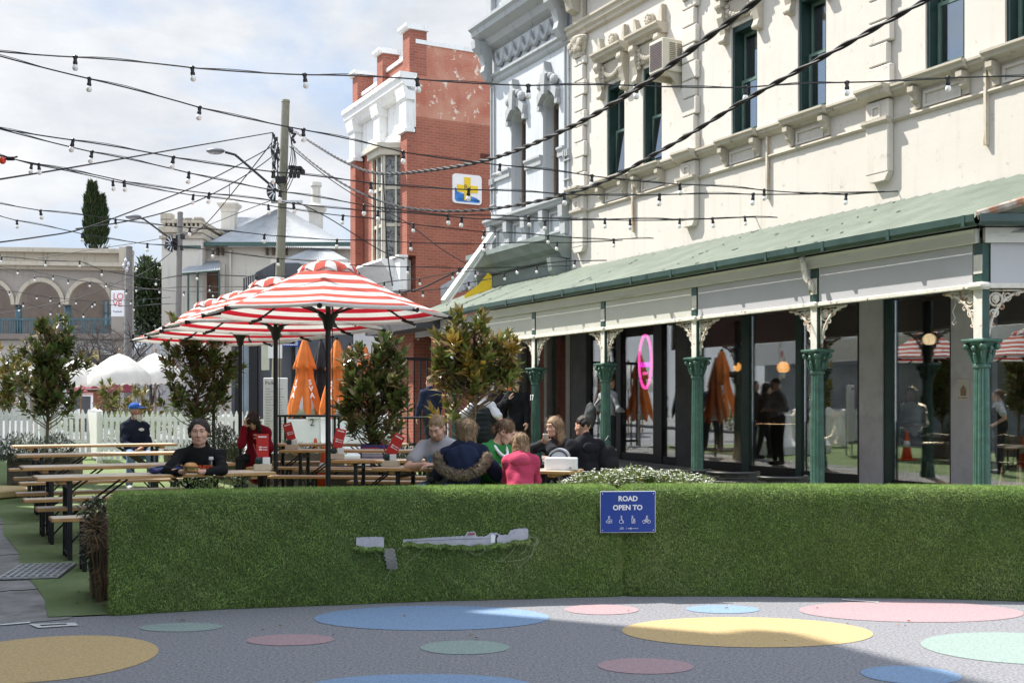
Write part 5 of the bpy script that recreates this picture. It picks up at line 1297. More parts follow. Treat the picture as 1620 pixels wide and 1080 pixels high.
# charcoal cladding shop behind the umbrellas
CD = 36.0
c3 = P(440, 645, CD); gshop = thing('charcoal_shop', 'dark charcoal clad shop with a slatted fin behind the striped umbrellas', 'shop', (c3.x, c3.y, .55))
def K(px, py, dd=0): d = CD; return Vector(((px - CX) / F * d - c3.x, dd, H + (CY - py) / F * d - .55))
def kbox(mb, x0, x1, y0, y1, d0, d1): a = K(x0, y1); b_ = K(x1, y0); mb.box(a.x, b_.x, d0, d1, max(a.z, 0), b_.z)
mb = MB(); kbox(mb, 366, 558, 470, 690, 0, 6); mb.prism([tuple(K(*q)) for q in ((402, 430), (432, 414), (432, 470), (402, 470))], lambda p, k: (p[0], p[1] + .2 + .3 * k, p[2])); kbox(mb, 432, 470, 414, 469.9, .25, 2); mb.build('wall', mat('charcoal_cladding', (.075, .08, .09), .6, .15, 2), gshop)
mb = MB()
for i in range(9): kbox(mb, 386 + i * 3.5, 387.6 + i * 3.5, 440 - i * 1.2, 469.8, -.1, -.02)
mb.build('slat_fin', m_charcoal, gshop)
mb = MB(); pass
for x0, x1, y0, q in ((373, 379, 520, .12), (396, 409, 500, .2), (462, 466, 540, .1), (474, 478, 540, .1)): mb = MB(); kbox(mb, x0, x1, y0, 690, -q, -.01); mb.build('post', m_black, gshop)
mb = MB(); kbox(mb, 382, 395, 545, 690, -.05, -.02); mb.build('shop_window', bpy.data.materials['far_glass'], gshop); mb = MB(); kbox(mb, 468, 473, 548, 640, -.05, -.02); mb.build('shop_window', bpy.data.materials['far_glass'], gshop)
mb = MB(); kbox(mb, 446, 478, 537, 549, -.35, -.25); o_ = mb.build('street_name_sign', m_bluesign, gshop)
mb = MB()
for j, y_ in enumerate((540, 543.2, 546.2)):
    for i in range(7): kbox(mb, 452 + i * 3.3, 454.4 + i * 3.3 + .5 * ((i * 7 + j) % 2), y_ - .9, y_ + .6, -.362, -.352)
mb.build('lettering', m_signwhite, o_)
# brick and white shop zone beyond, right of the orange umbrellas
p = P(640, 645, 31.6); ws = thing('white_wall', 'plain white painted end wall between the orange umbrellas and the brick shop', 'wall', (P(600, 645, 33).x, 33.0, .5))
mb = MB(); mb.box(-.75, 1.5, 0, .3, 0, 3.3); mb.build('panel', cloth_wall('white_wall_paint', (.60, .60, .60), (.42, .42, .42)), ws)
mb = MB(); mb.bbox(-.85, 1.6, -.05, .35, 3.301, 3.38, .01); mb.build('coping', m_white, ws)
# red awning zone and tangles at the far left street
p = P(110, 645, 44); r = thing('market_umbrella', 'dull red umbrella half hidden behind the white umbrellas', 'umbrella', (P(163, 0, 44).x, 44, .78))
mb = MB(); mb.lathe([(1.35, 1.25), (1.0, 1.75), (.5, 2.05), (.04, 2.25)], 8); mb.build('canopy', mat('dull_red_canvas', (.20, .03, .045), .8, .15, 5), r)
mb = MB(); mb.tube([(0, 0, 0), (0, 0, 2.2)], .03, 8); mb.build('pole', m_black, r)
p = P(200, 645, 43); r = thing('street_bin', 'rusty brown bin post standing beyond the picket fence', 'bin', (P(152, 0, 42).x, 42, .7))
mb = MB(); mb.bbox(-.25, .25, -.25, .25, 0, 1.35, .03); mb.build('body', mat('rust_steel', (.16, .06, .03), .8, .3, 5), r); mb = MB(); mb.bbox(-.28, .28, -.28, .28, 1.351, 1.42, .02); mb.build('lid', m_dark2, r)
r = thing('sandwich_board', 'black and white sandwich board beyond the picket fence', 'sandwich board', (P(126, 0, 36).x, 36, .55), .25)
mb = MB(); mb.prism([(-.40, 0), (.40, 0), (.40, 1.35), (-.40, 1.35)], lambda q, k: (q[0], -.28 + .22 * q[1] + .04 * k, q[1])); mb.build('frame', m_white, r)
mb = MB(); mb.prism([(-.33, .12), (.33, .12), (.33, 1.24), (-.33, 1.24)], lambda q, k: (q[0], -.288 + .22 * q[1] + .006 * k, q[1])); mb.build('chalkboard', m_charcoal, r)
mb = MB(); mb.prism([(-.40, 0), (.40, 0), (.40, 1.35), (-.40, 1.35)], lambda q, k: (q[0], .28 - .22 * q[1] + .04 * k, q[1])); mb.build('rear_leaf', mat('pink_board', (.60, .36, .32), .7, .08, 4), r)
text('lettering', 'COFFEE', .15, m_signwhite, r, face_frame((0, -.045, 1.09), (1, 0, 0), (0, .2148, .9766)))
mb = MB(); mb.lathe([(.16, 0), (.16, .01)], 20, face_frame((0, -.150, .68), (1, 0, 0), (0, .2148, .9766))); mb.build('emblem', m_signwhite, r)

# far trees
def cypress(label, px, ptop, pbot, wpx, d, seed, n=9000):
    base = P(px, pbot, d); h = (pbot - ptop) * d / F; w = wpx * d / F / 2 * .74
    r2 = np.random.default_rng(seed); root = thing('cypress_tree', label, 'tree', (base.x, base.y, base.z - 6), 0)
    mb = MB(); mb.tube([(0, 0, 0), (0, 0, 6 + h * .8)], [.22, .04], 8); mb.build('trunk', m_bark, root)
    spires = [(-.28, 0, 1.0, .72), (-.35, .2, .9, .62), (.58, .1, .80, .58), (.2, -.2, .62, .8)]; B = []; D = []
    for _ in range(n):
        sx, sy, hs_, ws_ = spires[r2.integers(0, 4)]; u = r2.random() ** .8; z = 6 + h * hs_ * u - 3 * (r2.random() if u < .1 else 0)
        env = w * ws_ * (min(1, (1 - u) * 2.6 + .02)) ** .8 * (1 + .18 * sin(u * 31 + sx * 9)); a = r2.uniform(0, 2 * pi); q = sqrt(r2.uniform(.3, 1))
        B.append((sx * w + env * q * cos(a), sy * w + env * q * sin(a), z)); D.append((cos(a) * .45, sin(a) * .45, 1.0))
    leaves_mesh('crown', B, D, .55, .10, leafmat('cypress_leaf', (.035, .055, .022), (.035, .05, .02), .7, .45, (.07, .075, .03), spec=.1), root); return root
cypress('tall dark cypress rising behind the arcade parapet', 150, 295, 396, 40, 75, 3)
def round_tree(name, label, px, pb, d, blobs, n, length, width, m, seed, trunk=.15):
    p = P(px, pb, d); z0 = g(40); root = shrub(name, label, (p.x, p.y, z0), [(b[0] * d / F, b[1], (pb - b[2]) * d / F + p.z - z0, b[3] * d / F, b[3] * d / F, b[4] * d / F) for b in blobs], n, length, width, m, 'tree', None, 24, .5, 0, seed)
    for k in kids(root):
        if k.name.startswith('stems'): k.name = 'trunk'
        if k.name.startswith('foliage'): k.name = 'crown'
    return root
round_tree('evergreen_tree', 'bushy dark green tree between the arcade and the crenellated tower', 237, 560, 62, [(0, 0, 450, 26, 40), (-8, 0, 475, 22, 34), (12, 1, 470, 20, 34), (-2, 0, 505, 28, 40)], 5200, .42, .13, leafmat('evergreen_leaf', (.045, .075, .030), (.06, .085, .045), .35, .45, (.10, .12, .07)), 5)
# bare winter trees
def bare_tree(label, px, pb, d, hpx, wpx, seed):
    p = P(px, pb, d); r2 = np.random.default_rng(seed); zb = g(st(p.x, p.y)[0]); root = thing('bare_tree', label, 'tree', (p.x, p.y, zb)); mb = MB(); hh = H + (CY - (pb - hpx)) / F * d - zb
    def grow(a, dr, ln, rd, dep):
        e = a + dr * ln; mid = (a + e) / 2 + Vector(r2.normal(0, ln * .06, 3)); mb.tube([a, mid, e], [rd, rd * .85, rd * .6], 5)
        if dep == 0: return
        for _ in range(3 if dep > 1 else 4):
            nd = (dr + Vector(r2.normal(0, .55, 3)) * Vector((wpx / hpx * 1.1, 1, .7))).normalized(); nd = (nd + Vector((0, 0, .12))).normalized(); grow(mid if r2.random() < .35 else e, nd, ln * r2.uniform(.55, .8), rd * .58, dep - 1)
    grow(Vector((0, 0, 0)), Vector((0, 0, 1)), hh * .33, .10, 5); mb.build('branches', mat('dark_twigs', (.05, .045, .045), .9, .3, 8) if 'dark_twigs' not in bpy.data.materials else bpy.data.materials['dark_twigs'], root); return root
bare_tree('spreading bare tree in front of the arcade, left of the LOVE banner', 110, 600, 46, 130, 240, 4)
bare_tree('leafless tree below the LOVE banner, behind the white umbrellas', 185, 600, 45, 140, 240, 9)
bare_tree('leafless tree in front of the small fence at the foot of the tower', 238, 600, 47, 120, 160, 14)
for i, (px, d, lab) in enumerate(((150, 46.5, 'dark straggling hedge along the foot of the arcade balcony'),)):
    p = P(px, 645, d); shrub('creeper_hedge', lab, (p.x, p.y, .75), [(-3 + k * 1.0, 0, 2.55 - .10 * k, .8, .4, .42) for k in range(6)], 2600, .22, .05, m_dkleaf, 'hedge', None, 14, .2, 0, 31)
p = P(245, 645, 50); r = thing('paling_fence', 'grey paling fence below the bushy tree at the end of the street', 'fence', (p.x, p.y, .8))
mb = MB()
for i in range(24): mb.box(-1.4 + i * .15, -1.4 + i * .15 + .13, 0, .03, 0, 3.0 + .06 * (i % 3) + .05 * i)
mb.build('palings', mat('grey_palings', (.42, .41, .40), .9, .25, 5, stretch=(6, 6, .5)), r); mb = MB(); mb.box(-1.4, 2.2, .031, .08, .6, .7); mb.box(-1.4, 2.2, .031, .08, 2.3, 2.4); mb.build('rails', m_oldwood, r)

# ================================================================== LEFT ROW (outside the frame: throws the street's shade, seen in the windows)
def left_block(label, s0, s1, h, awn=False):
    r = thing('street_building', label, 'building', W((s0 + s1) / 2, -1.5, 0), RZ); hw = (s1 - s0) / 2
    mb = MB(); holes = []
    n = max(1, int((s1 - s0) / 2.6))
    for k in range(n):
        for f_ in range(int((h - 4.5) / 3.2) + 1):
            xc = -hw + (k + .5) * 2 * hw / n; z0 = 4.6 + f_ * 3.2
            if z0 + 1.9 < h - .4: holes.append((xc - .5, xc + .5, z0, z0 + 1.8))
    mb.mat(0)
    # faces the street: mirrored winding handled by two sided shading
    wall_holes(mb, -hw, hw, 0, h, holes, -.2); shell(mb, -hw, hw, 0, h, -9, 0); mb.build('wall', m_grey if awn else m_cream, r)
    for (a, b_, c, d) in holes:
        mb = MB(); mb.box(a, b_, -.21, -.19, c, d); mb.build('window', bpy.data.materials['far_glass'], r)
    mb = MB(); mb.bbox(-hw - .0, hw + .0, .0, .3, h - .35, h + .02, .04); mb.build('cornice', m_whitetrim, r)
    mb = MB(); mb.box(-hw + .3, hw - .3, .01, .05, .5, 2.9); mb.build('shop_window', bpy.data.materials['far_glass'], r)
    if awn:
        mb = MB(); mb.bbox(-hw + .05, hw - .05, .06, 1.5, 3.05, 3.15, .01); mb.bbox(-hw + .05, hw - .05, 1.5, 1.56, 2.95, 3.75, .01); a_ = mb.build('awning', m_white, r)
        mb = MB(); mb.box(-3.4, 3.2, 1.562, 1.58, 3.02, 3.66); mb.build('sign_board', mat('sign_cream', (.62, .60, .50), .6, .05, 3), a_)
        text('lettering', 'Cafe', .42, m_black, a_, face_frame((-.1, 1.583, 3.34), (-1, 0, 0), (0, 0, 1)), bold=.008); text('lettering', 'i', .42, m_black, a_, face_frame((2.6, 1.583, 3.34), (-1, 0, 0), (0, 0, 1)), bold=.008)
    return r
left_block('tall pale building on the near left whose corner shades the road', -14, 13.6, 13.4)
left_block('lower cream building adjoining the tall one on the left', 13.62, 20, 10.8)
left_block('low grey shop with a white awning and cafe sign across the street', 20.02, 34, 6.0, True)

# ================================================================== STRIPED UMBRELLAS
m_stripe = stripes('striped_canvas', (.80, .79, .77), (.60, .125, .095), .230, None)
m_valred = mat('valance_red', (.55, .03, .03), .8, .1, 5, trans=.3)
def striped_umbrella(label, loc, rim_z, R_, rise, rot):
    r = thing('striped_umbrella', label, 'umbrella', loc, rot, 'red and white striped umbrellas')
    prof = [(1.0, 0), (.86, .10), (.70, .245), (.52, .44), (.34, .66), (.2, .83), (.13, .92)]
    seg = 6; V = []; Fc = []; Rg = []; nA = 8 * seg
    def ringpt(rr, z, k):
        a0 = (k // seg) * pi / 4; a1 = a0 + pi / 4; t = (k % seg) / seg
        x = rr * (cos(a0) * (1 - t) + cos(a1) * t); y = rr * (sin(a0) * (1 - t) + sin(a1) * t)
        return x, y, z - .010 * rr / R_ * sin(pi * t)
    for (q, h) in prof:
        for k in range(nA): V.append(ringpt(R_ * q, rim_z + h * rise, k)); Rg.append(hypot(R_ * (1 - q), h * rise))
    nP = len(prof)
    for i in range(nP - 1):
        for k in range(nA): k2 = (k + 1) % nA; Fc.append((i * nA + k, i * nA + k2, (i + 1) * nA + k2, (i + 1) * nA + k))
    b0 = len(V)
    for k in range(nA):        # short turned-in hem below the rim
        x, y, z = ringpt(R_ * .985, rim_z, k); V.append((x, y, z - .022)); Rg.append(-.02)
    for k in range(nA): k2 = (k + 1) % nA; Fc.append((b0 + k, b0 + k2, k2, k))
    o = mesh_np('canopy', V, Fc, m_stripe, r, False)
    at = o.data.attributes.new('ring', 'FLOAT', 'POINT'); at.data.foreach_set('value', np.array(Rg, np.float32) + .03)
    # vent cap with scalloped edge
    V = []; Rg = []; Fc = []; z0 = rim_z + rise * .86; nA2 = 48
    cp = [(.29, -.04), (.25, .02), (.16, .06), (.08, .075)]
    for i, (q, h) in enumerate(cp):
        for k in range(nA2):
            a = 2 * pi * k / nA2; dz = -.035 * (1 - abs(cos(a * 4))) * (1 if i == 0 else 0) + (.02 * cos(a * 4) ** 2 if i == 0 else 0)
            V.append((R_ * q * .85 * cos(a), R_ * q * .85 * sin(a), z0 + h + dz)); Rg.append((k // 3) * .115 + .03)
    for i in range(3):
        for k in range(nA2): k2 = (k + 1) % nA2; Fc.append((i * nA2 + k, i * nA2 + k2, (i + 1) * nA2 + k2, (i + 1) * nA2 + k))
    o = mesh_np('vent_cap', V, Fc, m_stripe, r); at = o.data.attributes.new('ring', 'FLOAT', 'POINT'); at.data.foreach_set('value', np.array(Rg, np.float32))
    mb = MB(); mb.lathe([(.13, z0 + .074), (.12, z0 + .09), (.08, z0 + .098), (.02, z0 + .1)], 16); mb.build('finial', m_white, r, True)
    mb = MB(); mb.tube([(0, 0, 0), (0, 0, z0 + .07)], .030, 12); mb.bbox(-.10, .10, -.10, .10, 0, .06, .01)
    mb.lathe([(.031, rim_z - .18), (.045, rim_z - .16), (.06, rim_z - .08), (.115, rim_z - .005), (.12, rim_z + .0)], 14); mb.build('pole', m_black, r, True, auto=True)
    mb = MB()
    for k in range(8):
        a = k * pi / 4; pr = [Vector((R_ * q * cos(a) * .985, R_ * q * sin(a) * .985, rim_z + h * rise - .03)) for q, h in prof[::-1]]
        mb.tube(pr, .013, 5)
        mb.tube([Vector((.06 * cos(a), .06 * sin(a), rim_z + .0)), pr[-4]], .011, 5)
    mb.build('ribs', m_black, r)
    mb = MB()
    for k in range(8):
        a = k * pi / 4; e = Vector((R_ * cos(a), R_ * sin(a), rim_z)); i_ = Vector((R_ * .86 * cos(a), R_ * .86 * sin(a), rim_z + .07 * rise)); n_ = Vector((0, 0, .02))
        mb = MB(); mb.tube([e + (e - i_) * .12 - n_, e * .97 + i_ * .03 - n_, i_ - n_ * 2], [.030, .024, .014], 6); mb.build('tip_pocket', m_black, r)
    mb = MB(); mb.tube([(.05, -.02, rim_z - .02), (.055, -.02, 1.0), (.045, -.02, .95)], .005, 5); mb.build('pull_cord', m_black, r)
    return r
for (px, d, py, pt, rr, ro, lab) in ((519, 12.8, 503, 412, 1.37, .10, 'nearest and largest of the red and white striped umbrellas'), (436, 15.3, 522, 440, 1.45, .16, 'second striped umbrella, partly hidden behind the nearest one'),
                               (380, 17.8, 533, 462, 1.43, .12, 'third striped umbrella in the receding row'), (338, 20.3, 542, 474, 1.40, .2, 'farthest striped umbrella, leftmost of the row')):
    p = P(px, py, d); gz = g(st(p.x, p.y)[0]); rim = p.z - gz - .0; top = H + (CY - pt) / F * d - gz
    striped_umbrella(lab, (p.x, p.y, gz + .01), rim + .03, rr, (top - rim - .13) / .86 , ro)
# white scalloped umbrellas
def white_umbrella(label, px, d, ptop, prim, wpx, rot):
    p = P(px, ptop, d); gz = g(st(p.x, p.y)[0]); r = thing('white_umbrella', label, 'umbrella', (p.x, p.y, gz), rot, 'white umbrellas beyond the picket fence')
    zt = p.z - gz; zr = H + (CY - prim) / F * d - gz; R_ = wpx / 2 * d / F; V = []; Fc = []; nA = 64; prof = [(.02, 1.0), (.3, .86), (.6, .60), (.85, .30), (1.0, 0.06)]
    for (q, h) in prof:
        for k in range(nA): a = 2 * pi * k / nA; s_ = 1 - .03 * q * abs(sin(a * 4)); V.append((R_ * q * s_ * cos(a), R_ * q * s_ * sin(a), zr + (zt - zr) * h * (1 - .12 * q * abs(sin(4 * a)) * (h > .1))))
    for k in range(nA): a = 2 * pi * k / nA; V.append((R_ * 1.01 * cos(a), R_ * 1.01 * sin(a), zr - .16 - .05 * abs(sin(a * 8)) + .012 * sin(a * 24)))
    for i in range(5):
        for k in range(nA): k2 = (k + 1) % nA; Fc.append((i * nA + k, (i + 1) * nA + k, (i + 1) * nA + k2, i * nA + k2))
    o = mesh_np('canopy', V, Fc, m_wcanvas, r, False)
    mb = MB(); mb.tube([(0, 0, 0), (0, 0, zt + .08)], .025, 10); mb.ell((0, 0, zt + .1), (.04, .04, .05), 8, 6); mb.build('pole', mat('umbrella_pole_wood', (.30, .18, .09), .6, .2, 6) if 'umbrella_pole_wood' not in bpy.data.materials else bpy.data.materials['umbrella_pole_wood'], r)
    mb = MB()
    for k in range(8): a = k * pi / 4; mb.tube([(0.03 * cos(a), .03 * sin(a), zr), (R_ * .6 * cos(a), R_ * .6 * sin(a), zr + (zt - zr) * .62)], .01, 5)
    mb.build('ribs', m_white, r); return r
white_umbrella('white fringed umbrella showing in full left of the big planted magnolia gap', 189, 32, 559, 597, 96, .1)
white_umbrella('white umbrella rising behind the right edge of the middle white one', 246, 33.5, 558, 596, 88, .5)
white_umbrella('white umbrella mostly hidden by the left magnolia', 128, 33, 566, 600, 90, .3)
white_umbrella('white umbrella at the far left behind the magnolia leaves', 50, 33, 576, 602, 60, .3)

# orange closed umbrellas
def closed_umbrella(label, px, d, py_top, hang, R_, m, lining, letters, rot, group):
    p = P(px, py_top, d); gz = g(st(p.x, p.y)[0]); r = thing('closed_umbrella', label, 'umbrella', (p.x, p.y, gz), rot, group); zt = p.z - gz
    V = []; Fc = []; nA = 48
    rows = [(0, .035), (.03, .06), (.20, .12), (.34, .175), (.38, .185), (.40, .125), (.55, .15), (.75, .215), (.92, .265), (1.0, .26)]
    for (u, q) in rows:
        for k in range(nA):
            a = 2 * pi * k / nA; f = 1 + (.30 if u > .15 else .1) * cos(a * 6 + u * .8) * min(1, u * 3); z = zt - hang * u
            if u in (.38, .34): z -= .06 * cos(a * 6 + .3)
            if u >= .92: z -= (.16 * cos(a * 6 + .7) * (u - .90) / .1)
            V.append((R_ / .26 * q * f * cos(a), R_ / .26 * q * f * sin(a), z))
    nr = len(rows)
    for i in range(nr - 1):
        for k in range(nA): k2 = (k + 1) % nA; Fc.append((i * nA + k, (i + 1) * nA + k, (i + 1) * nA + k2, i * nA + k2))
    mesh_np('canopy', V, Fc, m, r, False)
    mb = MB(); mb.lathe([(R_ * .3, zt - hang * .6), (R_ * .88, zt - hang * .93), (R_ * .75, zt - hang * 1.06), (R_ * .2, zt - hang * .8)], 24); mb.build('lining', lining, r, True)
    mb = MB(); mb.tube([(0, 0, 0), (0, 0, zt + .06)], .028, 10); mb.bbox(-.3, .3, -.3, .3, 0, .06, .02); mb.build('pole', m_black, r)
    if letters:
        for sx in (-1, 1):
            for k, ch in enumerate(letters):
                a = -pi / 2 + sx * .72; z = zt - hang * (.60 + .09 * k); rr = R_ * (.66 + .15 * k) * 1.12
                text('lettering', ch, .17, m_signwhite, r, face_frame((rr * cos(a), rr * sin(a), z), (-sin(a), cos(a), 0), (0.25 * cos(a) * -1, .25 * sin(a) * -1, 1)), bold=.004, extrude=.012)
    return r
m_blackcanvas = mat('black_canvas', (.02, .02, .025), .8, .3, 5, .3, 14)
OG = 'closed orange umbrellas'
closed_umbrella('closed orange umbrella showing in full left of the black pole', 482, 25.6, 537, 1.62, .30, m_orange, m_orangein, 'SVA', 0, OG)
closed_umbrella('closed orange umbrella half hidden behind the nearest striped umbrella pole', 533, 25.2, 538, 1.62, .30, m_orange, m_orangein, 'SVA', .4, OG)
closed_umbrella('closed black umbrella between the two orange ones', 508, 26.6, 540, 1.7, .26, m_blackcanvas, m_blackcanvas, '', .2, 'closed black umbrellas')
closed_umbrella('closed orange umbrella behind the middle magnolia crown, right of the pale one', 577, 27.5, 548, 1.7, .28, m_orange, m_orangein, '', .1, OG)
closed_umbrella('faded peach closed umbrella between the orange ones', 553, 29, 547, 1.7, .22, mat('peach_canvas', (.62, .36, .24), .8, .12, 5), m_orangein, '', .5, OG)
closed_umbrella('closed orange umbrella beside the shop window behind the walkers', 812, 23.6, 562, 1.3, .20, m_orange, m_orangein, '', .3, OG)
# ================================================================== TABLES AND BENCHES
def beer_table(label, loc, rz, Lg=2.2):
    r = thing('beer_table', label, 'table', loc, rz, 'folding beer garden tables')
    mb = MB(); h = Lg / 2
    for k, (y0, y1) in enumerate(((-.25, -.085), (-.083, .083), (.085, .25))): mb.bbox(-h, h, y0, y1, .742, .770, .010)
    mb.build('tabletop', m_wood, r)
    mb = MB()
    for y in (-.258, .250): mb.bbox(-h - .006, h + .006, y, y + .010, .735, .768, .004)
    for x in (-h - .008, h): mb.bbox(x, x + .010, -.25, .25, .735, .768, .004)
    mb.build('edge_strip', m_woodedge, r)
    for x in (-h + .18, h - .24): mb = MB(); mb.bbox(x, x + .07, -.22, .22, .700, .741, .006); mb.build('batten', m_woodedge, r)
    for sx in (-1, 1):
        xx = sx * (h - .28)
        for sy in (-1, 1):
            mb = MB(); mb.bbox(xx - .02, xx + .02, sy * .20 - .02, sy * .20 + .02, 0, .735, .004); mb.build('leg', m_black, r)
        mb = MB(); mb.tube([(xx, -.18, .10), (xx, .18, .62)], .007, 5); mb.tube([(xx, .18, .10), (xx, -.18, .62)], .007, 5); mb.bbox(xx - .015, xx + .015, -.18, .18, .04, .07, .003); mb.bbox(xx - .015, xx + .015, -.18, .18, .66, .69, .003)
        for sy in (-.15, .15): mb.tube([(xx, sy, .34), (xx - sx * .52, sy, .73)], .011, 6)
        mb.build('brace', m_black, r)
    return r
def beer_bench(label, loc, rz, Lg=2.2):
    r = thing('beer_bench', label, 'bench', loc, rz, 'folding beer garden benches'); h = Lg / 2
    mb = MB(); mb.bbox(-h, h, -.125, .125, .442, .470, .010); mb.build('seat', m_wood, r)
    mb = MB(); mb.bbox(-h - .006, h + .006, -.132, -.1255, .436, .468, .003); mb.bbox(-h - .006, h + .006, .1255, .132, .436, .468, .003); mb.bbox(-h - .007, -h - .001, -.125, .125, .436, .468, .002); mb.bbox(h + .001, h + .007, -.125, .125, .436, .468, .002); mb.build('edge_strip', m_woodedge, r)
    for sx in (-1, 1):
        xx = sx * (h - .26)
        for sy in (-1, 1):
            mb = MB(); mb.bbox(xx - .018, xx + .018, sy * .095 - .018, sy * .095 + .018, 0, .44, .004); mb.build('leg', m_black, r)
        mb = MB(); mb.bbox(xx - .012, xx + .012, -.077, .077, .05, .08, .003); mb.tube([(xx, 0, .07), (xx - sx * .34, 0, .435)], .010, 6); mb.build('brace', m_black, r)
    return r
RV = math.atan(TA)
v_ = Vector((CA, SA, 0)); u_ = Vector((-SA, CA, 0))
def place(px, py, h, rz, dp, fn, label):
    p = at_z(px, py, h); dx = Vector((cos(rz), sin(rz), 0)); dy = Vector((-sin(rz), cos(rz), 0)); c = p + dx * 1.1 + dy * dp
    c.z = p.z - h + .012; return fn(label, c, rz)
T1 = place(60, 758, .77, RV, .26, beer_table, 'nearest left table, holding a blue pouch, a jar and a red menu card')
T2 = place(37, 741, .77, RV, .26, beer_table, 'bare table just behind the woman in the black jumper')
T3 = place(28, 721, .77, RV, .26, beer_table, 'bare table one row in front of the farthest left one')
T4 = place(23, 706, .77, RV, .26, beer_table, 'farthest left table, in front of the man in the blue cap')
R1 = place(588, 741, .77, radians(-19), .26, beer_table, 'table where the family of four sits, a white box at its right end')
R2 = place(524, 729, .77, radians(-6), .26, beer_table, 'empty table left of the man in the grey tee, right of the nearest umbrella pole')
R3 = place(441, 713, .77, radians(-5), .26, beer_table, 'empty table with a tilted red menu card, right of the second umbrella pole')
R4 = place(405, 703, .77, radians(-4), .26, beer_table, 'far table where the woman in the red coat leans')
BEN = [(83, 822, RV, 'nearest bench, its end beside the dry planter and the grass barrier'), (60, 806, RV, 'bench the woman in the black jumper sits on'), (39, 792, RV, 'bench between the first and second left tables'),
       (27, 782, RV, 'bench behind the second left table'), (32, 765, RV, 'bench under the near edge of the third left table'), (23, 757, RV, 'bench under the far edge of the third left table'), (15, 743, RV, 'farthest left bench, by the planter of the left magnolia')]
for (px, py, rz, lab) in BEN: place(px, py, .47, rz, .125, beer_bench, lab)
def bench_off(T, off, lab): 
    rz = T.rotation_euler[2]; dy = Vector((-sin(rz), cos(rz), 0)); c = Vector(T.location) + dy * off; c.z = g(st(c.x, c.y)[0]) + .012; return beer_bench(lab, c, rz)
for T, off, lab in ((R1, .66, 'bench the man in the grey tee sits on'), (R1, -.62, 'bench under the woman with the fur hood'), (R2, .62, 'bench on the far side of the empty table by the nearest umbrella pole'), (R2, -.62, 'bench on the near side of the empty table by the nearest umbrella pole'),
                    (R3, .62, 'bench behind the table with the tilted red menu card'), (R3, -.62, 'bench in front of the table with the tilted red menu card'), (R4, .62, 'bench the woman in the red coat sits on'), (R4, -.6, 'bench in front of the table of the woman in the red coat')):
    bench_off(T, off, lab)
def on_table(T, x, y):
    rz = T.rotation_euler[2]; return Vector(T.location) + Vector((cos(rz) * x - sin(rz) * y, sin(rz) * x + cos(rz) * y, .771))
def tx_at(T, px, y=0.0):         # x along the table seen at a column of the photograph
    lo, hi = -1.1, 1.1
    for _ in range(30):
        m_ = (lo + hi) / 2; p = on_table(T, m_, y)
        if CX + p.x / p.y * F < px: lo = m_
        else: hi = m_
    return lo
# menu caddies
def caddy(label, T, px, y, tilt, rz=0.0):
    p = on_table(T, tx_at(T, px, y), y); r = thing('menu_caddy', label, 'caddy', p, rz, 'menu caddies on the tables')
    mb = MB(); mb.bbox(-.085, .085, -.06, .06, 0, .065, .006); mb.build('base', mat('caddy_wood', (.56, .47, .34), .6, .12, 6) if 'caddy_wood' not in bpy.data.materials else bpy.data.materials['caddy_wood'], r)
    mb = MB(); mb.bbox(-.078, .0, -.05, .05, .066, .135, .02); mb.build('bottle_holder', m_dkgreen, r)
    mb = MB(); mb.bbox(.005, .08, -.055, -.045, .066, .135, .004); mb.build('label_card', m_signwhite, r)
    M_ = Matrix.Translation((-.005, 0, .13)) @ Matrix.Rotation(tilt, 4, 'Y')
    mb = MB(); mb.bbox(-.062, .062, -.004, .004, 0, .24, .003, M_); c_ = mb.build('menu_card', m_red, r)
    mb = MB()
    for k, (w, z) in enumerate(((.085, .205), (.03, .10), (.03, .075))): mb.box(-w / 2 - (.0 if k == 0 else .02), w / 2 - (.0 if k == 0 else .02), -.0052, -.0042, z, z + .014, M_)
    mb.box(.0, .05, -.0052, -.0042, .102, .110, M_); mb.box(.0, .05, -.0052, -.0042, .077, .085, M_)
    mb.build('lettering', m_signwhite, c_)
    mb = MB(); mb.tube([(-.05, 0, .13), (-.10, .0, .27)], .008, 6); mb.tube([(-.03, 0.02, .13), (-.02, .02, .30)], .004, 5); mb.build('cutlery', mat('maroon_handle', (.20, .02, .03), .5, .1, 5) if 'maroon_handle' not in bpy.data.materials else bpy.data.materials['maroon_handle'], r)
    return r
caddy('menu caddy with an upright red card on the nearest left table', T1, 416, .05, 0, .05)
caddy('menu caddy with a red card leaning right, beside the man in the grey tee', R1, 618, .0, .5, -.2)
caddy('menu caddy half behind the nearest umbrella pole', R2, 533, .0, .25, .2)
caddy('menu caddy with a red card tilted left on the table behind the second pole', R3, 462, .0, -.28, 0)
# jar, plate, blue pouch
p = on_table(T1, tx_at(T1, 334, -.10), -.10); r = thing('drink_jar', 'glass jar of amber drink with a white lid on the nearest left table', 'jar', p)
mb = MB(); mb.lathe([(.032, 0), (.036, .008), (.036, .10), (.030, .115), (.030, .125)], 16); mb.build('jar', glass('jar_glass', (.85, .85, .80), .1), r, True)
mb = MB(); mb.lathe([(.030, .004), (.032, .008), (.032, .075), (.02, .076)], 14); mb.build('drink', mat('amber_drink', (.50, .28, .08), .3, .3, 12), r, True)
mb = MB(); mb.lathe([(.034, .126), (.035, .128), (.035, .152), (.03, .156)], 16); mb.build('lid', m_plasticw, r, True, auto=True)
p = on_table(T1, tx_at(T1, 326, .02), .02); r = thing('plate_of_food', 'dark tray with paper and salad in front of the woman in black', 'plate', p)
mb = MB(); mb.lathe([(.10, 0), (.15, .012), (.155, .018), (.09, .012)], 28); mb.build('tray', m_black, r, True)
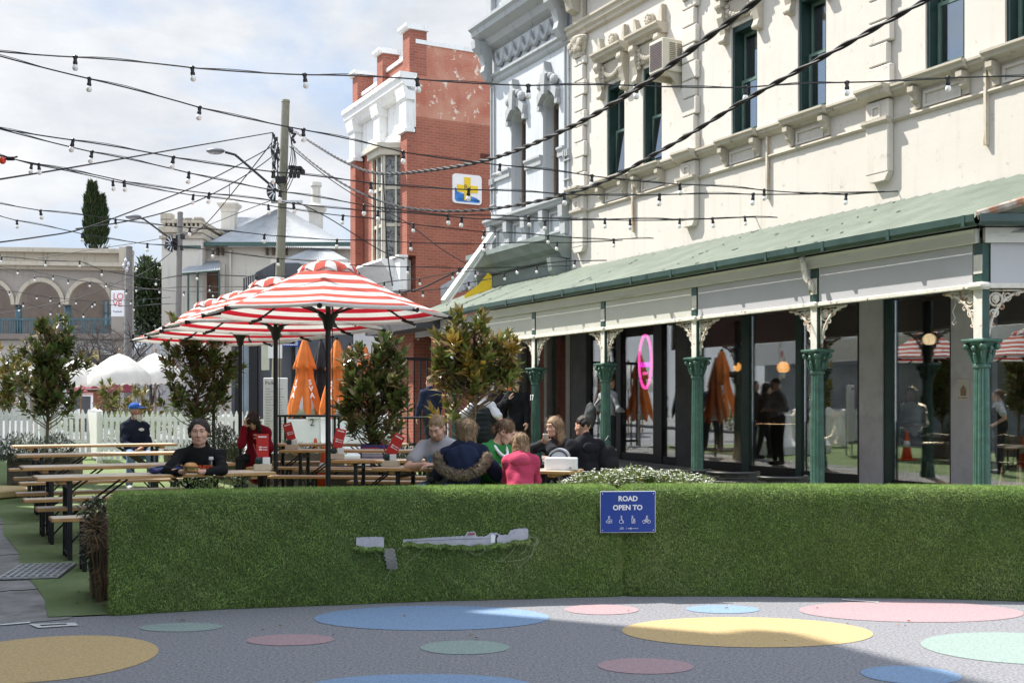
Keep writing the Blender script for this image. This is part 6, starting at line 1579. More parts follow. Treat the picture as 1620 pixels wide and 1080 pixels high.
mb = MB(); mb.prism([(-.08, -.05), (.08, -.06), (.10, .05), (-.06, .06)], lambda q, k: (q[0], q[1], .016 + .028 * k)); mb.build('paper', m_plasticw, r)
bs_ = [(rng.uniform(-.10, -.03), rng.uniform(-.08, .0), .02) for _ in range(60)]; leaves_mesh('salad', bs_, rng.normal(0, 1, (60, 3)) + [0, 0, 1], .04, .03, m_palegr, r)
p = on_table(T1, tx_at(T1, 265, -.06), -.06); r = thing('blue_pouch', 'shiny navy blue zip pouch lying on the nearest left table', 'bag', p, RV + .12)
mb = MB(); mb.ell((0, 0, .042), (.19, .085, .042), 24, 10); mb.ell((-.12, 0, .035), (.075, .08, .035), 16, 8); mb.build('pouch', mat('navy_nylon', (.015, .025, .13), .28, .3, 6, .5, 20, spec=.6), r, True)
mb = MB(); mb.tube([(-.18, -.03, .052), (-.08, -.055, .075), (.06, -.05, .080), (.18, -.02, .055)], .006, 6); mb.tube([(.03, -.08, .05), (.09, -.05, .085), (.14, -.07, .03)], .010, 6); mb.build('zip', m_black, r, True)
p = at_z(6, 783, .012); r = thing('timber_board', 'yellowish board lying on the kerb at the far left edge', 'board', p, RZ + radians(40))
mb = MB(); mb.bbox(-1.4, .45, -.5, .5, 0, .10, .015); mb.build('board', mat('yellow_board', (.52, .40, .20), .7, .15, 5, stretch=(1, 9, 9)), r); mb = MB(); mb.bbox(-1.38, .43, -.52, -.501, .02, .08, .004); mb.build('edge_strip', m_woodedge, r)
# white box and lunch bag
p = on_table(R1, tx_at(R1, 888, -.02), -.02); r = thing('white_box', 'white rectangular box at the right end of the family table', 'box', p, radians(-8))
mb = MB(); mb.bbox(-.165, .165, -.09, .09, 0, .125, .008); mb.build('box', m_plasticw, r)
mb = MB(); mb.lathe([(.012, 0), (.012, .004)], 12, face_frame((.10, -.091, .022), (1, 0, 0), (0, 0, 1))); mb.build('button', m_steel, r)
p2 = on_table(R1, tx_at(R1, 885, .16), .16); r = thing('lunch_bag', 'small grey lunch bag with an arched top standing behind the white box', 'bag', p2, radians(-8))
mb = MB(); pr = [(-.11, 0), (.11, 0), (.11, .12)] + [(.11 * cos(a), .12 + .095 * sin(a)) for a in np.linspace(0, pi, 12)[1:-1]] + [(-.11, .12)]
mb.prism(pr, lambda q, k: (q[0], -.07 + .14 * k, q[1])); mb.build('bag', mat('grey_fabric', (.36, .38, .42), .8, .1, 8), r)
mb = MB(); mb.tube([(.095 * cos(a), -.075, .10 + .09 * sin(a)) for a in np.linspace(0, pi, 14)], .009, 6); mb.tube([(-.105, -.075, .10), (-.105, -.075, .05)], .01, 6); mb.build('handle', m_black, r, True)
# wicker chairs behind the flowers
m_wicker = mat('dark_wicker', (.022, .02, .02), .7, .35, 60, .6, 90, stretch=(1, 1, 3))
def wicker(label, px, d, rz):
    p = P(px, 0, d); gz = g(st(p.x, p.y)[0]); r = thing('wicker_chair', label, 'chair', (p.x, p.y, gz + .012), rz, 'dark wicker cafe chairs')
    mb = MB(); mb.bbox(-.24, .24, -.24, .24, .40, .45, .02); mb.build('seat', m_wicker, r)
    mb = MB(); n = 14; pts = [(.27 * cos(a), .27 * sin(a)) for a in np.linspace(pi * 1.02, pi * 1.98, n)]
    for i in range(n - 1):
        for j in range(7):
            z0 = .47 + j * .036; q0, q1 = pts[i], pts[i + 1]; o_ = .006 * ((i + j) % 2)
            mb.prism([(q0[0], q0[1] - o_), (q1[0], q1[1] - o_), (q1[0] * .94, q1[1] * .94 - o_), (q0[0] * .94, q0[1] * .94 - o_)], lambda q, k, z0=z0: (q[0], q[1], z0 + .031 * k))
    mb.build('backrest', m_wicker, r)
    mb = MB(); mb.tube([(q[0] * .98, q[1] * .98, .73) for q in pts], .018, 7); mb.build('rim', m_black, r, True)
    for sx in (-1, 1):
        for sy in (-1, 1):
            mb = MB(); mb.tube([(sx * .2, sy * .2, .40), (sx * .23, sy * .23, 0)], .016, 6); mb.build('leg', m_black, r)
    return r
for px, d, rz, lab in ((920, 12.2, .2, 'dark wicker chair just right of the white box'), (990, 12.6, -.2, 'dark wicker chair behind the white flowers, left of the yellow-tipped sprout'), (1085, 12.4, .1, 'dark wicker chair behind the right end of the white flowers'), (1160, 12.0, -.15, 'dark wicker chair below the first dark green mullion'), (1235, 11.2, .3, 'rightmost wicker chair, half sunk behind the grass barrier'), (835, 13.6, .1, 'dark chair behind the girl in pink')):
    wicker(lab, px, d, rz)
# ================================================================== PICKET FENCE
def picket_run(label, a, b_, cat='fence'):
    a = Vector(a); b_ = Vector(b_); Lr = (b_ - a).length; rz = atan2((b_ - a).y, (b_ - a).x); r = thing('picket_fence', label, cat, a, rz)
    mb = MB(); n = int(Lr / .115); gz = 0
    for i in range(n + 1):
        x = i * Lr / n; p = a + (b_ - a) * (x / Lr); z = g(st(p.x, p.y)[0]) - a.z
        mb.prism([(x - .037, z + .08), (x + .037, z + .08), (x + .037, z + 1.0), (x + .02, z + 1.02), (x + .022, z + 1.045), (x, z + 1.085), (x - .022, z + 1.045), (x - .02, z + 1.02), (x - .037, z + 1.0)], lambda q, k: (q[0], -.012 + .02 * k, q[1]))
    mb.build('pickets', m_white, r)
    mb = MB()
    for z in (.28, .86): mb.box(0, Lr, .010, .05, z, z + .09)
    mb.build('rails', m_white, r)
    for i in range(int(Lr / 2.0) + 1):
        mb = MB(); x = min(i * 2.0, Lr); mb.bbox(x - .06, x + .06, .052, .17, 0, 1.06, .008); mb.lathe([(.085, 1.06), (.085, 1.075), (.0, 1.12)], 4, Matrix.Translation((x, .11, 0)) @ Matrix.Rotation(pi / 4, 4, 'Z')); mb.build('post', m_white, r)
    return r
def gp2(px, d): p = P(px, 0, d); return (p.x, p.y, g(st(p.x, p.y)[0]))
picket_run('white picket fence behind the man in the blue cap and the left magnolia', gp2(-260, 23.5), gp2(140, 24.6))
picket_run('white picket fence running right from the corner post to behind the red coat', gp2(158, 23.4), gp2(400, 24.6))
picket_run('short white picket return joining the two fence runs', gp2(141, 24.5), gp2(157, 23.5))
# ================================================================== TREES IN PLANTERS
def mag(label, px, d, blobs, n, mi, seed, htr=.8, leaf=.175, lean=0., raise_=0.0):
    p = P(px, 0, d); gz = g(st(p.x, p.y)[0]) + raise_; k = d / F
    B = [((cx - px) * k, 0, H + (CY - cy) * k - gz, rx * k, rx * k * .85, ry * k) for (cx, cy, rx, ry) in blobs]
    return magnolia(label, (p.x, p.y, gz), htr, B, n, mi, seed, lean, leaf=leaf)
mag('big-leaved magnolia with many golden leaves behind the family table', 752, 14.3, [(738, 508, 28, 18), (712, 545, 30, 22), (782, 552, 36, 28), (698, 580, 26, 22), (748, 580, 44, 30), (800, 585, 22, 22), (735, 612, 40, 14), (704, 640, 18, 14), (790, 637, 16, 12), (684, 655, 10, 8)], 84, 1, 11, .9)
mag('dense dark green magnolia between the nearest umbrella pole and the man in the grey tee', 588, 16.8, [(612, 545, 24, 16), (570, 572, 28, 24), (618, 580, 26, 30), (590, 615, 44, 34), (568, 655, 34, 26), (622, 640, 22, 28), (590, 680, 34, 18), (548, 640, 12, 20)], 112, 0, 12, .6)
mag('magnolia standing behind the four striped umbrella poles', 312, 20.0, [(292, 502, 30, 13), (318, 528, 42, 26), (290, 575, 32, 34), (340, 585, 36, 40), (310, 625, 44, 28), (322, 655, 22, 14)], 105, 0, 13, .7)
mag('tall magnolia in the planter at the left end of the picket fence', 75, 18.6, [(82, 518, 32, 16), (72, 548, 38, 22), (95, 570, 34, 22), (70, 600, 40, 20), (92, 628, 34, 18), (48, 642, 24, 16), (105, 545, 16, 26)], 100, 0, 14, .8)
mag('small yellowing magnolia at the far left edge', 12, 25, [(10, 560, 18, 16), (18, 592, 24, 26), (6, 630, 20, 20), (28, 615, 14, 16)], 42, 1, 15, .6)
mag('thin young magnolia with golden leaves beyond the picket fence', 178, 29, [(172, 615, 16, 12), (188, 640, 22, 14), (165, 650, 14, 12)], 22, 1, 16, .6)
mag('thin golden leaved young magnolia beyond the fence, right of its twin', 226, 30, [(222, 625, 14, 12), (232, 648, 18, 12)], 16, 1, 17, .6)
# planter boxes
def gpl(px, d, raise_=.012): p = P(px, 0, d); return (p.x, p.y, g(st(p.x, p.y)[0]) + raise_)
planter('planter_box', 'weathered timber planter box under the tall left magnolia', gpl(72, 18.6), 1.05, .5, .50, .1)
planter('planter_box', 'weathered timber planter box behind the woman in the black jumper', gpl(318, 20.0), 1.15, .5, .50, -.05)
planter('planter_box', 'weathered timber planter box under the dense dark magnolia', gpl(590, 16.9), 1.2, .5, .46, 0)
planter('planter_box', 'timber planter box behind the family table under the golden magnolia', gpl(755, 14.5), 1.2, .5, .46, 0)
planter('planter_box', 'grey planter box of rosemary right of the red coat', gpl(480, 19.0), 1.3, .5, .50, 0)
planter('planter_box', 'narrow pinkish planter tucked against the left end of the grass barrier', gpl(171, 8.6, .012), .16, .5, .56, RV + .1, mat('pinkish_boards', (.24, .17, .15), .85, .2, 8, stretch=(1, 12, 12)))
planter('planter_box', 'long planter box of white flowers right behind the grass barriers', gpl(1010, 9.35, .012), 1.6, .42, .60, radians(-4))
def shp(px, d, z): p = P(px, 0, d); return (p.x, p.y, g(st(p.x, p.y)[0]) + z)
shrub('silver_shrub', 'silvery grey bush spilling over the planter of the left magnolia', shp(55, 18.2, .45), [(-.25, 0, .10, .42, .28, .30), (.3, 0, .12, .4, .28, .26), (-.55, -.1, -.12, .2, .2, .28)], 2600, .07, .022, m_soft, flowers=0, seed=21, group='silver shrubs in planters')
shrub('silver_shrub', 'silvery grey bush right of the magnolia behind the umbrella poles', shp(345, 19.6, .45), [(.05, 0, .22, .32, .25, .30), (-.4, 0, .05, .3, .22, .16)], 1700, .07, .022, m_soft, seed=22, group='silver shrubs in planters')
shrub('rosemary_bush', 'low green rosemary bush in the planter right of the red coat', shp(492, 18.9, .44), [(-.3, 0, .1, .3, .2, .16), (.25, 0, .1, .35, .2, .14)], 1500, .09, .012, m_palegr, seed=23, upw=1.0)
shrub('rosemary_bush', 'round dark bush beside the third umbrella pole, left of the red coat', shp(373, 18.4, .0), [(0, 0, .45, .2, .2, .32)], 900, .07, .014, m_dkleaf, seed=24, upw=.8)
shrub('silver_shrub', 'grey-green bush under the dense dark magnolia', shp(640, 16.7, .40), [(0, 0, .15, .35, .2, .22)], 1000, .07, .022, m_soft, seed=25, group='silver shrubs in planters')
shrub('flowering_shrub', 'low bush of tiny white flowers behind the grass barriers', shp(1012, 9.35, .54), [(-.30, 0, .26, .34, .20, .10), (.22, 0, .25, .40, .20, .10), (-.05, 0, .30, .25, .18, .09)], 5200, .030, .010, m_palegr, flowers=520, seed=26, upw=.7, stems=60, stem_m=m_palegr)
shrub('flowering_shrub', 'small white flowered sprig in front of the woman in the black jumper', shp(332, 8.9, .0), [(-.1, 0, .82, .22, .10, .06), (.18, 0, .84, .16, .1, .05), (0, 0, .5, .15, .1, .35)], 1300, .030, .010, m_palegr, flowers=40, seed=27, upw=.7, stems=30, stem_m=m_palegr)
shrub('dry_plant', 'straggly half dead plant at the left end of the grass barrier', shp(159, 8.3, .0), [(.0, 0, .52, .08, .16, .13), (.03, 0, .28, .05, .10, .20)], 330, .12, .007, m_dry, seed=28, upw=-.2, stems=16)
shrub('trailing_plant', 'green trailing plant hanging from the pinkish planter beside the nearest bench', shp(153, 8.45, .0), [(.0, 0, .64, .11, .12, .10), (-.02, 0, .42, .09, .1, .24)], 1300, .06, .012, m_dkleaf, seed=29, upw=.1, flowers=10, stems=14)
r = thing('sprout', 'leafy sprout with one yellow leaf standing out of the white flowers', 'plant', shp(1025, 9.3, .55))
leaves_mesh('foliage', [(0, 0, .24)] * 9 + [(.06, 0, .2)] * 6, [(cos(k * .9) * .8, sin(k * .9), 1.0) for k in range(15)], .15, .055, m_magn[0], r)
leaves_mesh('yellow_leaf', [(-.06, -.02, .24), (-.05, -.02, .25)], [(-.1, -.1, 1), (-.3, -.1, .9)], .15, .055, mat('yellow_leaf', (.50, .42, .03), .4, .15, 5, trans=.2), r)
mb = MB(); mb.tube([(0, 0, 0), (0, 0, .26)], .01, 6); mb.build('stem', m_bark, r)
# low plants beyond the fence
for i, (px, d) in enumerate(((185, 27.5), (228, 28), (270, 28.5), (92, 27))): shrub('garden_plant', ['pale green plants beyond the fence under the thin magnolias', 'pale tuft beyond the fence behind the blue cap', 'green tuft beyond the fence near the umbrella poles', 'low green plants beyond the fence under the left magnolia'][i], shp(px, d, .35), [(0, 0, .3, .55, .3, .28)], 420, .14, .03, m_palegr, 'plant', 'garden plants beyond the fence', seed=40 + i)
# ================================================================== SMALL STREET THINGS BEHIND
r = thing('bar_table', 'black high bar table in front of the closed orange umbrellas', 'table', shp(490, 21.0, 0.01), 0)
mb = MB(); mb.bbox(-.58, .58, -.30, .30, 1.06, 1.10, .01); mb.build('tabletop', m_black, r)
for sx in (-1, 1):
    for sy in (-1, 1): mb = MB(); mb.bbox(sx * .5 - .02, sx * .5 + .02, sy * .24 - .02, sy * .24 + .02, 0, 1.059, .004); mb.build('leg', m_black, r)
mb = MB(); mb.box(-.48, .48, -.01, .01, .35, .38); mb.build('rail', m_black, r)
r = thing('bar_table', 'black high bar table at the right of the dense dark magnolia', 'table', shp(655, 20.5, 0.01), 0)
mb = MB(); mb.bbox(-.40, .40, -.30, .30, 1.06, 1.10, .01); mb.build('tabletop', m_black, r)
for sx in (-1, 1):
    for sy in (-1, 1): mb = MB(); mb.bbox(sx * .34 - .02, sx * .34 + .02, sy * .24 - .02, sy * .24 + .02, 0, 1.059, .004); mb.build('leg', m_black, r)
def barrier_w(label, px, d, num, rz):
    r = thing('water_barrier', label, 'barrier', shp(px, d, .01), rz, 'white plastic water barriers')
    mb = MB(); mb.sweepx([(-.25, 0), (.25, 0), (.25, .2), (.10, .42), (.08, .95), (-.08, .95), (-.10, .42), (-.25, .2)], -.75, .75); mb.bbox(.5, .75, -.13, .13, .951, 1.02, .02); mb.bbox(-.75, -.5, -.13, .13, .951, 1.02, .02); mb.build('shell', m_plasticw, r)
    if num: text('lettering', num, .2, m_black, r, face_frame((.62, -.135, .88), (1, 0, 0), (0, 0, 1)))
    return r
barrier_w('white plastic barrier numbered 2 behind the tilted red menu card', 448, 23, '2', -.05)
barrier_w('white plastic barrier under the dense dark magnolia', 560, 23.5, '', .1)
def cone(label, px, d):
    r = thing('traffic_cone', label, 'traffic cone', shp(px, d, .015), 0, 'orange traffic cones'); mo = mat('cone_orange', (.75, .10, .02), .5, .08, 6) if 'cone_orange' not in bpy.data.materials else bpy.data.materials['cone_orange']
    mb = MB(); mb.bbox(-.18, .18, -.18, .18, 0, .03, .008); mb.build('base', mo, r)
    mb = MB(); mb.lathe([(.13, .031), (.085, .30), (.058, .46), (.025, .68), (.015, .70)], 20); mb.build('body', mo, r, True)
    mb = MB(); mb.lathe([(.0875, .302), (.0605, .455)], 20); mb.build('sleeve', m_signwhite, r, True); return r
cone('orange traffic cone between the tables near the water barrier', 499, 20.3); cone('orange traffic cone low behind the empty table benches', 512, 17.6)
# menu board and parking sign
r = thing('menu_board', 'tall white menu board standing behind the second umbrella pole', 'menu board', shp(436, 22, .01), .05)
mb = MB(); mb.bbox(-.23, .23, -.02, .02, .35, 1.78, .01); mb.build('board', m_signwhite, r)
mb = MB(); mb.box(-.2, -.17, .021, .05, 0, 1.6); mb.box(.17, .2, .021, .05, 0, 1.6); mb.build('stand', m_steel, r)
text('lettering', 'Polka', .10, m_charcoal, r, face_frame((-.09, -.0205, 1.68), (1, 0, 0), (0, 0, 1)))
mb = MB()
for k in range(22):
    for c_ in range(2): mb.box(-.19 + c_ * .2, -.19 + c_ * .2 + rng.uniform(.08, .17), -.0215, -.0202, 1.56 - k * .052, 1.575 - k * .052)
mb.build('lettering', mat('faint_print', (.48, .48, .48), .7, .1, 5), r)
r = thing('parking_sign', 'white no parking sign on a thin pole behind the second umbrella pole', 'sign', shp(436, 24, .01), .0)
mb = MB(); mb.tube([(.02, .03, 0), (.02, .03, 3.0)], .03, 8); mb.build('pole', m_galv, r)
mb = MB(); mb.bbox(-.16, .14, -.01, .0, 2.20, 2.75, .004); mb.build('plate', m_signwhite, r)
mb = MB(); ring(mb, 0, 2.58, .09, .012, -.012, 24); mb.tube([(-.065, -.012, 2.645), (.065, -.012, 2.515)], .01, 6); mb.build('prohibition_ring', m_redl, r)
text('lettering', 'P', .13, m_black, r, face_frame((0, -.0115, 2.58), (1, 0, 0), (0, 0, 1)))
mb = MB(); mb.bbox(-.30, -.14, .0, .06, 1.95, 2.55, .01); mb.build('side_plate', mat('cream_plate', (.55, .54, .46), .6, .1, 5), r)
r = thing('info_board', 'purple information board with red and white lines on the planter of the dense dark magnolia', 'notice board', shp(596, 16.4, .012), 0)
mb = MB(); mb.bbox(-.235, .235, -.012, .012, .56, .80, .004); mb.build('board', mat('purple_board', (.035, .03, .13), .5, .1, 4), r)
mb = MB(); mb.box(-.2, -.18, .013, .03, 0, .7); mb.box(.18, .2, .013, .03, 0, .7); mb.build('stand', m_black, r)
mb = MB(); mb.tube([(-.2 + i * .016, -.014, .755 + .006 * sin(i * 2.2)) for i in range(16)], .005, 5); mb.tube([(-.13 + i * .016, -.014, .722 + .006 * sin(i * 2.7)) for i in range(16)], .005, 5); mb.build('red_script', m_redl, r)
mb = MB()
for k, (w, z) in enumerate(((.42, .675), (.30, .655), (.38, .63), (.40, .60))): mb.box(-.21, -.21 + w, -.0135, -.0121, z, z + .008)
mb.build('lettering', m_signwhite, r)
# A-frame, steel rack and bottle near the shop windows
r = thing('door_gate', 'tall black framed gate in front of the brick shop beside the man in navy', 'gate', shp(666, 27.5, .12), .5)
mb = MB()
for i in range(9): mb.box(-.7 + i * .17, -.7 + i * .17 + .03, 0, .03, 0, 2.15)
mb.box(-.72, .72, -.005, .035, 2.15, 2.22); mb.box(-.72, .72, -.005, .035, .1, .16); mb.build('bars', m_black, r)
mb = MB(); mb.box(-.75, -.721, -.02, .05, 0, 2.25); mb.box(.721, .75, -.02, .05, 0, 2.25); mb.build('posts', m_galv, r)
r = thing('brick_pier', 'dark brick shop pier behind the man in navy', 'pier', shp(640, 29.5, .1), RZ)
mb = MB(); mb.box(-1.2, .6, 0, .5, 0, 2.9); mb.build('brickwork', m_brick2, r)
mb = MB(); mb.box(-1.3, 2.2, -.6, .6, 2.901, 3.25); mb.build('awning_edge', m_charcoal, r)

# ================================================================== POLES
def pole(label, px_top, y_top, px_bot, d, rad, m, group=None):
    a = P(px_top, y_top, d); b_ = P(px_bot, 600, d); k = (a.z - g(40)) / (a.z - b_.z); foot = a + (b_ - a) * k; foot.z = g(st(foot.x, foot.y)[0])
    r = thing('utility_pole', label, 'utility pole', foot, 0, group); mb = MB(); top = a - foot
    mb.tube([(0, 0, 0), top * .5, top], [rad * 1.15, rad * 1.05, rad * .9], 16); mb.lathe([(rad * .98, 0), (rad * .9, .06), (.01, .10)], 16, Matrix.Translation(top)); mb.build('shaft', m, r, True, auto=True)
    return r, foot, top
pr1, f1, t1 = pole('tall greenish timber power pole behind the nearest striped umbrella', 452, 162, 437, 32, .125, m_pole)
def on_pole(px, py, d=32): return P(px, py, d)
m_lampgrey = mat('lamp_grey', (.16, .165, .18), .5, .15, 6, metal=.3)
def lampset(r, foot, d, a, b_, head, hw, fan):
    A_ = P(*a, d) - foot; B_ = P(*b_, d) - foot; C_ = P(*head, d) - foot
    mb = MB(); mb.tube([A_, B_, (B_ + C_) / 2 + Vector((0, 0, .02))], .035, 8); arm = mb.build('lamp_arm', m_black, r)
    mb = MB(); w = hw * d / F; mb.ell(C_, (w, w * .55, w * .30), 18, 8); mb.build('lamp_head', m_lampgrey, arm, True)
    mb = MB(); mb.ell(C_ - Vector((0, 0, w * .14)), (w * .8, w * .45, w * .22), 16, 8); mb.build('lens', mat('lamp_lens', (.34, .33, .33), .3, .1, 6) if 'lamp_lens' not in bpy.data.materials else bpy.data.materials['lamp_lens'], arm, True)
    if fan:
        Fc_ = P(*fan[:2], d - .2) - foot; R_ = fan[2] * d / F; mb = MB()
        mb.prism([(0, R_)] + [(-R_ * .85 * sin(x), R_ * cos(x)) for x in np.linspace(.2, pi - .2, 10)] + [(0, -R_)], lambda p, k: (Fc_.x + p[0], Fc_.y + .02 * k, Fc_.z + p[1]))
        bk = mb.build('ribbed_shroud', m_black, r); mb = MB()
        for k in range(6): an = .3 + k * .5; mb.tube([(Fc_.x - R_ * .25 * sin(an), Fc_.y - .02, Fc_.z + R_ * .25 * cos(an)), (Fc_.x - R_ * .78 * sin(an), Fc_.y - .02, Fc_.z + R_ * .9 * cos(an))], .022, 5)
        mb.build('ribs', m_galv, bk)
lampset(pr1, f1, 31.8, (440, 303), (372, 245), (341, 239), 15, (436, 302, 17))
# fittings on the pole
mb = MB()
for (x, y, s_) in ((466, 265, .16), (472, 268, .12), (459, 262, .10)): mb.build('junction_box', m_black, pr1) if mb.v else 0; mb = MB(); p = P(x, y, 31.7) - f1; mb.bbox(p.x - s_, p.x + s_, -.1, .1, p.z - s_ * .55, p.z + s_ * .55, .02)
for x in (460, 466, 472): mb.build('junction_box', m_black, pr1); mb = MB(); p = P(x, 275, 31.6) - f1; mb.lathe([(.03, -.12), (.05, -.1), (.05, .05), (.03, .1)], 8, Matrix.Translation(p))
mb.build('junction_box', m_black, pr1); mb = MB(); p = P(441, 281, 31.6) - f1; mb.bbox(p.x - .16, p.x + .14, -.15, .1, p.z - .1, p.z + .1, .02)
mb.build('junction_box', m_black, pr1)
mb = MB()
for (x, y) in ((433, 215), (436, 222), (434, 230), (431, 240), (437, 247), (440, 238), (462, 207), (466, 213), (464, 222), (458, 205), (433, 262), (438, 250)): mb = MB(); p = P(x, y, 31.6) - f1; mb.lathe([(.02, -.10), (.045, -.08), (.03, -.02), (.05, .0), (.03, .06), (.02, .1)], 8, Matrix.Translation(p) @ Matrix.Rotation(.7 * sin(x), 4, 'Y')); mb.build('insulator', m_black, pr1)
mb = MB(); p = P(456, 316, 31.6) - f1; q = P(432, 317, 31.6) - f1; mb.box(q.x - .1, p.x + .35, -.2, -.13, q.z - .04, q.z + .04); mb.build('crossarm', m_galv, pr1)
mb = MB()
for k in range(9):
    a = P(432 + (k * 7) % 12, 212 + k * 5, 31.5) - f1; b_ = P(440 + (k * 5) % 9 - 4, 260 + k * 5, 31.5) - f1; c_ = P(425 + (k * 13) % 18, 250 + k * 5, 31.3) - f1; mb.tube([a * (1 - t) ** 2 + c_ * 2 * t * (1 - t) + b_ * t * t for t in np.linspace(0, 1, 9)], .012, 5)
for k in range(4):
    a = P(455 + k * 3, 200 + k * 12, 31.5) - f1; b_ = P(448 + k * 2, 290 + k * 4, 31.5) - f1; c_ = P(470 + k * 2, 240 + k * 8, 31.3) - f1; mb.tube([a * (1 - t) ** 2 + c_ * 2 * t * (1 - t) + b_ * t * t for t in np.linspace(0, 1, 9)], .012, 5)
mb.build('loose_leads', m_blackm, pr1)
pr2, f2, t2 = pole('grey timber power pole in front of the crenellated tower', 285, 338, 280, 46, .12, m_poleg)
lampset(pr2, f2, 45.8, (280, 385), (228, 347), (211, 343), 13, (273, 385, 14))
mb = MB()
for (x, y) in ((274, 378), (278, 390), (272, 384), (281, 372)): mb = MB(); p = P(x, y, 45.6) - f2; mb.bbox(p.x - .18, p.x + .18, -.1, .1, p.z - .1, p.z + .1, .02); mb.build('junction_box', m_black, pr2)
pr3, f3, t3 = pole('short weathered timber pole beside the LOVE banner', 204, 392, 202, 49.5, .16, m_poleg)
mb = MB()
for (x, y) in ((199, 412), (203, 418), (196, 420), (201, 426)): mb = MB(); p = P(x, y, 49.3) - f3; mb.lathe([(.03, -.12), (.08, 0), (.03, .12)], 8, Matrix.Translation(p)); mb.build('insulator', m_galv, pr3)

# ================================================================== CABLES AND STRING LIGHTS
def pts3(px, z0, z1, x0, x1):
    out = []
    for (x, y) in px:
        t = (x - x0) / (x1 - x0); iz = (1 - t) / z0 + t / z1; out.append(P(x, y, 1 / iz))
    return out
def cr(pts, n=6):
    out = []
    for i in range(len(pts) - 1):
        p0 = pts[max(i - 1, 0)]; p1 = pts[i]; p2 = pts[i + 1]; p3 = pts[min(i + 2, len(pts) - 1)]
        for k in range(n): t = k / n; out.append(.5 * ((2 * p1) + (p2 - p0) * t + (2 * p0 - 5 * p1 + 4 * p2 - p3) * t * t + (3 * p1 - p0 - 3 * p2 + p3) * t ** 3))
    out.append(pts[-1]); return out
bulb_me = None
def festoon(label, start, bulbs, end, z0, z1, r_=.0085, wob=.015):
    global bulb_me
    allp = [start] + [(x, y - 6) for x, y in bulbs] + [end]; x0 = allp[0][0]; x1 = allp[-1][0]
    B = pts3(bulbs, z0, z1, x0, x1)
    P3 = [pts3([start], z0, z1, x0, x1)[0]] + [p + Vector((0, 0, .075)) for p in B] + [pts3([end], z0, z1, x0, x1)[0]]
    r = thing('string_light', label, 'string light', P3[0], 0, 'strings of festoon lights over the street')
    pts = []
    for i in range(len(P3) - 1):
        a, b_ = P3[i], P3[i + 1]; sag = .018 * (b_ - a).length
        for k in range(6): t = k / 6; pts.append(a.lerp(b_, t) - Vector((0, 0, -4 * sag * t * (1 - t) * (.5 if i % 2 else -.4))) - P3[0])
    pts.append(P3[-1] - P3[0])
    mb = MB(); mb.tube(pts, r_, 5); mb.tube([p + Vector((0, .012, .010 + .012 * sin(i))) for i, p in enumerate(pts)], r_ * .55, 4); mb.build('cable', m_blackm, r)
    for p in B:
        q = p - P3[0]
        if bulb_me is None:
            mb = MB(); mb.lathe([(.010, .10), (.022, .085), (.020, .03), (.026, .02), (.026, -.005), (.018, -.01)], 10); mb.bbox(-.028, .028, -.014, .014, .062, .094, .006); o1 = mb.build('lamp_holder', m_black, r, True, auto=True); o1.location = q
            mb = MB(); mb.lathe([(.014, -.008), (.026, -.02), (.033, -.042), (.031, -.062), (.020, -.078), (.004, -.083)], 12); o2 = mb.build('bulb', m_bulb, o1, True); bulb_me = (o1.data, o2.data)
        else:
            o1 = bpy.data.objects.new('lamp_holder', bulb_me[0]); COL.objects.link(o1); o1.parent = r; o1.location = q
            o1.rotation_euler = (rng.uniform(-.15, .15), rng.uniform(-.15, .15), rng.uniform(0, 3))
            o2 = bpy.data.objects.new('bulb', bulb_me[1]); COL.objects.link(o2); o2.parent = o1
    return r
festoon('topmost string of bulbs crossing the whole picture', (-40, 78), [(119, 101), (305, 118), (483, 129), (661, 136), (836, 146), (1007, 146), (1180, 149), (1340, 141), (1500, 134)], (1680, 122), 13, 13)
festoon('string of bulbs starting just under the topmost one at the left edge', (-40, 78), [(141, 135), (315, 180), (480, 215), (638, 250), (790, 270), (936, 287), (1076, 300), (1209, 309), (1338, 316)], (1530, 300), 12.8, 18.2)
festoon('string of bulbs crossing just above the yellow cross sign', (-30, 198), [(114, 231), (273, 258), (432, 281), (587, 299), (741, 309), (893, 316), (1043, 317), (1191, 316)], (1400, 303), 14.2, 16.2)
festoon('string of bulbs crossing the brick wall just below the cross sign', (-30, 196), [(144, 249), (298, 282), (443, 311), (576, 333), (709, 348), (837, 351), (957, 354), (1075, 354), (1179, 350)], (1240, 344), 14.6, 21)
festoon('string with closely paired bulbs at the left edge, the upper of the pair', (-30, 240), [(62, 268), (197, 295), (330, 314), (465, 330), (598, 342), (730, 352), (862, 357), (997, 356), (1128, 353)], (1230, 344), 16.8, 18.8)
festoon('string with closely paired bulbs at the left edge, the lower of the pair', (-30, 236), [(49, 267), (179, 294), (305, 316), (425, 332), (542, 348), (654, 361), (765, 373), (867, 379), (971, 385)], (1034, 377), 17.4, 23.2)
festoon('string of bulbs passing the tops of the house chimneys', (-30, 316), [(65, 340), (183, 354), (300, 367), (418, 378), (533, 386), (650, 390), (766, 392), (881, 390)], (985, 380), 19.2, 23)
festoon('string of bulbs passing below the cypress tree', (-30, 333), [(27, 355), (130, 376), (233, 392), (337, 402), (440, 415), (543, 424), (645, 428), (725, 430), (818, 428), (909, 418)], (960, 412), 22, 25)
festoon('string of bulbs crossing the arcade parapet', (-20, 376), [(2, 411), (72, 417), (126, 418), (161, 432), (247, 447), (312, 438), (405, 442)], (560, 440), 30, 28)
festoon('string of bulbs along the arcade cornice', (-20, 418), [(28, 430), (84, 439), (142, 450), (200, 462), (252, 460), (332, 457)], (470, 452), 38, 36)
festoon('string of bulbs at the crowns of the arcade arches', (-20, 424), [(55, 441), (108, 446), (168, 451), (216, 458), (291, 465), (337, 466)], (440, 460), 40, 36)
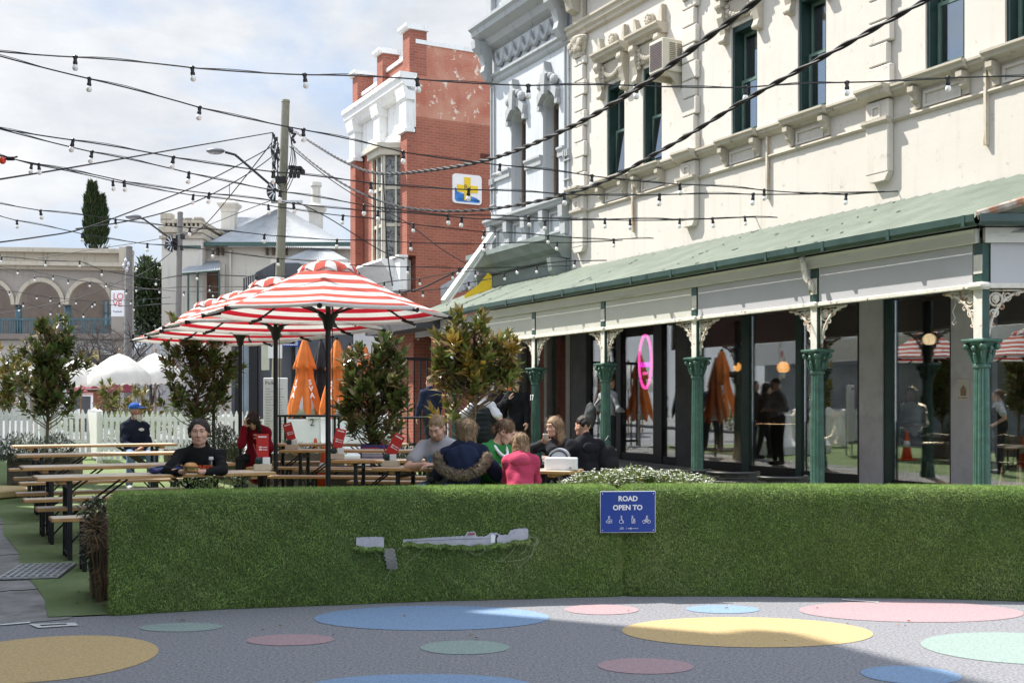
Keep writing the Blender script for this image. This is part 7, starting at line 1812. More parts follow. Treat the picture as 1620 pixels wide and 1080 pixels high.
festoon('string of bulbs across the arcade columns', (-20, 455), [(15, 464), (58, 470), (80, 474), (120, 478), (150, 480), (207, 478)], (270, 470), 42, 42)
festoon('lowest string of bulbs in front of the arcade balcony', (-20, 492), [(30, 489), (37, 482), (80, 495), (94, 482), (132, 499), (146, 483), (212, 488)], (280, 480), 40, 40)
festoon('short string of bulbs across the foot of the brick side wall', (560, 455), [(608, 452), (664, 446), (716, 436), (752, 434), (798, 438), (849, 427)], (905, 420), 27, 26)
festoon('short low string of bulbs beside the striped umbrella top', (600, 462), [(632, 464), (669, 465), (713, 460), (742, 452)], (780, 440), 28, 28)
def cable(label, px, z0, z1, r_, twist=0, group='overhead cables', m=None):
    P3 = cr(pts3(px, z0, z1, px[0][0], px[-1][0]), 8); r = thing('overhead_cable', label, 'cable', P3[0], 0, group); o0 = P3[0]; mb = MB()
    if twist:
        fine = cr(P3, 6)
        for s_ in range(2):
            pts = []; Lc = 0
            for i, p in enumerate(fine):
                if i: Lc += (p - fine[i - 1]).length
                t = (fine[min(i + 1, len(fine) - 1)] - fine[max(i - 1, 0)]).normalized(); u = t.cross(Vector((0, 0, 1))).normalized(); w = t.cross(u); a = Lc * twist + s_ * pi
                pts.append(p - o0 + (u * cos(a) + w * sin(a)) * r_ * .9)
            mb.tube(pts, r_, 6)
    else: mb.tube([p - o0 for p in P3], r_, 6)
    mb.build('strand', m or m_blackm, r); return r
cable('thick twisted cable sweeping up to the top edge above the air conditioner', [(466, 208), (500, 230), (545, 256), (598, 274), (690, 268), (787, 248), (900, 202), (1000, 145), (1100, 74), (1210, -8), (1260, -48)], 30, 9.5, .017, 9)
cable('thick twisted cable sweeping over the green sash windows to the top edge', [(462, 230), (500, 262), (560, 300), (640, 328), (760, 332), (920, 300), (1050, 236), (1180, 158), (1330, 75), (1480, -8), (1530, -36)], 30, 9.8, .015, 9)
cable('straight cable rising from the left edge to the top of the power pole', [(-40, 290), (120, 264), (280, 236), (430, 210)], 16, 31.5, .014)
cable('cable rising from below the cypress to the power pole', [(-40, 388), (60, 375), (130, 362), (220, 330), (320, 290), (400, 249), (440, 226)], 20, 31.5, .014)
cable('cable curving from the grey pole past the lamp to the power pole', [(120, 362), (190, 352), (260, 336), (330, 310), (400, 270), (440, 240)], 24, 31.5, .014)
cable('steep cable from the grey pole to the power pole', [(300, 374), (330, 350), (380, 290), (430, 226)], 42, 31.5, .016)
cable('thin cable from the grey pole up to the pole crossarm', [(290, 372), (340, 352), (390, 332), (432, 316)], 44, 31.5, .012)
cable('thin cable from the pole crossarm to the brick building', [(470, 320), (520, 345), (600, 395), (640, 410)], 31.5, 33.5, .014)
cable('thin cable falling from the power pole across the brick wall', [(458, 232), (520, 282), (580, 320), (640, 350), (700, 395), (752, 425)], 31.5, 30, .013)
cable('cable hanging down beside the bay window', [(606, 275), (609, 330), (613, 400), (621, 452)], 33, 33, .02)
cable('bundled cable running low from the bay window to the white sloping rail', [(622, 462), (660, 458), (700, 440), (740, 420), (768, 402)], 32, 29.5, .022)
cable('thin cable from the grey pole down to the arcade', [(270, 400), (230, 430), (190, 445), (130, 470), (60, 485), (-20, 500)], 45, 48, .014)
cable('thin cable crossing in front of the evergreen tree', [(60, 408), (150, 394), (240, 380), (320, 362)], 46, 44, .014)
r = thing('warning_ball', 'small red lantern on the cable at the left edge', 'lantern', P(4, 254, 15.2)); mb = MB(); mb.ell((0, 0, 0), (.045, .045, .05), 12, 8); mb.build('globe', mat('red_lantern', (.70, .06, .02), .4, .1, 6), r, True)
mb = MB(); mb.bbox(.05, .16, -.02, .02, .0, .05, .008); mb.tube([(.04, 0, .02), (.2, 0, .05)], .012, 6); mb.build('socket', m_black, r)
# ================================================================== PEOPLE (signed distance fields meshed with surface nets)
class SDF:
    def __init__(s, lo, hi, h):
        s.h = h; s.lo = np.array(lo, np.float32) - 2 * h; n = np.ceil((np.array(hi) - s.lo) / h).astype(int) + 3
        s.D = np.full(n, .25, np.float32)
    def _blk(s, lo, hi, pad):
        i0 = np.maximum(np.floor((np.array(lo) - pad - s.lo) / s.h).astype(int), 0); i1 = np.minimum(np.ceil((np.array(hi) + pad - s.lo) / s.h).astype(int) + 1, s.D.shape)
        if np.any(i1 <= i0): return None, None
        sl = tuple(slice(a, b) for a, b in zip(i0, i1))
        ax = [s.lo[k] + s.h * np.arange(i0[k], i1[k], dtype=np.float32) for k in range(3)]
        return sl, np.stack(np.meshgrid(*ax, indexing='ij'), -1)
    def _comb(s, sl, d, k, op):
        A = s.D[sl]
        if op == 'u':
            if k <= 0: s.D[sl] = np.minimum(A, d)
            else: hh = np.clip(.5 + .5 * (A - d) / k, 0, 1); s.D[sl] = A * (1 - hh) + d * hh - k * hh * (1 - hh)
        else:
            d = -d
            if k <= 0: s.D[sl] = np.maximum(A, d)
            else: hh = np.clip(.5 - .5 * (A - d) / k, 0, 1); s.D[sl] = A * (1 - hh) + d * hh + k * hh * (1 - hh)
    def rc(s, a, b, ra, rb, k=.02, op='u'):
        a = np.array(a, np.float32); b = np.array(b, np.float32); r = max(ra, rb)
        sl, X = s._blk(np.minimum(a, b) - r, np.maximum(a, b) + r, k * 2 + 3 * s.h)
        if sl is None: return s
        ab = b - a; t = np.clip(((X - a) @ ab) / max(float(ab @ ab), 1e-9), 0, 1)[..., None]
        d = np.linalg.norm(X - (a + ab * t), axis=-1) - (ra + (rb - ra) * t[..., 0]); s._comb(sl, d, k, op); return s
    def el(s, c, r, R=None, k=.02, op='u'):
        c = np.array(c, np.float32); r = np.array(r, np.float32); m = float(r.max())
        sl, X = s._blk(c - m, c + m, k * 2 + 3 * s.h)
        if sl is None: return s
        q = X - c
        if R is not None: q = q @ np.array(R, np.float32)
        k0 = np.linalg.norm(q / r, axis=-1); k1 = np.linalg.norm(q / (r * r), axis=-1); d = k0 * (k0 - 1) / np.maximum(k1, 1e-6); s._comb(sl, d, k, op); return s
    def wrinkle(s, amp, f=22, seed=0):
        r2 = np.random.default_rng(seed); n = s.D.shape; X = np.stack(np.meshgrid(*[s.lo[k] + s.h * np.arange(n[k], dtype=np.float32) for k in range(3)], indexing='ij'), -1)
        w = np.zeros(n, np.float32)
        for i in range(5):
            d = r2.normal(0, 1, 3); d /= np.linalg.norm(d); ph = r2.uniform(0, 6.28); w += np.sin((X @ d.astype(np.float32)) * f * r2.uniform(.6, 1.7) + ph + 1.5 * np.sin((X @ np.roll(d, 1).astype(np.float32)) * f * .6)).astype(np.float32)
        s.D += amp * w / 2.2; return s
    def mesh(s):
        D = s.D; ins = D < 0; n = np.array(D.shape); C = [D[i:n[0] - 1 + i, j:n[1] - 1 + j, k:n[2] - 1 + k] for i in (0, 1) for j in (0, 1) for k in (0, 1)]
        cnt = sum((c < 0).astype(np.int8) for c in C); mask = (cnt > 0) & (cnt < 8); idx = np.full(mask.shape, -1, np.int64); idx[mask] = np.arange(mask.sum())
        cv = np.stack([c[mask] for c in C], 1); off = np.array([(i, j, k) for i in (0, 1) for j in (0, 1) for k in (0, 1)], np.float32)
        acc = np.zeros((len(cv), 3), np.float32); num = np.zeros(len(cv), np.float32)
        for a in range(8):
            for b in range(a + 1, 8):
                if abs(off[a] - off[b]).sum() != 1: continue
                x = (cv[:, a] < 0) != (cv[:, b] < 0); t = np.where(x, cv[:, a] / np.where(x, cv[:, a] - cv[:, b], 1), 0); acc += np.where(x[:, None], off[a] + (off[b] - off[a]) * t[:, None], 0); num += x
        V = s.lo + s.h * (np.argwhere(mask) + acc / np.maximum(num, 1)[:, None]); F_ = []
        for ax in range(3):
            o = [slice(None)] * 3; o2 = [slice(None)] * 3; o[ax] = slice(0, -1); o2[ax] = slice(1, None); A = ins[tuple(o)]; B = ins[tuple(o2)]; e = np.argwhere(A != B)
            u, v = [(1, 2), (2, 0), (0, 1)][ax]; ok = (e[:, u] > 0) & (e[:, v] > 0) & (e[:, u] < n[u] - 1) & (e[:, v] < n[v] - 1); e = e[ok]
            if not len(e): continue
            fl = A[e[:, 0], e[:, 1], e[:, 2]]; q = []
            for du, dv in ((1, 1), (0, 1), (0, 0), (1, 0)): c = e.copy(); c[:, u] -= du; c[:, v] -= dv; q.append(idx[c[:, 0], c[:, 1], c[:, 2]])
            q = np.stack(q, 1); q[~fl] = q[~fl][:, ::-1]; F_.append(q)
        F_ = np.concatenate(F_); F_ = F_[(F_ >= 0).all(1)]; return V, F_

m_skin = mat('skin', (.56, .33, .24), .5, .07, 14, .08, 80, col2=(.58, .28, .21), c2=(.5, .8), c2s=9, spec=.35)
m_skin2 = mat('skin_light', (.60, .37, .285), .5, .07, 14, .08, 80, col2=(.62, .32, .25), c2=(.5, .8), c2s=9, spec=.35)
m_skin3 = mat('skin_tan', (.40, .22, .145), .5, .07, 14, .08, 80, spec=.35)
m_eyew = mat('eye_white', (.70, .68, .66), .3, .03, 10); m_eyed = mat('iris_dark', (.02, .013, .01), .15, .1, 10, spec=.7); m_lip = mat('lips', (.42, .15, .13), .45, .08, 20)
def hairmat(name, a, b): return mat(name, a, .55, .35, 20, .7, 60, stretch=(5, 5, .55), col2=b, c2=(.45, .65), c2s=16, c2stretch=(4, 4, .4), spec=.3)
m_hblack = hairmat('hair_black', (.018, .014, .012), (.05, .038, .03)); m_hblond = hairmat('hair_dark_blond', (.15, .098, .055), (.29, .20, .115)); m_hbrown = hairmat('hair_brown', (.10, .060, .034), (.19, .12, .07)); m_hsandy = hairmat('hair_sandy', (.20, .13, .07), (.33, .235, .14)); m_hgrey = hairmat('hair_grey', (.25, .24, .23), (.55, .54, .52)); m_hwhite = hairmat('beard_white', (.62, .60, .56), (.78, .77, .74)); m_hlong = hairmat('hair_light_brown', (.20, .125, .07), (.34, .23, .13))
def fab(name, c, var=.12, bump=.35, bs=90, **kw): return mat(name, c, kw.pop('rough', .85), var, 9, bump, bs, spec=.15, **kw)
m_denim = fab('denim', (.16, .24, .38), .25); m_trdark = fab('dark_trousers', (.022, .023, .028)); m_shoe = mat('shoe', (.05, .045, .04), .5, .2, 9); m_shoew = mat('shoe_pale', (.5, .5, .5), .6, .1, 9)

def rotm(yaw=0, pitch=0, roll=0): return np.array((Matrix.Rotation(yaw, 3, 'Z') @ Matrix.Rotation(pitch, 3, 'X') @ Matrix.Rotation(roll, 3, 'Y')))
def ik(a, b, l1, l2, pole):
    a = np.array(a, float); b = np.array(b, float); d = b - a; L = np.linalg.norm(d)
    if L > (l1 + l2) * .995: b = a + d / L * (l1 + l2) * .995; d = b - a; L = np.linalg.norm(d)
    x = (l1 * l1 - l2 * l2 + L * L) / (2 * L); h = sqrt(max(l1 * l1 - x * x, 0)); n = d / L; p = np.array(pole, float); p -= n * (p @ n); p /= max(np.linalg.norm(p), 1e-6); return a + n * x + p * h, b

def head_sdf(S, c, R, k=1.0, nose=1.0, wx=1.0):
    T = lambda p: c + R @ (np.array(p) * np.array((wx, 1, 1)) * k)
    S.el(T((0, -.012, .035)), np.array((.077 * wx, .096, .090)) * k, R, .01); S.el(T((0, .018, -.030)), np.array((.064 * wx, .074, .088)) * k, R, .035)
    S.rc(T((-.030, .046, -.085)), T((.030, .046, -.085)), .026 * k, .026 * k, .03); S.rc(T((0, .060, -.100)), T((0, .064, -.096)), .022 * k, .022 * k, .02)
    for sx in (-1, 1):
        S.el(T((sx * .040, .060, -.028)), np.array((.026, .026, .026)) * k, R, .025)
        S.el(T((sx * .031, .094, .012)), np.array((.019, .016, .012)) * k, R, .012, 's')
        S.el(T((sx * .079, -.008, -.006)), np.array((.011, .024, .033)) * k, R, .006)
        S.el(T((sx * .086, .0, -.004)), np.array((.008, .012, .017)) * k, R, .004, 's')
        S.el(T((sx * .030, .0785, .012)), np.array((.0135, .0135, .0125)) * k, R, .002)
    S.rc(T((-.040, .078, .034)), T((-.010, .086, .030)), .010 * k, .010 * k, .014); S.rc(T((.040, .078, .034)), T((.010, .086, .030)), .010 * k, .010 * k, .014)
    S.rc(T((0, .086, .014)), T((0, .106 * nose, -.030)), .008 * k, .012 * k, .010)
    for sx in (-1, 1): S.el(T((sx * .012, .094, -.034)), np.array((.010, .011, .009)) * k, R, .006)
    S.rc(T((-.018, .084, -.062)), T((.018, .084, -.062)), .008 * k, .008 * k, .008); S.rc(T((-.015, .083, -.074)), T((.015, .083, -.074)), .009 * k, .009 * k, .006); S.rc(T((-.020, .096, -.067)), T((.020, .096, -.067)), .0025 * k, .0025 * k, .003, 's')
def hand_sdf(S, w, fwd, pn, side, curl=.6, spread=.10, k=1.0):
    """w wrist, fwd wrist->knuckles, pn palm normal, side +1/-1: where the thumb leaves."""
    f = np.array(fwd, float); f /= np.linalg.norm(f); n = np.array(pn, float); n -= f * (n @ f); n /= np.linalg.norm(n); x = np.cross(f, n) * side
    R = np.stack([x, f, n], 1); S.el(w + f * .045 * k, np.array((.040, .052, .016)) * k, R, .012); S.rc(w, w + f * .03 * k, .025 * k, .024 * k, .02)
    for i, (o, L, r) in enumerate(((.030, .068, .0088), (.010, .076, .0092), (-.011, .070, .0088), (-.031, .054, .0078))):
        b = w + f * (.085 - .006 * abs(i - 1)) * k + x * o * k; a = curl * (.75 + .12 * i); d = f * cos(a * .5) + n * sin(a * .5) + x * (o * spread * 14 * .25); d /= np.linalg.norm(d)
        m1 = b + d * L * .45 * k; d2 = f * cos(a * 1.35) + n * sin(a * 1.35); m2 = m1 + d2 * L * .32 * k; d3 = f * cos(a * 2.0) + n * sin(a * 2.0); e = m2 + d3 * L * .26 * k
        S.rc(b, m1, r * 1.05 * k, r * k, .005); S.rc(m1, m2, r * k, r * .93 * k, .003); S.rc(m2, e, r * .93 * k, r * .8 * k, .003)
    t0 = w + f * .022 * k + x * .030 * k; d = f * .62 + x * .62 + n * .42; d /= np.linalg.norm(d); t1 = t0 + d * .038 * k; d2 = f * .85 + x * .10 + n * (.35 + .3 * curl); d2 /= np.linalg.norm(d2); t2 = t1 + d2 * .034 * k
    S.rc(t0, t1, .013 * k, .0105 * k, .010); S.rc(t1, t2, .0105 * k, .0085 * k, .003)

def person(label, loc, yaw, o):
    """o: dict with pose (seat height or stand), scale, lean, head turn, hand targets (local), clothing and hair."""
    k = o.get('k', 1.0); r = thing('person', label, 'person', loc, yaw, o.get('group'))
    stand = o.get('stand', False); vox = o.get('vox', .0085); h0 = (.92 if stand else o.get('seat', .47) + .09) * (k if stand else 1)
    lean = o.get('lean', .1); tw = o.get('twist', 0.0); rl = o.get('roll', 0.0)
    Pv = np.array((0, 0, h0)); up = np.array((sin(rl) * cos(lean), sin(lean), cos(lean))); up /= np.linalg.norm(up); fw = np.array((0, cos(lean), -sin(lean))); fw -= up * (fw @ up); fw /= np.linalg.norm(fw); rt = np.cross(fw, up)
    if tw: fw, rt = fw * cos(tw) + rt * sin(tw) * -1, rt * cos(tw) + fw * sin(tw)
    B = np.stack([rt, fw, up], 1); Nk = Pv + up * .50 * k; W_ = o.get('w', 1.0)
    sh = {-1: Pv + up * .415 * k - rt * .165 * k * W_, 1: Pv + up * .415 * k + rt * .165 * k * W_}
    hy, hp, hr = o.get('head', (0, 0, 0)); HR = rotm(hy, hp, hr); HRb = np.stack([rt, fw, up], 1) if o.get('head_follow') else np.eye(3); HR = HRb @ HR
    hc = Nk + up * .035 * k + HR @ np.array((0, .028, .115)) * k + np.array(o.get('head_off', (0, 0, 0)))
    arms = {}
    for s_, key in ((-1, 'L'), (1, 'R')):
        tgt = o.get(key); 
        if tgt is None: tgt = (s_ * .24 * k * W_, .10 + .30 * sin(lean) + (.25 if not stand else .06), h0 + (.10 if not stand else -.10))
        el_, wr = ik(sh[s_], tgt, .285 * k, .255 * k, o.get('pole' + key, (s_ * .8, -.5, -.75))); arms[s_] = (sh[s_], el_, wr)
    legs = {}
    for s_ in (-1, 1):
        hip = Pv + np.array((s_ * .095 * k, 0, -.02))
        if stand: st_ = o.get('stride', 0) * s_; kn = np.array((s_ * .10 * k, .02 + st_ * .5, .50 * k)); an = np.array((s_ * .105 * k, st_ - .01, .085))
        else: kn = hip + np.array((s_ * .05 + o.get('kneex', 0), .42 * k, .0 + o.get('kneez', 0))); an = np.array((kn[0] + s_ * .02, kn[1] - .06 + o.get('anky', 0), .085))
        legs[s_] = (hip, kn, an)
    allp = [Pv, Nk, hc] + [p for a in arms.values() for p in a] + [p for l in legs.values() for p in l]; lo = np.min(allp, 0) - .24 * k; hi = np.max(allp, 0) + .24 * k; lo[2] = -.02
    # ---- body: one continuous skin
    S = SDF(lo, hi, vox); E = lambda c, rr: (Pv + B @ (np.array(c) * k), np.array(rr) * k, B)
    fat = o.get('fat', 1.0)
    tor = [((0, 0, .02), (.155, .115, .13)), ((0, .01, .16), (.140 * fat, .105 * fat, .15)), ((0, .005, .34), (.160, .105, .16))]
    for c_, rr in tor: S.el(*E(c_, tuple(x - .014 for x in rr)), .04)
    S.rc(sh[-1], sh[1], .040 * k, .040 * k, .03); S.rc(Nk - up * .05 * k, hc + HR @ np.array((0, -.02, -.06)) * k, .056 * k, .050 * k, .03)
    for s_ in (-1, 1): S.rc(Nk - up * .01, sh[s_], .040 * k, .036 * k, .03)
    for s_ in (-1, 1):
        a, e_, w_ = arms[s_]; q_ = 0 if o.get('sleeve') in ('short', 'none') else .008; S.rc(a, e_, (.040 if q_ else .044) * k, (.040 - q_) * k, .02); S.rc(e_, w_, (.040 - q_) * k, (.026 - q_ * .4) * k, .012); hip, kn, an = legs[s_]; S.rc(hip, kn, .085 * k, .058 * k, .03); S.rc(kn, an, .056 * k, .038 * k, .015); S.rc(an + np.array((0, -.03, -.03)), an + np.array((0, .12, -.05)), .034, .028, .01)
    V, Fq = S.mesh(); parts = [(V, Fq)]
    # finer pieces merged into the same body mesh
    S = SDF(hc - .17 * k, hc + .17 * k, .0052 if o.get('face', True) else .009); head_sdf(S, hc, HR, k, o.get('nose', 1.0), o.get('wx', 1.0)); parts.append(S.mesh())
    for s_, key in ((-1, 'L'), (1, 'R')):
        a, e_, w_ = arms[s_]; f = o.get('hf' + key); f = np.array(f, float) if f is not None else (w_ - e_); f = f / np.linalg.norm(f); pn = o.get('pn' + key, (-s_ * .6, .0, -.8)); S = SDF(w_ - .22, w_ + .22, .0042 if o.get('face', True) else .007); hand_sdf(S, w_ - f * .004, f, pn, o.get('th' + key, s_ * 1.0), o.get('curl' + key, .55), k=k); parts.append(S.mesh())
    Vs = []; Fs = []; n0 = 0
    for V, Fq in parts: Vs.append(V); Fs.append(Fq + n0); n0 += len(V)
    mesh_np('body', np.concatenate(Vs), np.concatenate(Fs), o.get('skin', m_skin), r, True)
    # ---- eyes, brows, lips
    if o.get('face', True):
        T = lambda p: tuple(hc + HR @ (np.array(p) * k)); M3 = Matrix(HR.tolist())
        if o.get('eyes', True):
            for sx in (-1, 1):
                mb = MB(); mb.ell(T((sx * .0305, .0868, .011)), (.0115 * k, .006 * k, .0058 * k), 12, 7, M3); e1_ = mb.build('eye', m_eyew, r, True); gx = o.get('gaze', 0)
                mb = MB(); mb.ell(T((sx * .0305 + gx, .0915, .011)), (.0052 * k, .0024 * k, .0055 * k), 10, 6, M3); mb.build('iris', m_eyed, e1_, True)
        mb = MB()
        for sx in (-1, 1): mb.tube([T((sx * .014, .0955, .031)), T((sx * .030, .0945, .0365)), T((sx * .046, .083, .033))], [.0028, .0034, .002], 6); mb.tube([T((sx * .018, .0925, .017)), T((sx * .031, .0945, .0185)), T((sx * .044, .087, .015))], .0016, 5)
        mb.build('eyebrows', o.get('hairm', m_hblack), r, True)
        mb = MB(); mb.ell(T((0, .0905, -.0615)), (.020 * k, .0055 * k, .0042 * k), 12, 6, M3); mb.ell(T((0, .0900, -.0735)), (.017 * k, .0062 * k, .0052 * k), 12, 6, M3); mb.build('lips', o.get('lip', m_lip), r, True)
    # ---- top
    c_ = .011 * k + o.get('puff', 0) * .7; S = SDF(lo, hi, vox)
    for cc, rr in tor: S.el(Pv + B @ (np.array(cc) * k), np.array(rr) * k + c_, B, .05)
    if o.get('coat'):
        L_ = o['coat']; S.el(Pv + np.array((0, .02 if stand else .06, -.10)), np.array((.20, .17 if stand else .22, L_)), None, .06)
    S.rc(sh[-1], sh[1], .050 * k + c_, .050 * k + c_, .04); S.rc(Nk - up * .06 * k, Nk + up * .02 * k, .070 * k, .064 * k, .03)
    for s_ in (-1, 1): S.rc(Nk - up * .012, sh[s_] - up * .008, .048 * k + c_, .044 * k + c_, .05)
    for s_ in (-1, 1):
        a, e_, w_ = arms[s_]
        if o.get('sleeve', 'long') == 'short': S.rc(a, a + (e_ - a) * .62, .062 * k + c_ * .6, .060 * k + c_ * .8, .03)
        elif o.get('sleeve') == 'none': S.rc(a, a + (e_ - a) * .06, .058 * k + c_ * .5, .054 * k + c_ * .5, .03)
        else: fr = o.get('cuff', .93); S.rc(a, e_, .046 * k + c_, .040 * k + c_, .03); S.rc(e_, e_ + (w_ - e_) * fr, .041 * k + c_, .027 * k + c_, .015)
    S.wrinkle(o.get('wr', .0085), o.get('wf', 32), hash(label) % 1000)
    S.el(Nk + up * .050 * k + fw * .022 * k, np.array((.066, .066, .050)) * k * o.get('neck', 1.0), B, .008, 's')
    V, Fq = S.mesh(); top = mesh_np(o.get('topname', 'jumper'), V, Fq, o['top'], r, True)
    # ---- trousers and shoes
    S = SDF(lo, hi, max(vox, .010)); S.el(Pv + np.array((0, 0, -.01)), np.array((.163, .125, .11)) * k, None, .03)
    for s_ in (-1, 1): hip, kn, an = legs[s_]; S.rc(hip, kn, .097 * k, .070 * k, .03); S.rc(kn, an + np.array((0, 0, .03)), .068 * k, .055 * k, .015)
    S.wrinkle(.004, 20, 3); V, Fq = S.mesh(); mesh_np('trousers', V, Fq, o.get('bottom', m_trdark), r, True)
    S = SDF(lo, hi, .010)
    for s_ in (-1, 1): an = legs[s_][2]; S.rc(an + np.array((0, -.035, -.035)), an + np.array((0, .13, -.048)), .046, .038, .01); S.rc(an + np.array((0, -.03, -.06)), an + np.array((0, .14, -.062)), .030, .030, .01)
    V, Fq = S.mesh(); mesh_np('shoes', V, Fq, o.get('shoe', m_shoe), r, True)
    # ---- hair
    if o.get('hair'):
        S = SDF(hc - .36 * k, hc + .24 * k, .0062); T = lambda p: hc + HR @ (np.array(p) * k); hairs = o['hair']
        if hairs in ('short', 'crop'): S.el(T((0, -.018, .046)), np.array((.082, .098, .086)) * k, HR, .01); S.el(T((0, .080, -.045)), np.array((.072, .085, .088)) * k, HR, .01, 's'); S.el(T((0, .115, .035)), np.array((.060, .055, .042)) * k, HR, .012, 's'); S.el(T((0, -.02, -.115)), np.array((.12, .13, .085)) * k, HR, .02, 's')
        elif hairs == 'bob':
            S.el(T((0, -.015, .040)), np.array((.093, .106, .092)) * k, HR, .01); S.el(T((0, -.030, -.055)), np.array((.098, .082, .115)) * k, HR, .05); S.el(T((0, .095, -.055)), np.array((.062, .085, .105)) * k, HR, .015, 's'); S.el(T((0, 0, -.245)), np.array((.2, .2, .10)) * k, HR, .01, 's')
        elif hairs == 'long':
            S.el(T((0, -.014, .040)), np.array((.090, .104, .090)) * k, HR, .01)
            for sx in (-1, 1): S.rc(T((sx * .064, .0, .02)), T((sx * .085, -.0, -.21)), .042 * k, .036 * k, .03); S.rc(T((sx * .05, -.05, .0)), T((sx * .07, -.055, -.24)), .05 * k, .04 * k, .03)
            S.rc(T((0, -.05, 0)), T((0, -.06, -.22)), .06 * k, .05 * k, .03); S.el(T((0, .102, -.045)), np.array((.058, .085, .105)) * k, HR, .015, 's')
        elif hairs == 'tied':
            S.el(T((0, -.014, .039)), np.array((.085 * o.get('wx', 1), .102, .090)) * k, HR, .01); S.el(T((0, .098, -.028)), np.array((.064 * o.get('wx', 1), .080, .104)) * k, HR, .010, 's'); S.el(T((.008, .112, .052)), np.array((.046, .05, .036)) * k, HR, .010, 's'); S.el(T((0, .02, -.15)), np.array((.14, .15, .085)) * k, HR, .02, 's'); [S.rc(T((sx * .074 * o.get('wx', 1), .022, .035)), T((sx * .077 * o.get('wx', 1), -.03, -.035)), .018 * k, .018 * k, .02) for sx in (-1, 1) if o.get('sidehair')]; S.el(T((0, -.115, .0 + o.get('bunz', 0))), np.array((.040, .038, .042)) * k, HR, .015)
        elif hairs == 'fringe':
            S.el(T((0, -.010, .040)), np.array((.094, .108, .094)) * k, HR, .01)
            for sx in (-1, 1): S.rc(T((sx * .07, .05, .03)), T((sx * .085, .07, -.20)), .040 * k, .034 * k, .03)
            S.rc(T((0, -.05, 0)), T((0, -.05, -.16)), .07 * k, .06 * k, .03); S.el(T((0, .13, -.075)), np.array((.045, .075, .085)) * k, HR, .012, 's')
        elif hairs == 'messy':
            S.el(T((0, -.016, .036)), np.array((.096, .108, .096)) * k, HR, .01); S.el(T((0, -.02, -.075)), np.array((.100, .085, .115)) * k, HR, .05); S.rc(T((.03, -.05, -.1)), T((.05, -.03, -.20)), .05 * k, .03 * k, .04); S.rc(T((-.05, .01, -.08)), T((-.065, .02, -.19)), .04 * k, .022 * k, .04); S.el(T((0, .11, -.055)), np.array((.058, .085, .10)) * k, HR, .015, 's')
        S.wrinkle(.0035, 75, 5); V, Fq = S.mesh(); ho = mesh_np('hair', V, Fq, o.get('hairm', m_hblack), r, True)
        if hairs not in ('crop', 'short'):
            ii = rng.integers(0, len(V), 900); b_ = V[ii]; c0_ = (b_ - hc); c0_ /= np.linalg.norm(c0_, axis=1, keepdims=True); dn = np.tile(HR @ np.array((0, -.45, -1.0 if hairs != 'tied' else .1)), (900, 1)); dn = dn - c0_ * (c0_ * dn).sum(1, keepdims=True) * .85 + rng.normal(0, .16, (900, 3)); leaves_mesh('strands', b_ + c0_ * .001, dn, (.075 if hairs != 'tied' else .05) * k, .0045, o.get('hairm', m_hblack), ho, fold=.1, curl=.12, up=c0_)['kind'] = 'stuff'
    if o.get('beard'):
        S = SDF(hc - .22 * k, hc + .12 * k, .0060); T = lambda p: hc + HR @ (np.array(p) * k)
        th = .006 if o['beard'] == 'short' else .016
        S.el(T((0, .030, -.078)), np.array((.060 + th * .4, .056 + th, .050 + th)) * k, HR, .01)
        if o['beard'] == 'long': S.el(T((0, .062, -.125)), np.array((.045, .036, .055)) * k, HR, .03)
        S.el(T((0, .105, -.052)), np.array((.024, .04, .018)) * k, HR, .006, 's'); S.el(T((0, .09, -.002)), np.array((.075, .08, .047)) * k, HR, .01, 's'); S.wrinkle(.002, 90, 9); V, Fq = S.mesh(); mesh_np('beard', V, Fq, o.get('beardm', m_hwhite), r, True)
    r_info = dict(root=r, hc=hc, HR=HR, Pv=Pv, B=B, Nk=Nk, arms=arms, k=k, sh=sh, up=up, fw=fw, rt=rt); return r_info
def sdf_part(name, lo, hi, h, fn, m, parent, smooth=True):
    S = SDF(lo, hi, h); fn(S); V, Fq = S.mesh(); return mesh_np(name, V, Fq, m, parent, smooth)
def seat_at(px, d, raise_=.012): p = P(px, 0, d); return Vector((p.x, p.y, g(st(p.x, p.y)[0]) + raise_))
FACE = pi        # yaw pi: facing the camera

# 1 woman in the black jumper eating a burger
p1 = seat_at(318, 11.35, -.04)
I = person('woman in a black jumper with tied back hair eating a burger', p1, FACE + .10, dict(seat=.47, lean=.16, head=(.10, -.04, 0), gaze=-.002, wx=1.13, sidehair=1, skin=m_skin, hair='tied', hairm=m_hblack, top=fab('black_jersey', (.010, .010, .011)), w=1.08, fat=1.15, k=1.03, L=(-.07, .50, .85), R=(.075, .50, .85), poleL=(-1, -.1, -.35), poleR=(1, -.1, -.35), hfL=(.55, .35, .45), hfR=(-.55, .35, .45), pnL=(.8, .2, -.5), pnR=(-.8, .2, -.5), curlL=.6, curlR=.6, cuff=.70, neck=1.1, lip=m_lip))
text('jumper_print', 'BENCHED', .062, mat('print_orange', (.50, .075, .02), .7, .2, 30), I['root'], face_frame(I['Pv'] + I['B'] @ np.array((0, .125, .335)), I['B'] @ np.array((-1, 0, 0)), I['B'] @ np.array((0, -.1, 1))), bold=.003, extrude=.016)
bp3 = Vector(I['root'].location) + Matrix.Rotation(FACE + .10, 3, 'Z') @ Vector((0.0, .565, .895)); r = thing('burger', 'burger held in both hands by the woman in the black jumper', 'burger', bp3, FACE)
m_bun = mat('bun', (.50, .25, .08), .5, .2, 14, .1, 60, col2=(.62, .38, .16), c2=(.5, .7), c2s=20)
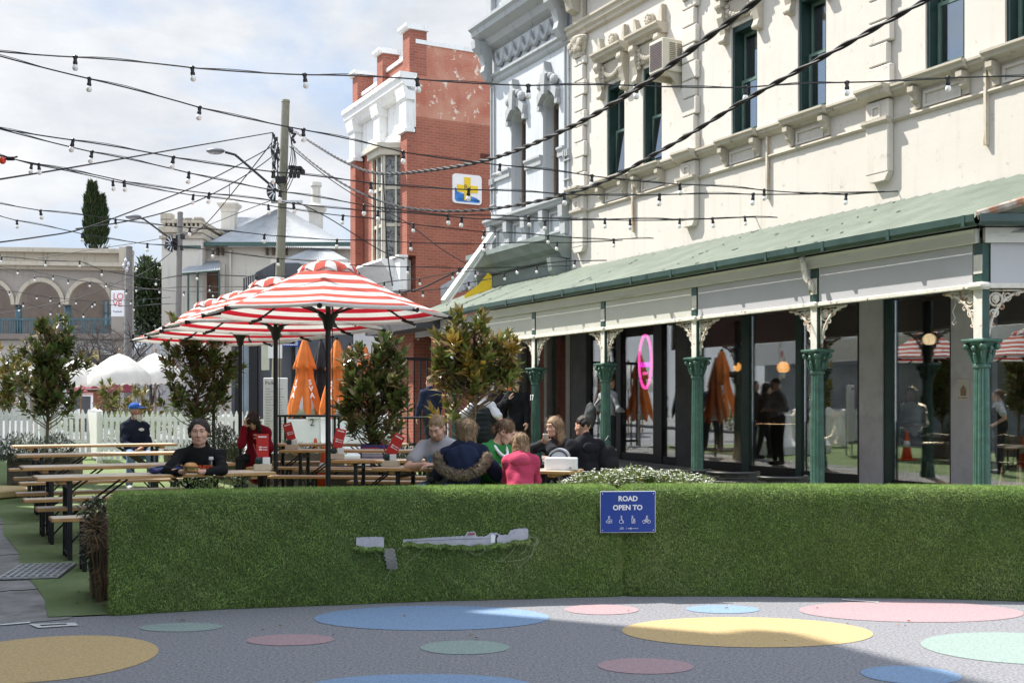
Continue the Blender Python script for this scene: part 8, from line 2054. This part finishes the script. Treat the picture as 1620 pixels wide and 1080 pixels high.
mb = MB(); mb.lathe([(.02, .048), (.045, .042), (.060, .024), (.062, .008), (.05, .004)][::-1], 20); mb.build('bun_top', m_bun, r, True); mb = MB(); mb.lathe([(.05, -.040), (.060, -.032), (.060, -.018), (.05, -.014)], 20); mb.build('bun_base', m_bun, r, True); mb = MB(); mb.lathe([(.05, -.013), (.063, -.010), (.063, .0), (.05, .003)], 20); mb.build('filling', mat('patty', (.16, .07, .03), .8, .3, 20), r, True)
leaves_mesh('lettuce', [(.05 * cos(a), .05 * sin(a), -.006) for a in np.linspace(0, 6.2, 24)], [(cos(a), sin(a), -.5) for a in np.linspace(0, 6.2, 24)], .03, .03, m_palegr, r)
# 2 old man in cap
p2_ = seat_at(213, 17.9)
I = person('white bearded man in a bright blue cap and navy jacket sitting before the picket fence', p2_, FACE + .55, dict(seat=.47, lean=-.02, head=(.75, .04, 0), skin=m_skin3, hair='crop', hairm=m_hgrey, beard='long', beardm=m_hwhite, top=fab('navy_fleece', (.016, .022, .040)), topname='jacket', bottom=m_denim, w=.9, L=(-.05, .30, .64), R=(.05, .30, .62), pnL=(0, 0, -1), pnR=(0, 0, -1), hfL=(.8, .4, -.1), hfR=(-.8, .4, -.1), puff=.010, shoe=m_shoew, head_off=(0, .0, .0)))
T = lambda q: I['hc'] + I['HR'] @ np.array(q)
m_cap = fab('cap_blue', (.035, .12, .42)); 
def capfn(S):
    S.el(T((0, -.012, .062)), (.090, .106, .078), I['HR'], .01); S.el(T((0, 0, -.045)), (.2, .2, .085), I['HR'], .008, 's'); S.el(T((0, .125, .050)), (.070, .075, .010), I['HR'], .012)
cap_ = sdf_part('cap', I['hc'] - .25, I['hc'] + .25, .0062, capfn, m_cap, I['root'])
mb = MB(); mb.ell(tuple(T((.0, .088, .098))), (.030, .012, .022), 12, 6, Matrix(I['HR'].tolist())); mb.build('badge', m_signwhite, cap_, True)
mb = MB(); q = I['Pv'] + I['B'] @ np.array((-.075, .132, .36)); mb.ell(tuple(q), (.045, .012, .025), 12, 6); mb.build('jacket_emblem', m_signwhite, I['root'], True)
# 3 woman in the red coat
I = person('dark haired woman in a dark red coat bent over the far table', seat_at(410, 17.1), FACE - .1, dict(seat=.47, lean=.42, head=(.12, -.75, .0), skin=m_skin2, hair='fringe', hairm=m_hblack, top=fab('crimson_wool', (.20, .008, .022)), topname='coat', coat=.30, bottom=m_trdark, L=(-.16, .42, .84), R=(.08, .40, 1.02), poleR=(.2, .1, -1), poleL=(-.3, 0, -1), pnL=(0, 0, -1), pnR=(-.4, .4, 0), hfR=(-.2, .1, .8), puff=.012, eyes=False))
# 4 man in the grey tee
I = person('man with sandy hair and beard in a grey tee looking down', seat_at(699, 12.35), FACE - .12, dict(seat=.47, lean=.24, head=(-.22, -.52, -.05), skin=m_skin2, hair='crop', hairm=m_hsandy, beard='short', beardm=hairmat('beard_sandy', (.30, .17, .09), (.42, .27, .16)), k=1.05, w=1.08, sleeve='short', top=fab('grey_tee', (.36, .36, .385)), topname='tee', bottom=m_denim, L=(-.02, .50, .815), R=(.10, .44, .815), poleR=(1, -.1, -.6), poleL=(-1, -.1, -.6), hfL=(.8, .3, -.05), hfR=(-.9, .1, -.05), pnL=(0, 0, -1), pnR=(0, 0, -1), eyes=False, wr=.006))
def patch(name, m, parent, I, c, w, h, rows=9, bow=0):      # printed panel lying on the chest
    V = []; Fc = []
    for j in range(rows):
        for i in range(rows):
            x = (i / (rows - 1) - .5); z = (j / (rows - 1) - .5); V.append(tuple(I['Pv'] + I['B'] @ (np.array((c[0] + x * w, c[1] - 1.1 * (c[0] + x * w) ** 2, c[2] + z * h * (1 - bow * 4 * x * x))) * I['k'])))
    for j in range(rows - 1):
        for i in range(rows - 1): Fc.append((j * rows + i, j * rows + i + 1, (j + 1) * rows + i + 1, (j + 1) * rows + i))
    mb = MB(); mb.add(V, Fc); return mb.build(name, m, parent, True)
pr_ = patch('tee_print', mat('print_blue', (.09, .20, .33), .8, .3, 9), I['root'], I, (0, .143, .335), .22, .11, bow=.6)
patch('print_band', mat('print_yellow', (.52, .36, .05), .8, .1, 9), pr_, I, (.0, .146, .272), .23, .018); patch('print_panel', mat('print_dark', (.14, .14, .15), .8, .2, 9), pr_, I, (0, .143, .20), .22, .12); patch('print_badge', m_signwhite, pr_, I, (.04, .147, .215), .06, .075)
# 5 woman with the fur hood (back to the camera)
I = person('woman with a brown bob in a navy coat with a fur trimmed hood, from behind', seat_at(733, 11.35), -.18, dict(seat=.45, lean=.20, head=(-.15, -.18, 0), skin=m_skin2, hair='bob', hairm=m_hblond, face=False, top=fab('navy_quilt', (.012, .017, .040), .2, .5, 45), topname='coat', coat=.24, puff=.022, w=1.05, L=(-.16, .42, .82), R=(.16, .42, .82), pnL=(0, 0, -1), pnR=(0, 0, -1), wr=.009, wf=30))
Bm, Pm = I['B'], I['Pv']
def hood(S):
    S.el(Pm + Bm @ np.array((0, -.105, .36)), (.175, .060, .13), Bm, .03); S.el(Pm + Bm @ np.array((0, -.105, .27)), (.14, .05, .10), Bm, .04); S.wrinkle(.007, 38, 2); S.el(I['Nk'] + np.array((0, .02, .07)), (.10, .10, .09), None, .01, 's')
hd = sdf_part('hood', Pm - .35, Pm + np.array((.35, .3, .75)), .008, hood, fab('navy_hood', (.016, .023, .055), .2, .5, 45), I['root'])
fp = []
for u in np.linspace(0, 1, 15):
    a = pi * (1.02 + .96 * u) if False else pi + pi * u
    fp.append(Pm + Bm @ np.array((.255 * cos(a), -.125 - .05 * abs(sin(a)), .375 + .20 * sin(a))))
def furfn(S):
    for a, b_ in zip(fp, fp[1:]): S.rc(a, b_, .042, .042, .01)
    S.wrinkle(.007, 90, 8)
m_fur = mat('fur_grey_brown', (.14, .105, .075), .9, .4, 30, .8, 90, rand=.4)
fur = sdf_part('fur_trim', Pm - .4, Pm + np.array((.4, .3, .75)), .0075, furfn, m_fur, I['root'])
fb = []; fd = []
for _ in range(5200):
    i = rng.integers(0, len(fp) - 1); t = rng.random(); c_ = fp[i] * (1 - t) + fp[i + 1] * t; v = rng.normal(0, 1, 3); v /= np.linalg.norm(v); fb.append(c_ + v * .040); fd.append(v + rng.normal(0, .4, 3) + np.array((0, 0, -.3)))
m_furh = mat('fur_hair', (.20, .155, .11), .8, .3, 30, rand=.5); leaves_mesh('fur_hairs', fb, fd, .032, .0045, m_furh, fur)['kind'] = 'stuff'
# 6 woman in green jacket
I = person('woman in a green jacket with tied brown hair beside the girl in pink', seat_at(772, 12.2), FACE + .75, dict(seat=.47, lean=.30, head=(.62, -.55, .05), skin=m_skin2, hair='tied', bunz=-.05, hairm=m_hbrown, top=fab('green_jersey', (.035, .20, .055)), topname='jacket', k=1.0, L=(.02, .46, .80), R=(.16, .40, .80), poleR=(1, 0, -.6), pnL=(0, 0, -1), pnR=(0, 0, -1), hfL=(.7, .5, 0), hfR=(-.2, .9, 0), eyes=False, neck=1.25))
cpts = [I['Nk'] + np.array((.075 * cos(a), .02 + .085 * sin(a) + 0.02, -.03 - .11 * max(0, sin(a)))) for a in np.linspace(-.6, pi + .6, 15)]
mb = MB(); mb.tube(cpts, .018, 8); mb.build('collar', m_plasticw, I['root'], True)
# 7 girl in pink hoodie (back to the camera)
I = person('girl with tousled fair hair in a pink hooded top leaning on the family table', seat_at(822, 11.05), -.10, dict(seat=.47, lean=.34, roll=.0, head=(.35, -.30, .05), skin=m_skin2, hair='messy', hairm=m_hlong, face=False, k=.82, top=fab('pink_knit', (.46, .052, .115), .12, .7, 60, stretch=(.3, .3, 6)), topname='hoodie', puff=.008, w=.9, L=(-.12, .40, .80), R=(.12, .42, .80), poleL=(-.2, -.2, -1), poleR=(.2, -.2, -1), pnL=(0, 0, -1), pnR=(0, 0, -1), bottom=m_denim, wr=.006, neck=.8))
Bm, Pm = I['B'], I['Pv']
sdf_part('hood', Pm - .35, Pm + np.array((.35, .35, .65)), .008, lambda S: S.el(Pm + Bm @ np.array((0, -.085, .335)), (.105, .040, .075), Bm, .05).wrinkle(.006, 40, 3), fab('pink_hood', (.50, .065, .13), .12, .7, 60), I['root'])
# 8 woman with coffee, 9 dark haired man in black
I = person('woman with long light brown hair drinking from a cup beyond the white box', seat_at(884, 13.7), FACE - .45, dict(seat=.46, lean=.10, head=(-.45, -.10, .05), skin=m_skin2, hair='long', hairm=m_hlong, top=fab('charcoal_knit', (.040, .040, .045)), L=(-.10, .36, .80), R=(.06, .30, 1.00), poleR=(1, .1, -.5), hfR=(-.3, .3, .55), pnR=(-.6, .5, 0), k=.98))
hc = I['hc']; cl = I['arms'][1][2]; rc_ = Matrix.Rotation(FACE - .45, 3, 'Z'); r = thing('coffee_cup', 'small pale takeaway cup at the lips of the long haired woman', 'cup', Vector(I['root'].location) + rc_ @ Vector((cl[0] - .05, cl[1] + .06, cl[2] + .02)))
mb = MB(); mb.lathe([(.026, 0), (.036, .08), (.037, .085), (.03, .084)], 16); mb.build('cup', mat('cup_card', (.68, .60, .50), .6, .08, 6), r, True)
I = person('seated dark haired person in a black hooded jacket facing the woman with the cup', seat_at(930, 13.1), .55, dict(seat=.46, lean=.10, head=(.15, -.05, 0), skin=m_skin, hair='short', hairm=m_hblack, face=False, top=fab('black_hoodie', (.014, .014, .017)), topname='hoodie', puff=.018, w=1.05))
Bm, Pm = I['B'], I['Pv']; sdf_part('hood', Pm - .35, Pm + np.array((.35, .3, .7)), .009, lambda S: S.el(Pm + Bm @ np.array((0, -.10, .385)), (.11, .042, .075), Bm, .03).wrinkle(.005, 40, 3), bpy.data.materials['black_hoodie'], I['root'])
# 10 man in grey hoodie with backpack
def floor_at(px, d, z=.13): p = P(px, 0, d); return Vector((p.x, p.y, g(st(p.x, p.y)[0]) + z))
I = person('man in a pale grey top seen from behind, a column in front of him', floor_at(961, 21.4), RZ + .1, dict(stand=True, k=1.04, lean=.03, head=(.1, -.1, 0), face=False, skin=m_skin, hair='crop', hairm=m_hbrown, vox=.011, top=fab('pale_grey_marl', (.27, .28, .30)), topname='sweatshirt', bottom=m_trdark, R=(.16, .22, 1.12), L=(-.20, .20, 1.12)))
q = floor_at(934, 21.0); r = thing('backpack', 'grey backpack hanging beside the man in the pale grey top', 'backpack', (q.x, q.y, q.z), RZ)
sdf_part('bag', (-.3, -.25, .6), (.3, .25, 1.4), .011, lambda S: S.el((0, 0, 1.02), (.15, .10, .23), None, .02).el((0, -.07, .92), (.10, .06, .10), None, .03).wrinkle(.008, 24, 1), fab('backpack_grey', (.075, .078, .085)), r)
mb = MB(); mb.tube([(-.1, .05, 1.2), (-.2, .0, 1.1), (-.24, -.04, .95)], .012, 6); mb.tube([(.1, .05, 1.22), (.2, .08, 1.30), (.33, .12, 1.36)], .014, 6); mb.tube([(-.02, 0, 1.24), (0, 0, 1.29), (.03, 0, 1.24)], .01, 6); mb.build('straps', m_black, r)
q = seat_at(962, 13.2); r = thing('backpack', 'black backpack behind the dark haired person in the hooded jacket', 'backpack', (q.x, q.y, q.z), .5)
sdf_part('bag', (-.3, -.25, .4), (.3, .25, 1.2), .010, lambda S: S.el((0, 0, .78), (.14, .09, .20), None, .02).el((0, -.075, .72), (.10, .06, .11), None, .03).wrinkle(.008, 24, 1), fab('backpack_black', (.016, .016, .018)), r)
mb = MB(); mb.tube([(-.03, 0, 1.03), (0, 0, 1.08), (.03, 0, 1.03)], .01, 6); mb.build('strap', m_black, r)
# 11-14 walkers by the shops
person('man in a navy jacket walking away in front of the dark gate', floor_at(682, 24.5), .5, dict(stand=True, k=1.03, face=False, vox=.012, skin=m_skin2, hair='crop', hairm=m_hbrown, lean=.05, stride=.14, top=fab('navy_jacket', (.018, .026, .055)), topname='jacket', puff=.015, bottom=m_trdark))
I = person('woman with a hair bun in a black padded waistcoat, behind the golden magnolia', floor_at(762, 17.6, .012), -.35, dict(stand=True, k=1.0, face=False, vox=.011, skin=m_skin2, hair='tied', bunz=.05, hairm=m_hbrown, lean=.04, top=fab('white_tee', (.62, .62, .64)), topname='tee', sleeve='short', bottom=m_trdark, L=(-.36, .22, 1.18), R=(.30, .16, .98)))
Bm, Pm = I['B'], I['Pv']
def vest(S):
    S.el(Pm + Bm @ np.array((0, 0, .06)), (.19, .15, .20), Bm, .04); S.el(Pm + Bm @ np.array((0, 0, .28)), (.195, .15, .20), Bm, .05)
    X = np.arange(S.D.shape[2]) * S.h + S.lo[2]; S.D -= (.011 * np.abs(np.sin(X * 42))).astype(np.float32)[None, None, :]; S.el(I['Nk'] + np.array((0, .0, .05)), (.075, .08, .06), None, .01, 's')
sdf_part('waistcoat', Pm - .35, Pm + np.array((.35, .35, .6)), .010, vest, fab('black_padding', (.020, .024, .028), .2, .2, 30), I['root'])
I = person('woman in black holding a phone, walking towards the camera by the first fluted column', floor_at(817, 22.4), FACE - .2, dict(stand=True, k=1.0, vox=.011, skin=m_skin2, hair='long', hairm=m_hblack, lean=.02, stride=.12, head=(.1, -.25, 0), top=fab('black_wool', (.010, .010, .013)), topname='coat', coat=.16, puff=.02, R=(.08, .26, 1.28), poleR=(1, 0, -.8), hfR=(-.2, .2, .7)))
person('second person in a dark coat walking beside the woman with the phone', floor_at(792, 22.8), FACE + .1, dict(stand=True, k=1.02, vox=.012, skin=m_skin, hair='short', hairm=m_hblack, lean=.02, stride=-.1, head=(-.2, -.05, 0), top=fab('dark_plum', (.020, .015, .020)), topname='coat', puff=.02, coat=.14))
# inside the cafe
p, s_ = inside(1441, 650, 14.0)
I = person('dark haired woman in a white long sleeved top standing inside the window', W(s_, 14.0, .14), FACE - .35, dict(stand=True, k=.96, vox=.010, skin=m_skin, hair='long', hairm=m_hblack, lean=.0, head=(-.1, 0, .05), top=fab('white_top', (.78, .78, .80)), topname='top', bottom=fab('green_trousers', (.030, .060, .050)), L=(-.02, .22, 1.02), R=(.10, .22, 1.04), pnL=(0, 0, -1), pnR=(-.5, 0, -.6), hfL=(.8, .4, 0), hfR=(-.8, .4, 0)))
p, s_ = inside(1221, 640, 14.05)
person('bald man in a dark grey jacket behind the window at the slatted counter', W(s_, 14.05 - .35, .14) if False else W(s_, 14.95, .14), RZ + .15, dict(stand=True, k=1.03, face=False, vox=.011, skin=m_skin3, top=fab('dark_grey_jacket', (.085, .088, .095)), topname='jacket', puff=.02, bottom=m_trdark, L=(-.25, .25, 1.10), R=(.25, .22, 1.08), w=1.08))
p, s_ = inside(1330, 700, 15.2)
person('person in a white shirt seated inside the window beside the grey pier', W(s_, 15.2, .14), 1.2, dict(seat=.46, face=False, vox=.012, skin=m_skin, hair='short', hairm=m_hblack, top=fab('white_shirt', (.60, .60, .60)), topname='shirt'))
# cafe tables and chairs inside
for px, t, lab in ((1440, 14.25, 'white edged cafe table inside the window in front of the woman in white'), (1600, 14.3, 'pale cafe table inside the rightmost window')):
    s_, _ = onT(px, t); r = thing('cafe_table', lab, 'table', W(s_, t, .14), RZ); mb = MB(); mb.bbox(-.42, .42, -.28, .28, .70, .73, .006); mb.build('tabletop', m_plasticw, r); mb = MB(); mb.lathe([(.2, 0), (.2, .02), (.03, .05), (.03, .70)], 14); mb.build('pedestal', m_black, r)
for px, t, ro, lab in ((1490, 14.5, .3, 'black spindle backed chair inside the window right of the woman in white'), (1612, 14.9, -.2, 'black spindle backed chair inside the rightmost window')):
    s_, _ = onT(px, t); r = thing('cafe_chair', lab, 'chair', W(s_, t, .14), RZ + ro); mb = MB(); mb.bbox(-.21, .21, -.21, .21, .43, .46, .012); mb.build('seat', m_black, r)
    for sx in (-1, 1):
        for sy in (-1, 1): mb = MB(); mb.tube([(sx * .16, sy * .16, .43), (sx * .2, sy * .2, 0)], .014, 6); mb.build('leg', m_wood, r)
    mb = MB()
    for i in range(7): a = -.2 + i * .0667; mb.tube([(a * .8, -.19, .46), (a, -.24, .84)], .008, 5)
    mb.tube([(-.22, -.24, .85), (0, -.27, .87), (.22, -.24, .85)], .016, 6); mb.build('backrest', m_black, r)
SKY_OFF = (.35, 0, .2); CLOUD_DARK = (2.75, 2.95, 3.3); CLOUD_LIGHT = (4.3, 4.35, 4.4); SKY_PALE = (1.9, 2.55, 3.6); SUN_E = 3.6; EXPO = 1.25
# ================================================================== SKY, SUN, CAMERA
w = bpy.data.worlds.new('World'); sc.world = w; w.use_nodes = True; nt = w.node_tree; nt.nodes.clear()
sun_h = Vector((-.905, .425, 0)).normalized(); EL = radians(53)
sun_dir = Vector((sun_h.x * cos(EL), sun_h.y * cos(EL), sin(EL)))
sky = nt.nodes.new('ShaderNodeTexSky'); sky.sky_type = 'NISHITA'; sky.sun_disc = False; sky.sun_elevation = EL
sky.sun_rotation = atan2(sun_dir.x, sun_dir.y); sky.altitude = 20; sky.air_density = 1.0; sky.dust_density = 1.0; sky.ozone_density = 1.0
tc = nt.nodes.new('ShaderNodeTexCoord'); sp = nt.nodes.new('ShaderNodeSeparateXYZ'); nt.links.new(tc.outputs['Generated'], sp.inputs[0])
mp = nt.nodes.new('ShaderNodeMapping'); mp.inputs['Scale'].default_value = (1.0, 1.0, 2.3); mp.inputs['Location'].default_value = (SKY_OFF[0], SKY_OFF[1], SKY_OFF[2]); nt.links.new(tc.outputs['Generated'], mp.inputs[0])
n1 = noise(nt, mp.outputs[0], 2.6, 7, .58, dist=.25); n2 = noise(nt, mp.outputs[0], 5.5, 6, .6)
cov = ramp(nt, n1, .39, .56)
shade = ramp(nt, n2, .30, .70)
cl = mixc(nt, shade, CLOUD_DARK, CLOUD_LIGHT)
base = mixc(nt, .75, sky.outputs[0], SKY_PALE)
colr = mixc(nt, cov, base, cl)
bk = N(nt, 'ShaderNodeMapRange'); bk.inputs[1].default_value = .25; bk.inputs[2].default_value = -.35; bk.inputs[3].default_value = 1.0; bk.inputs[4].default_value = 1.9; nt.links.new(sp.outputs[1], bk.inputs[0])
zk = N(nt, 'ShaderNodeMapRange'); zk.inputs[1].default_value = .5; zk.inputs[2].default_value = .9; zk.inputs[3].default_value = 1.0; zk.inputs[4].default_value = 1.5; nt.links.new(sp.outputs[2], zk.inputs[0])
bz = N(nt, 'ShaderNodeMath', operation='MULTIPLY'); nt.links.new(bk.outputs[0], bz.inputs[0]); nt.links.new(zk.outputs[0], bz.inputs[1])  # brightens the unseen sky behind and overhead, shaped as added fill light
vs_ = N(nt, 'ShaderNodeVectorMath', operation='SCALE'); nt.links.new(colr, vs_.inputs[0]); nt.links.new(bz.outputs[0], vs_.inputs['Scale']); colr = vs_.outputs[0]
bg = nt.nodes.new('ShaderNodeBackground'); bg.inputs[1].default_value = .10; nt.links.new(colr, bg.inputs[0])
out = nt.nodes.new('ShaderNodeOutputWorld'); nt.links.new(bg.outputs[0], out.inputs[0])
L_ = bpy.data.lights.new('sun', 'SUN'); L_.energy = SUN_E; L_.angle = radians(.53); L_.color = (1.0, .955, .88)
lo_ = bpy.data.objects.new('sun', L_); COL.objects.link(lo_); lo_.rotation_euler = sun_dir.to_track_quat('Z', 'Y').to_euler(); lo_.location = sun_dir * 60
cd = bpy.data.cameras.new('camera'); co_ = bpy.data.objects.new('camera', cd); COL.objects.link(co_); sc.camera = co_
co_.location = (0, 0, H); co_.rotation_euler = (pi / 2, 0, 0); cd.sensor_width = 36; cd.lens = 36 * F / 1620; cd.shift_y = (CY - 540) / 1620; cd.clip_start = .1; cd.clip_end = 2000
sc.view_settings.view_transform = 'Standard'; sc.view_settings.look = 'None'; sc.view_settings.exposure = EXPO; sc.view_settings.gamma = 1
sc.cycles.max_bounces = 8; sc.cycles.transparent_max_bounces = 16; sc.cycles.caustics_reflective = False; sc.cycles.caustics_refractive = False
sc.cycles.use_denoising = True
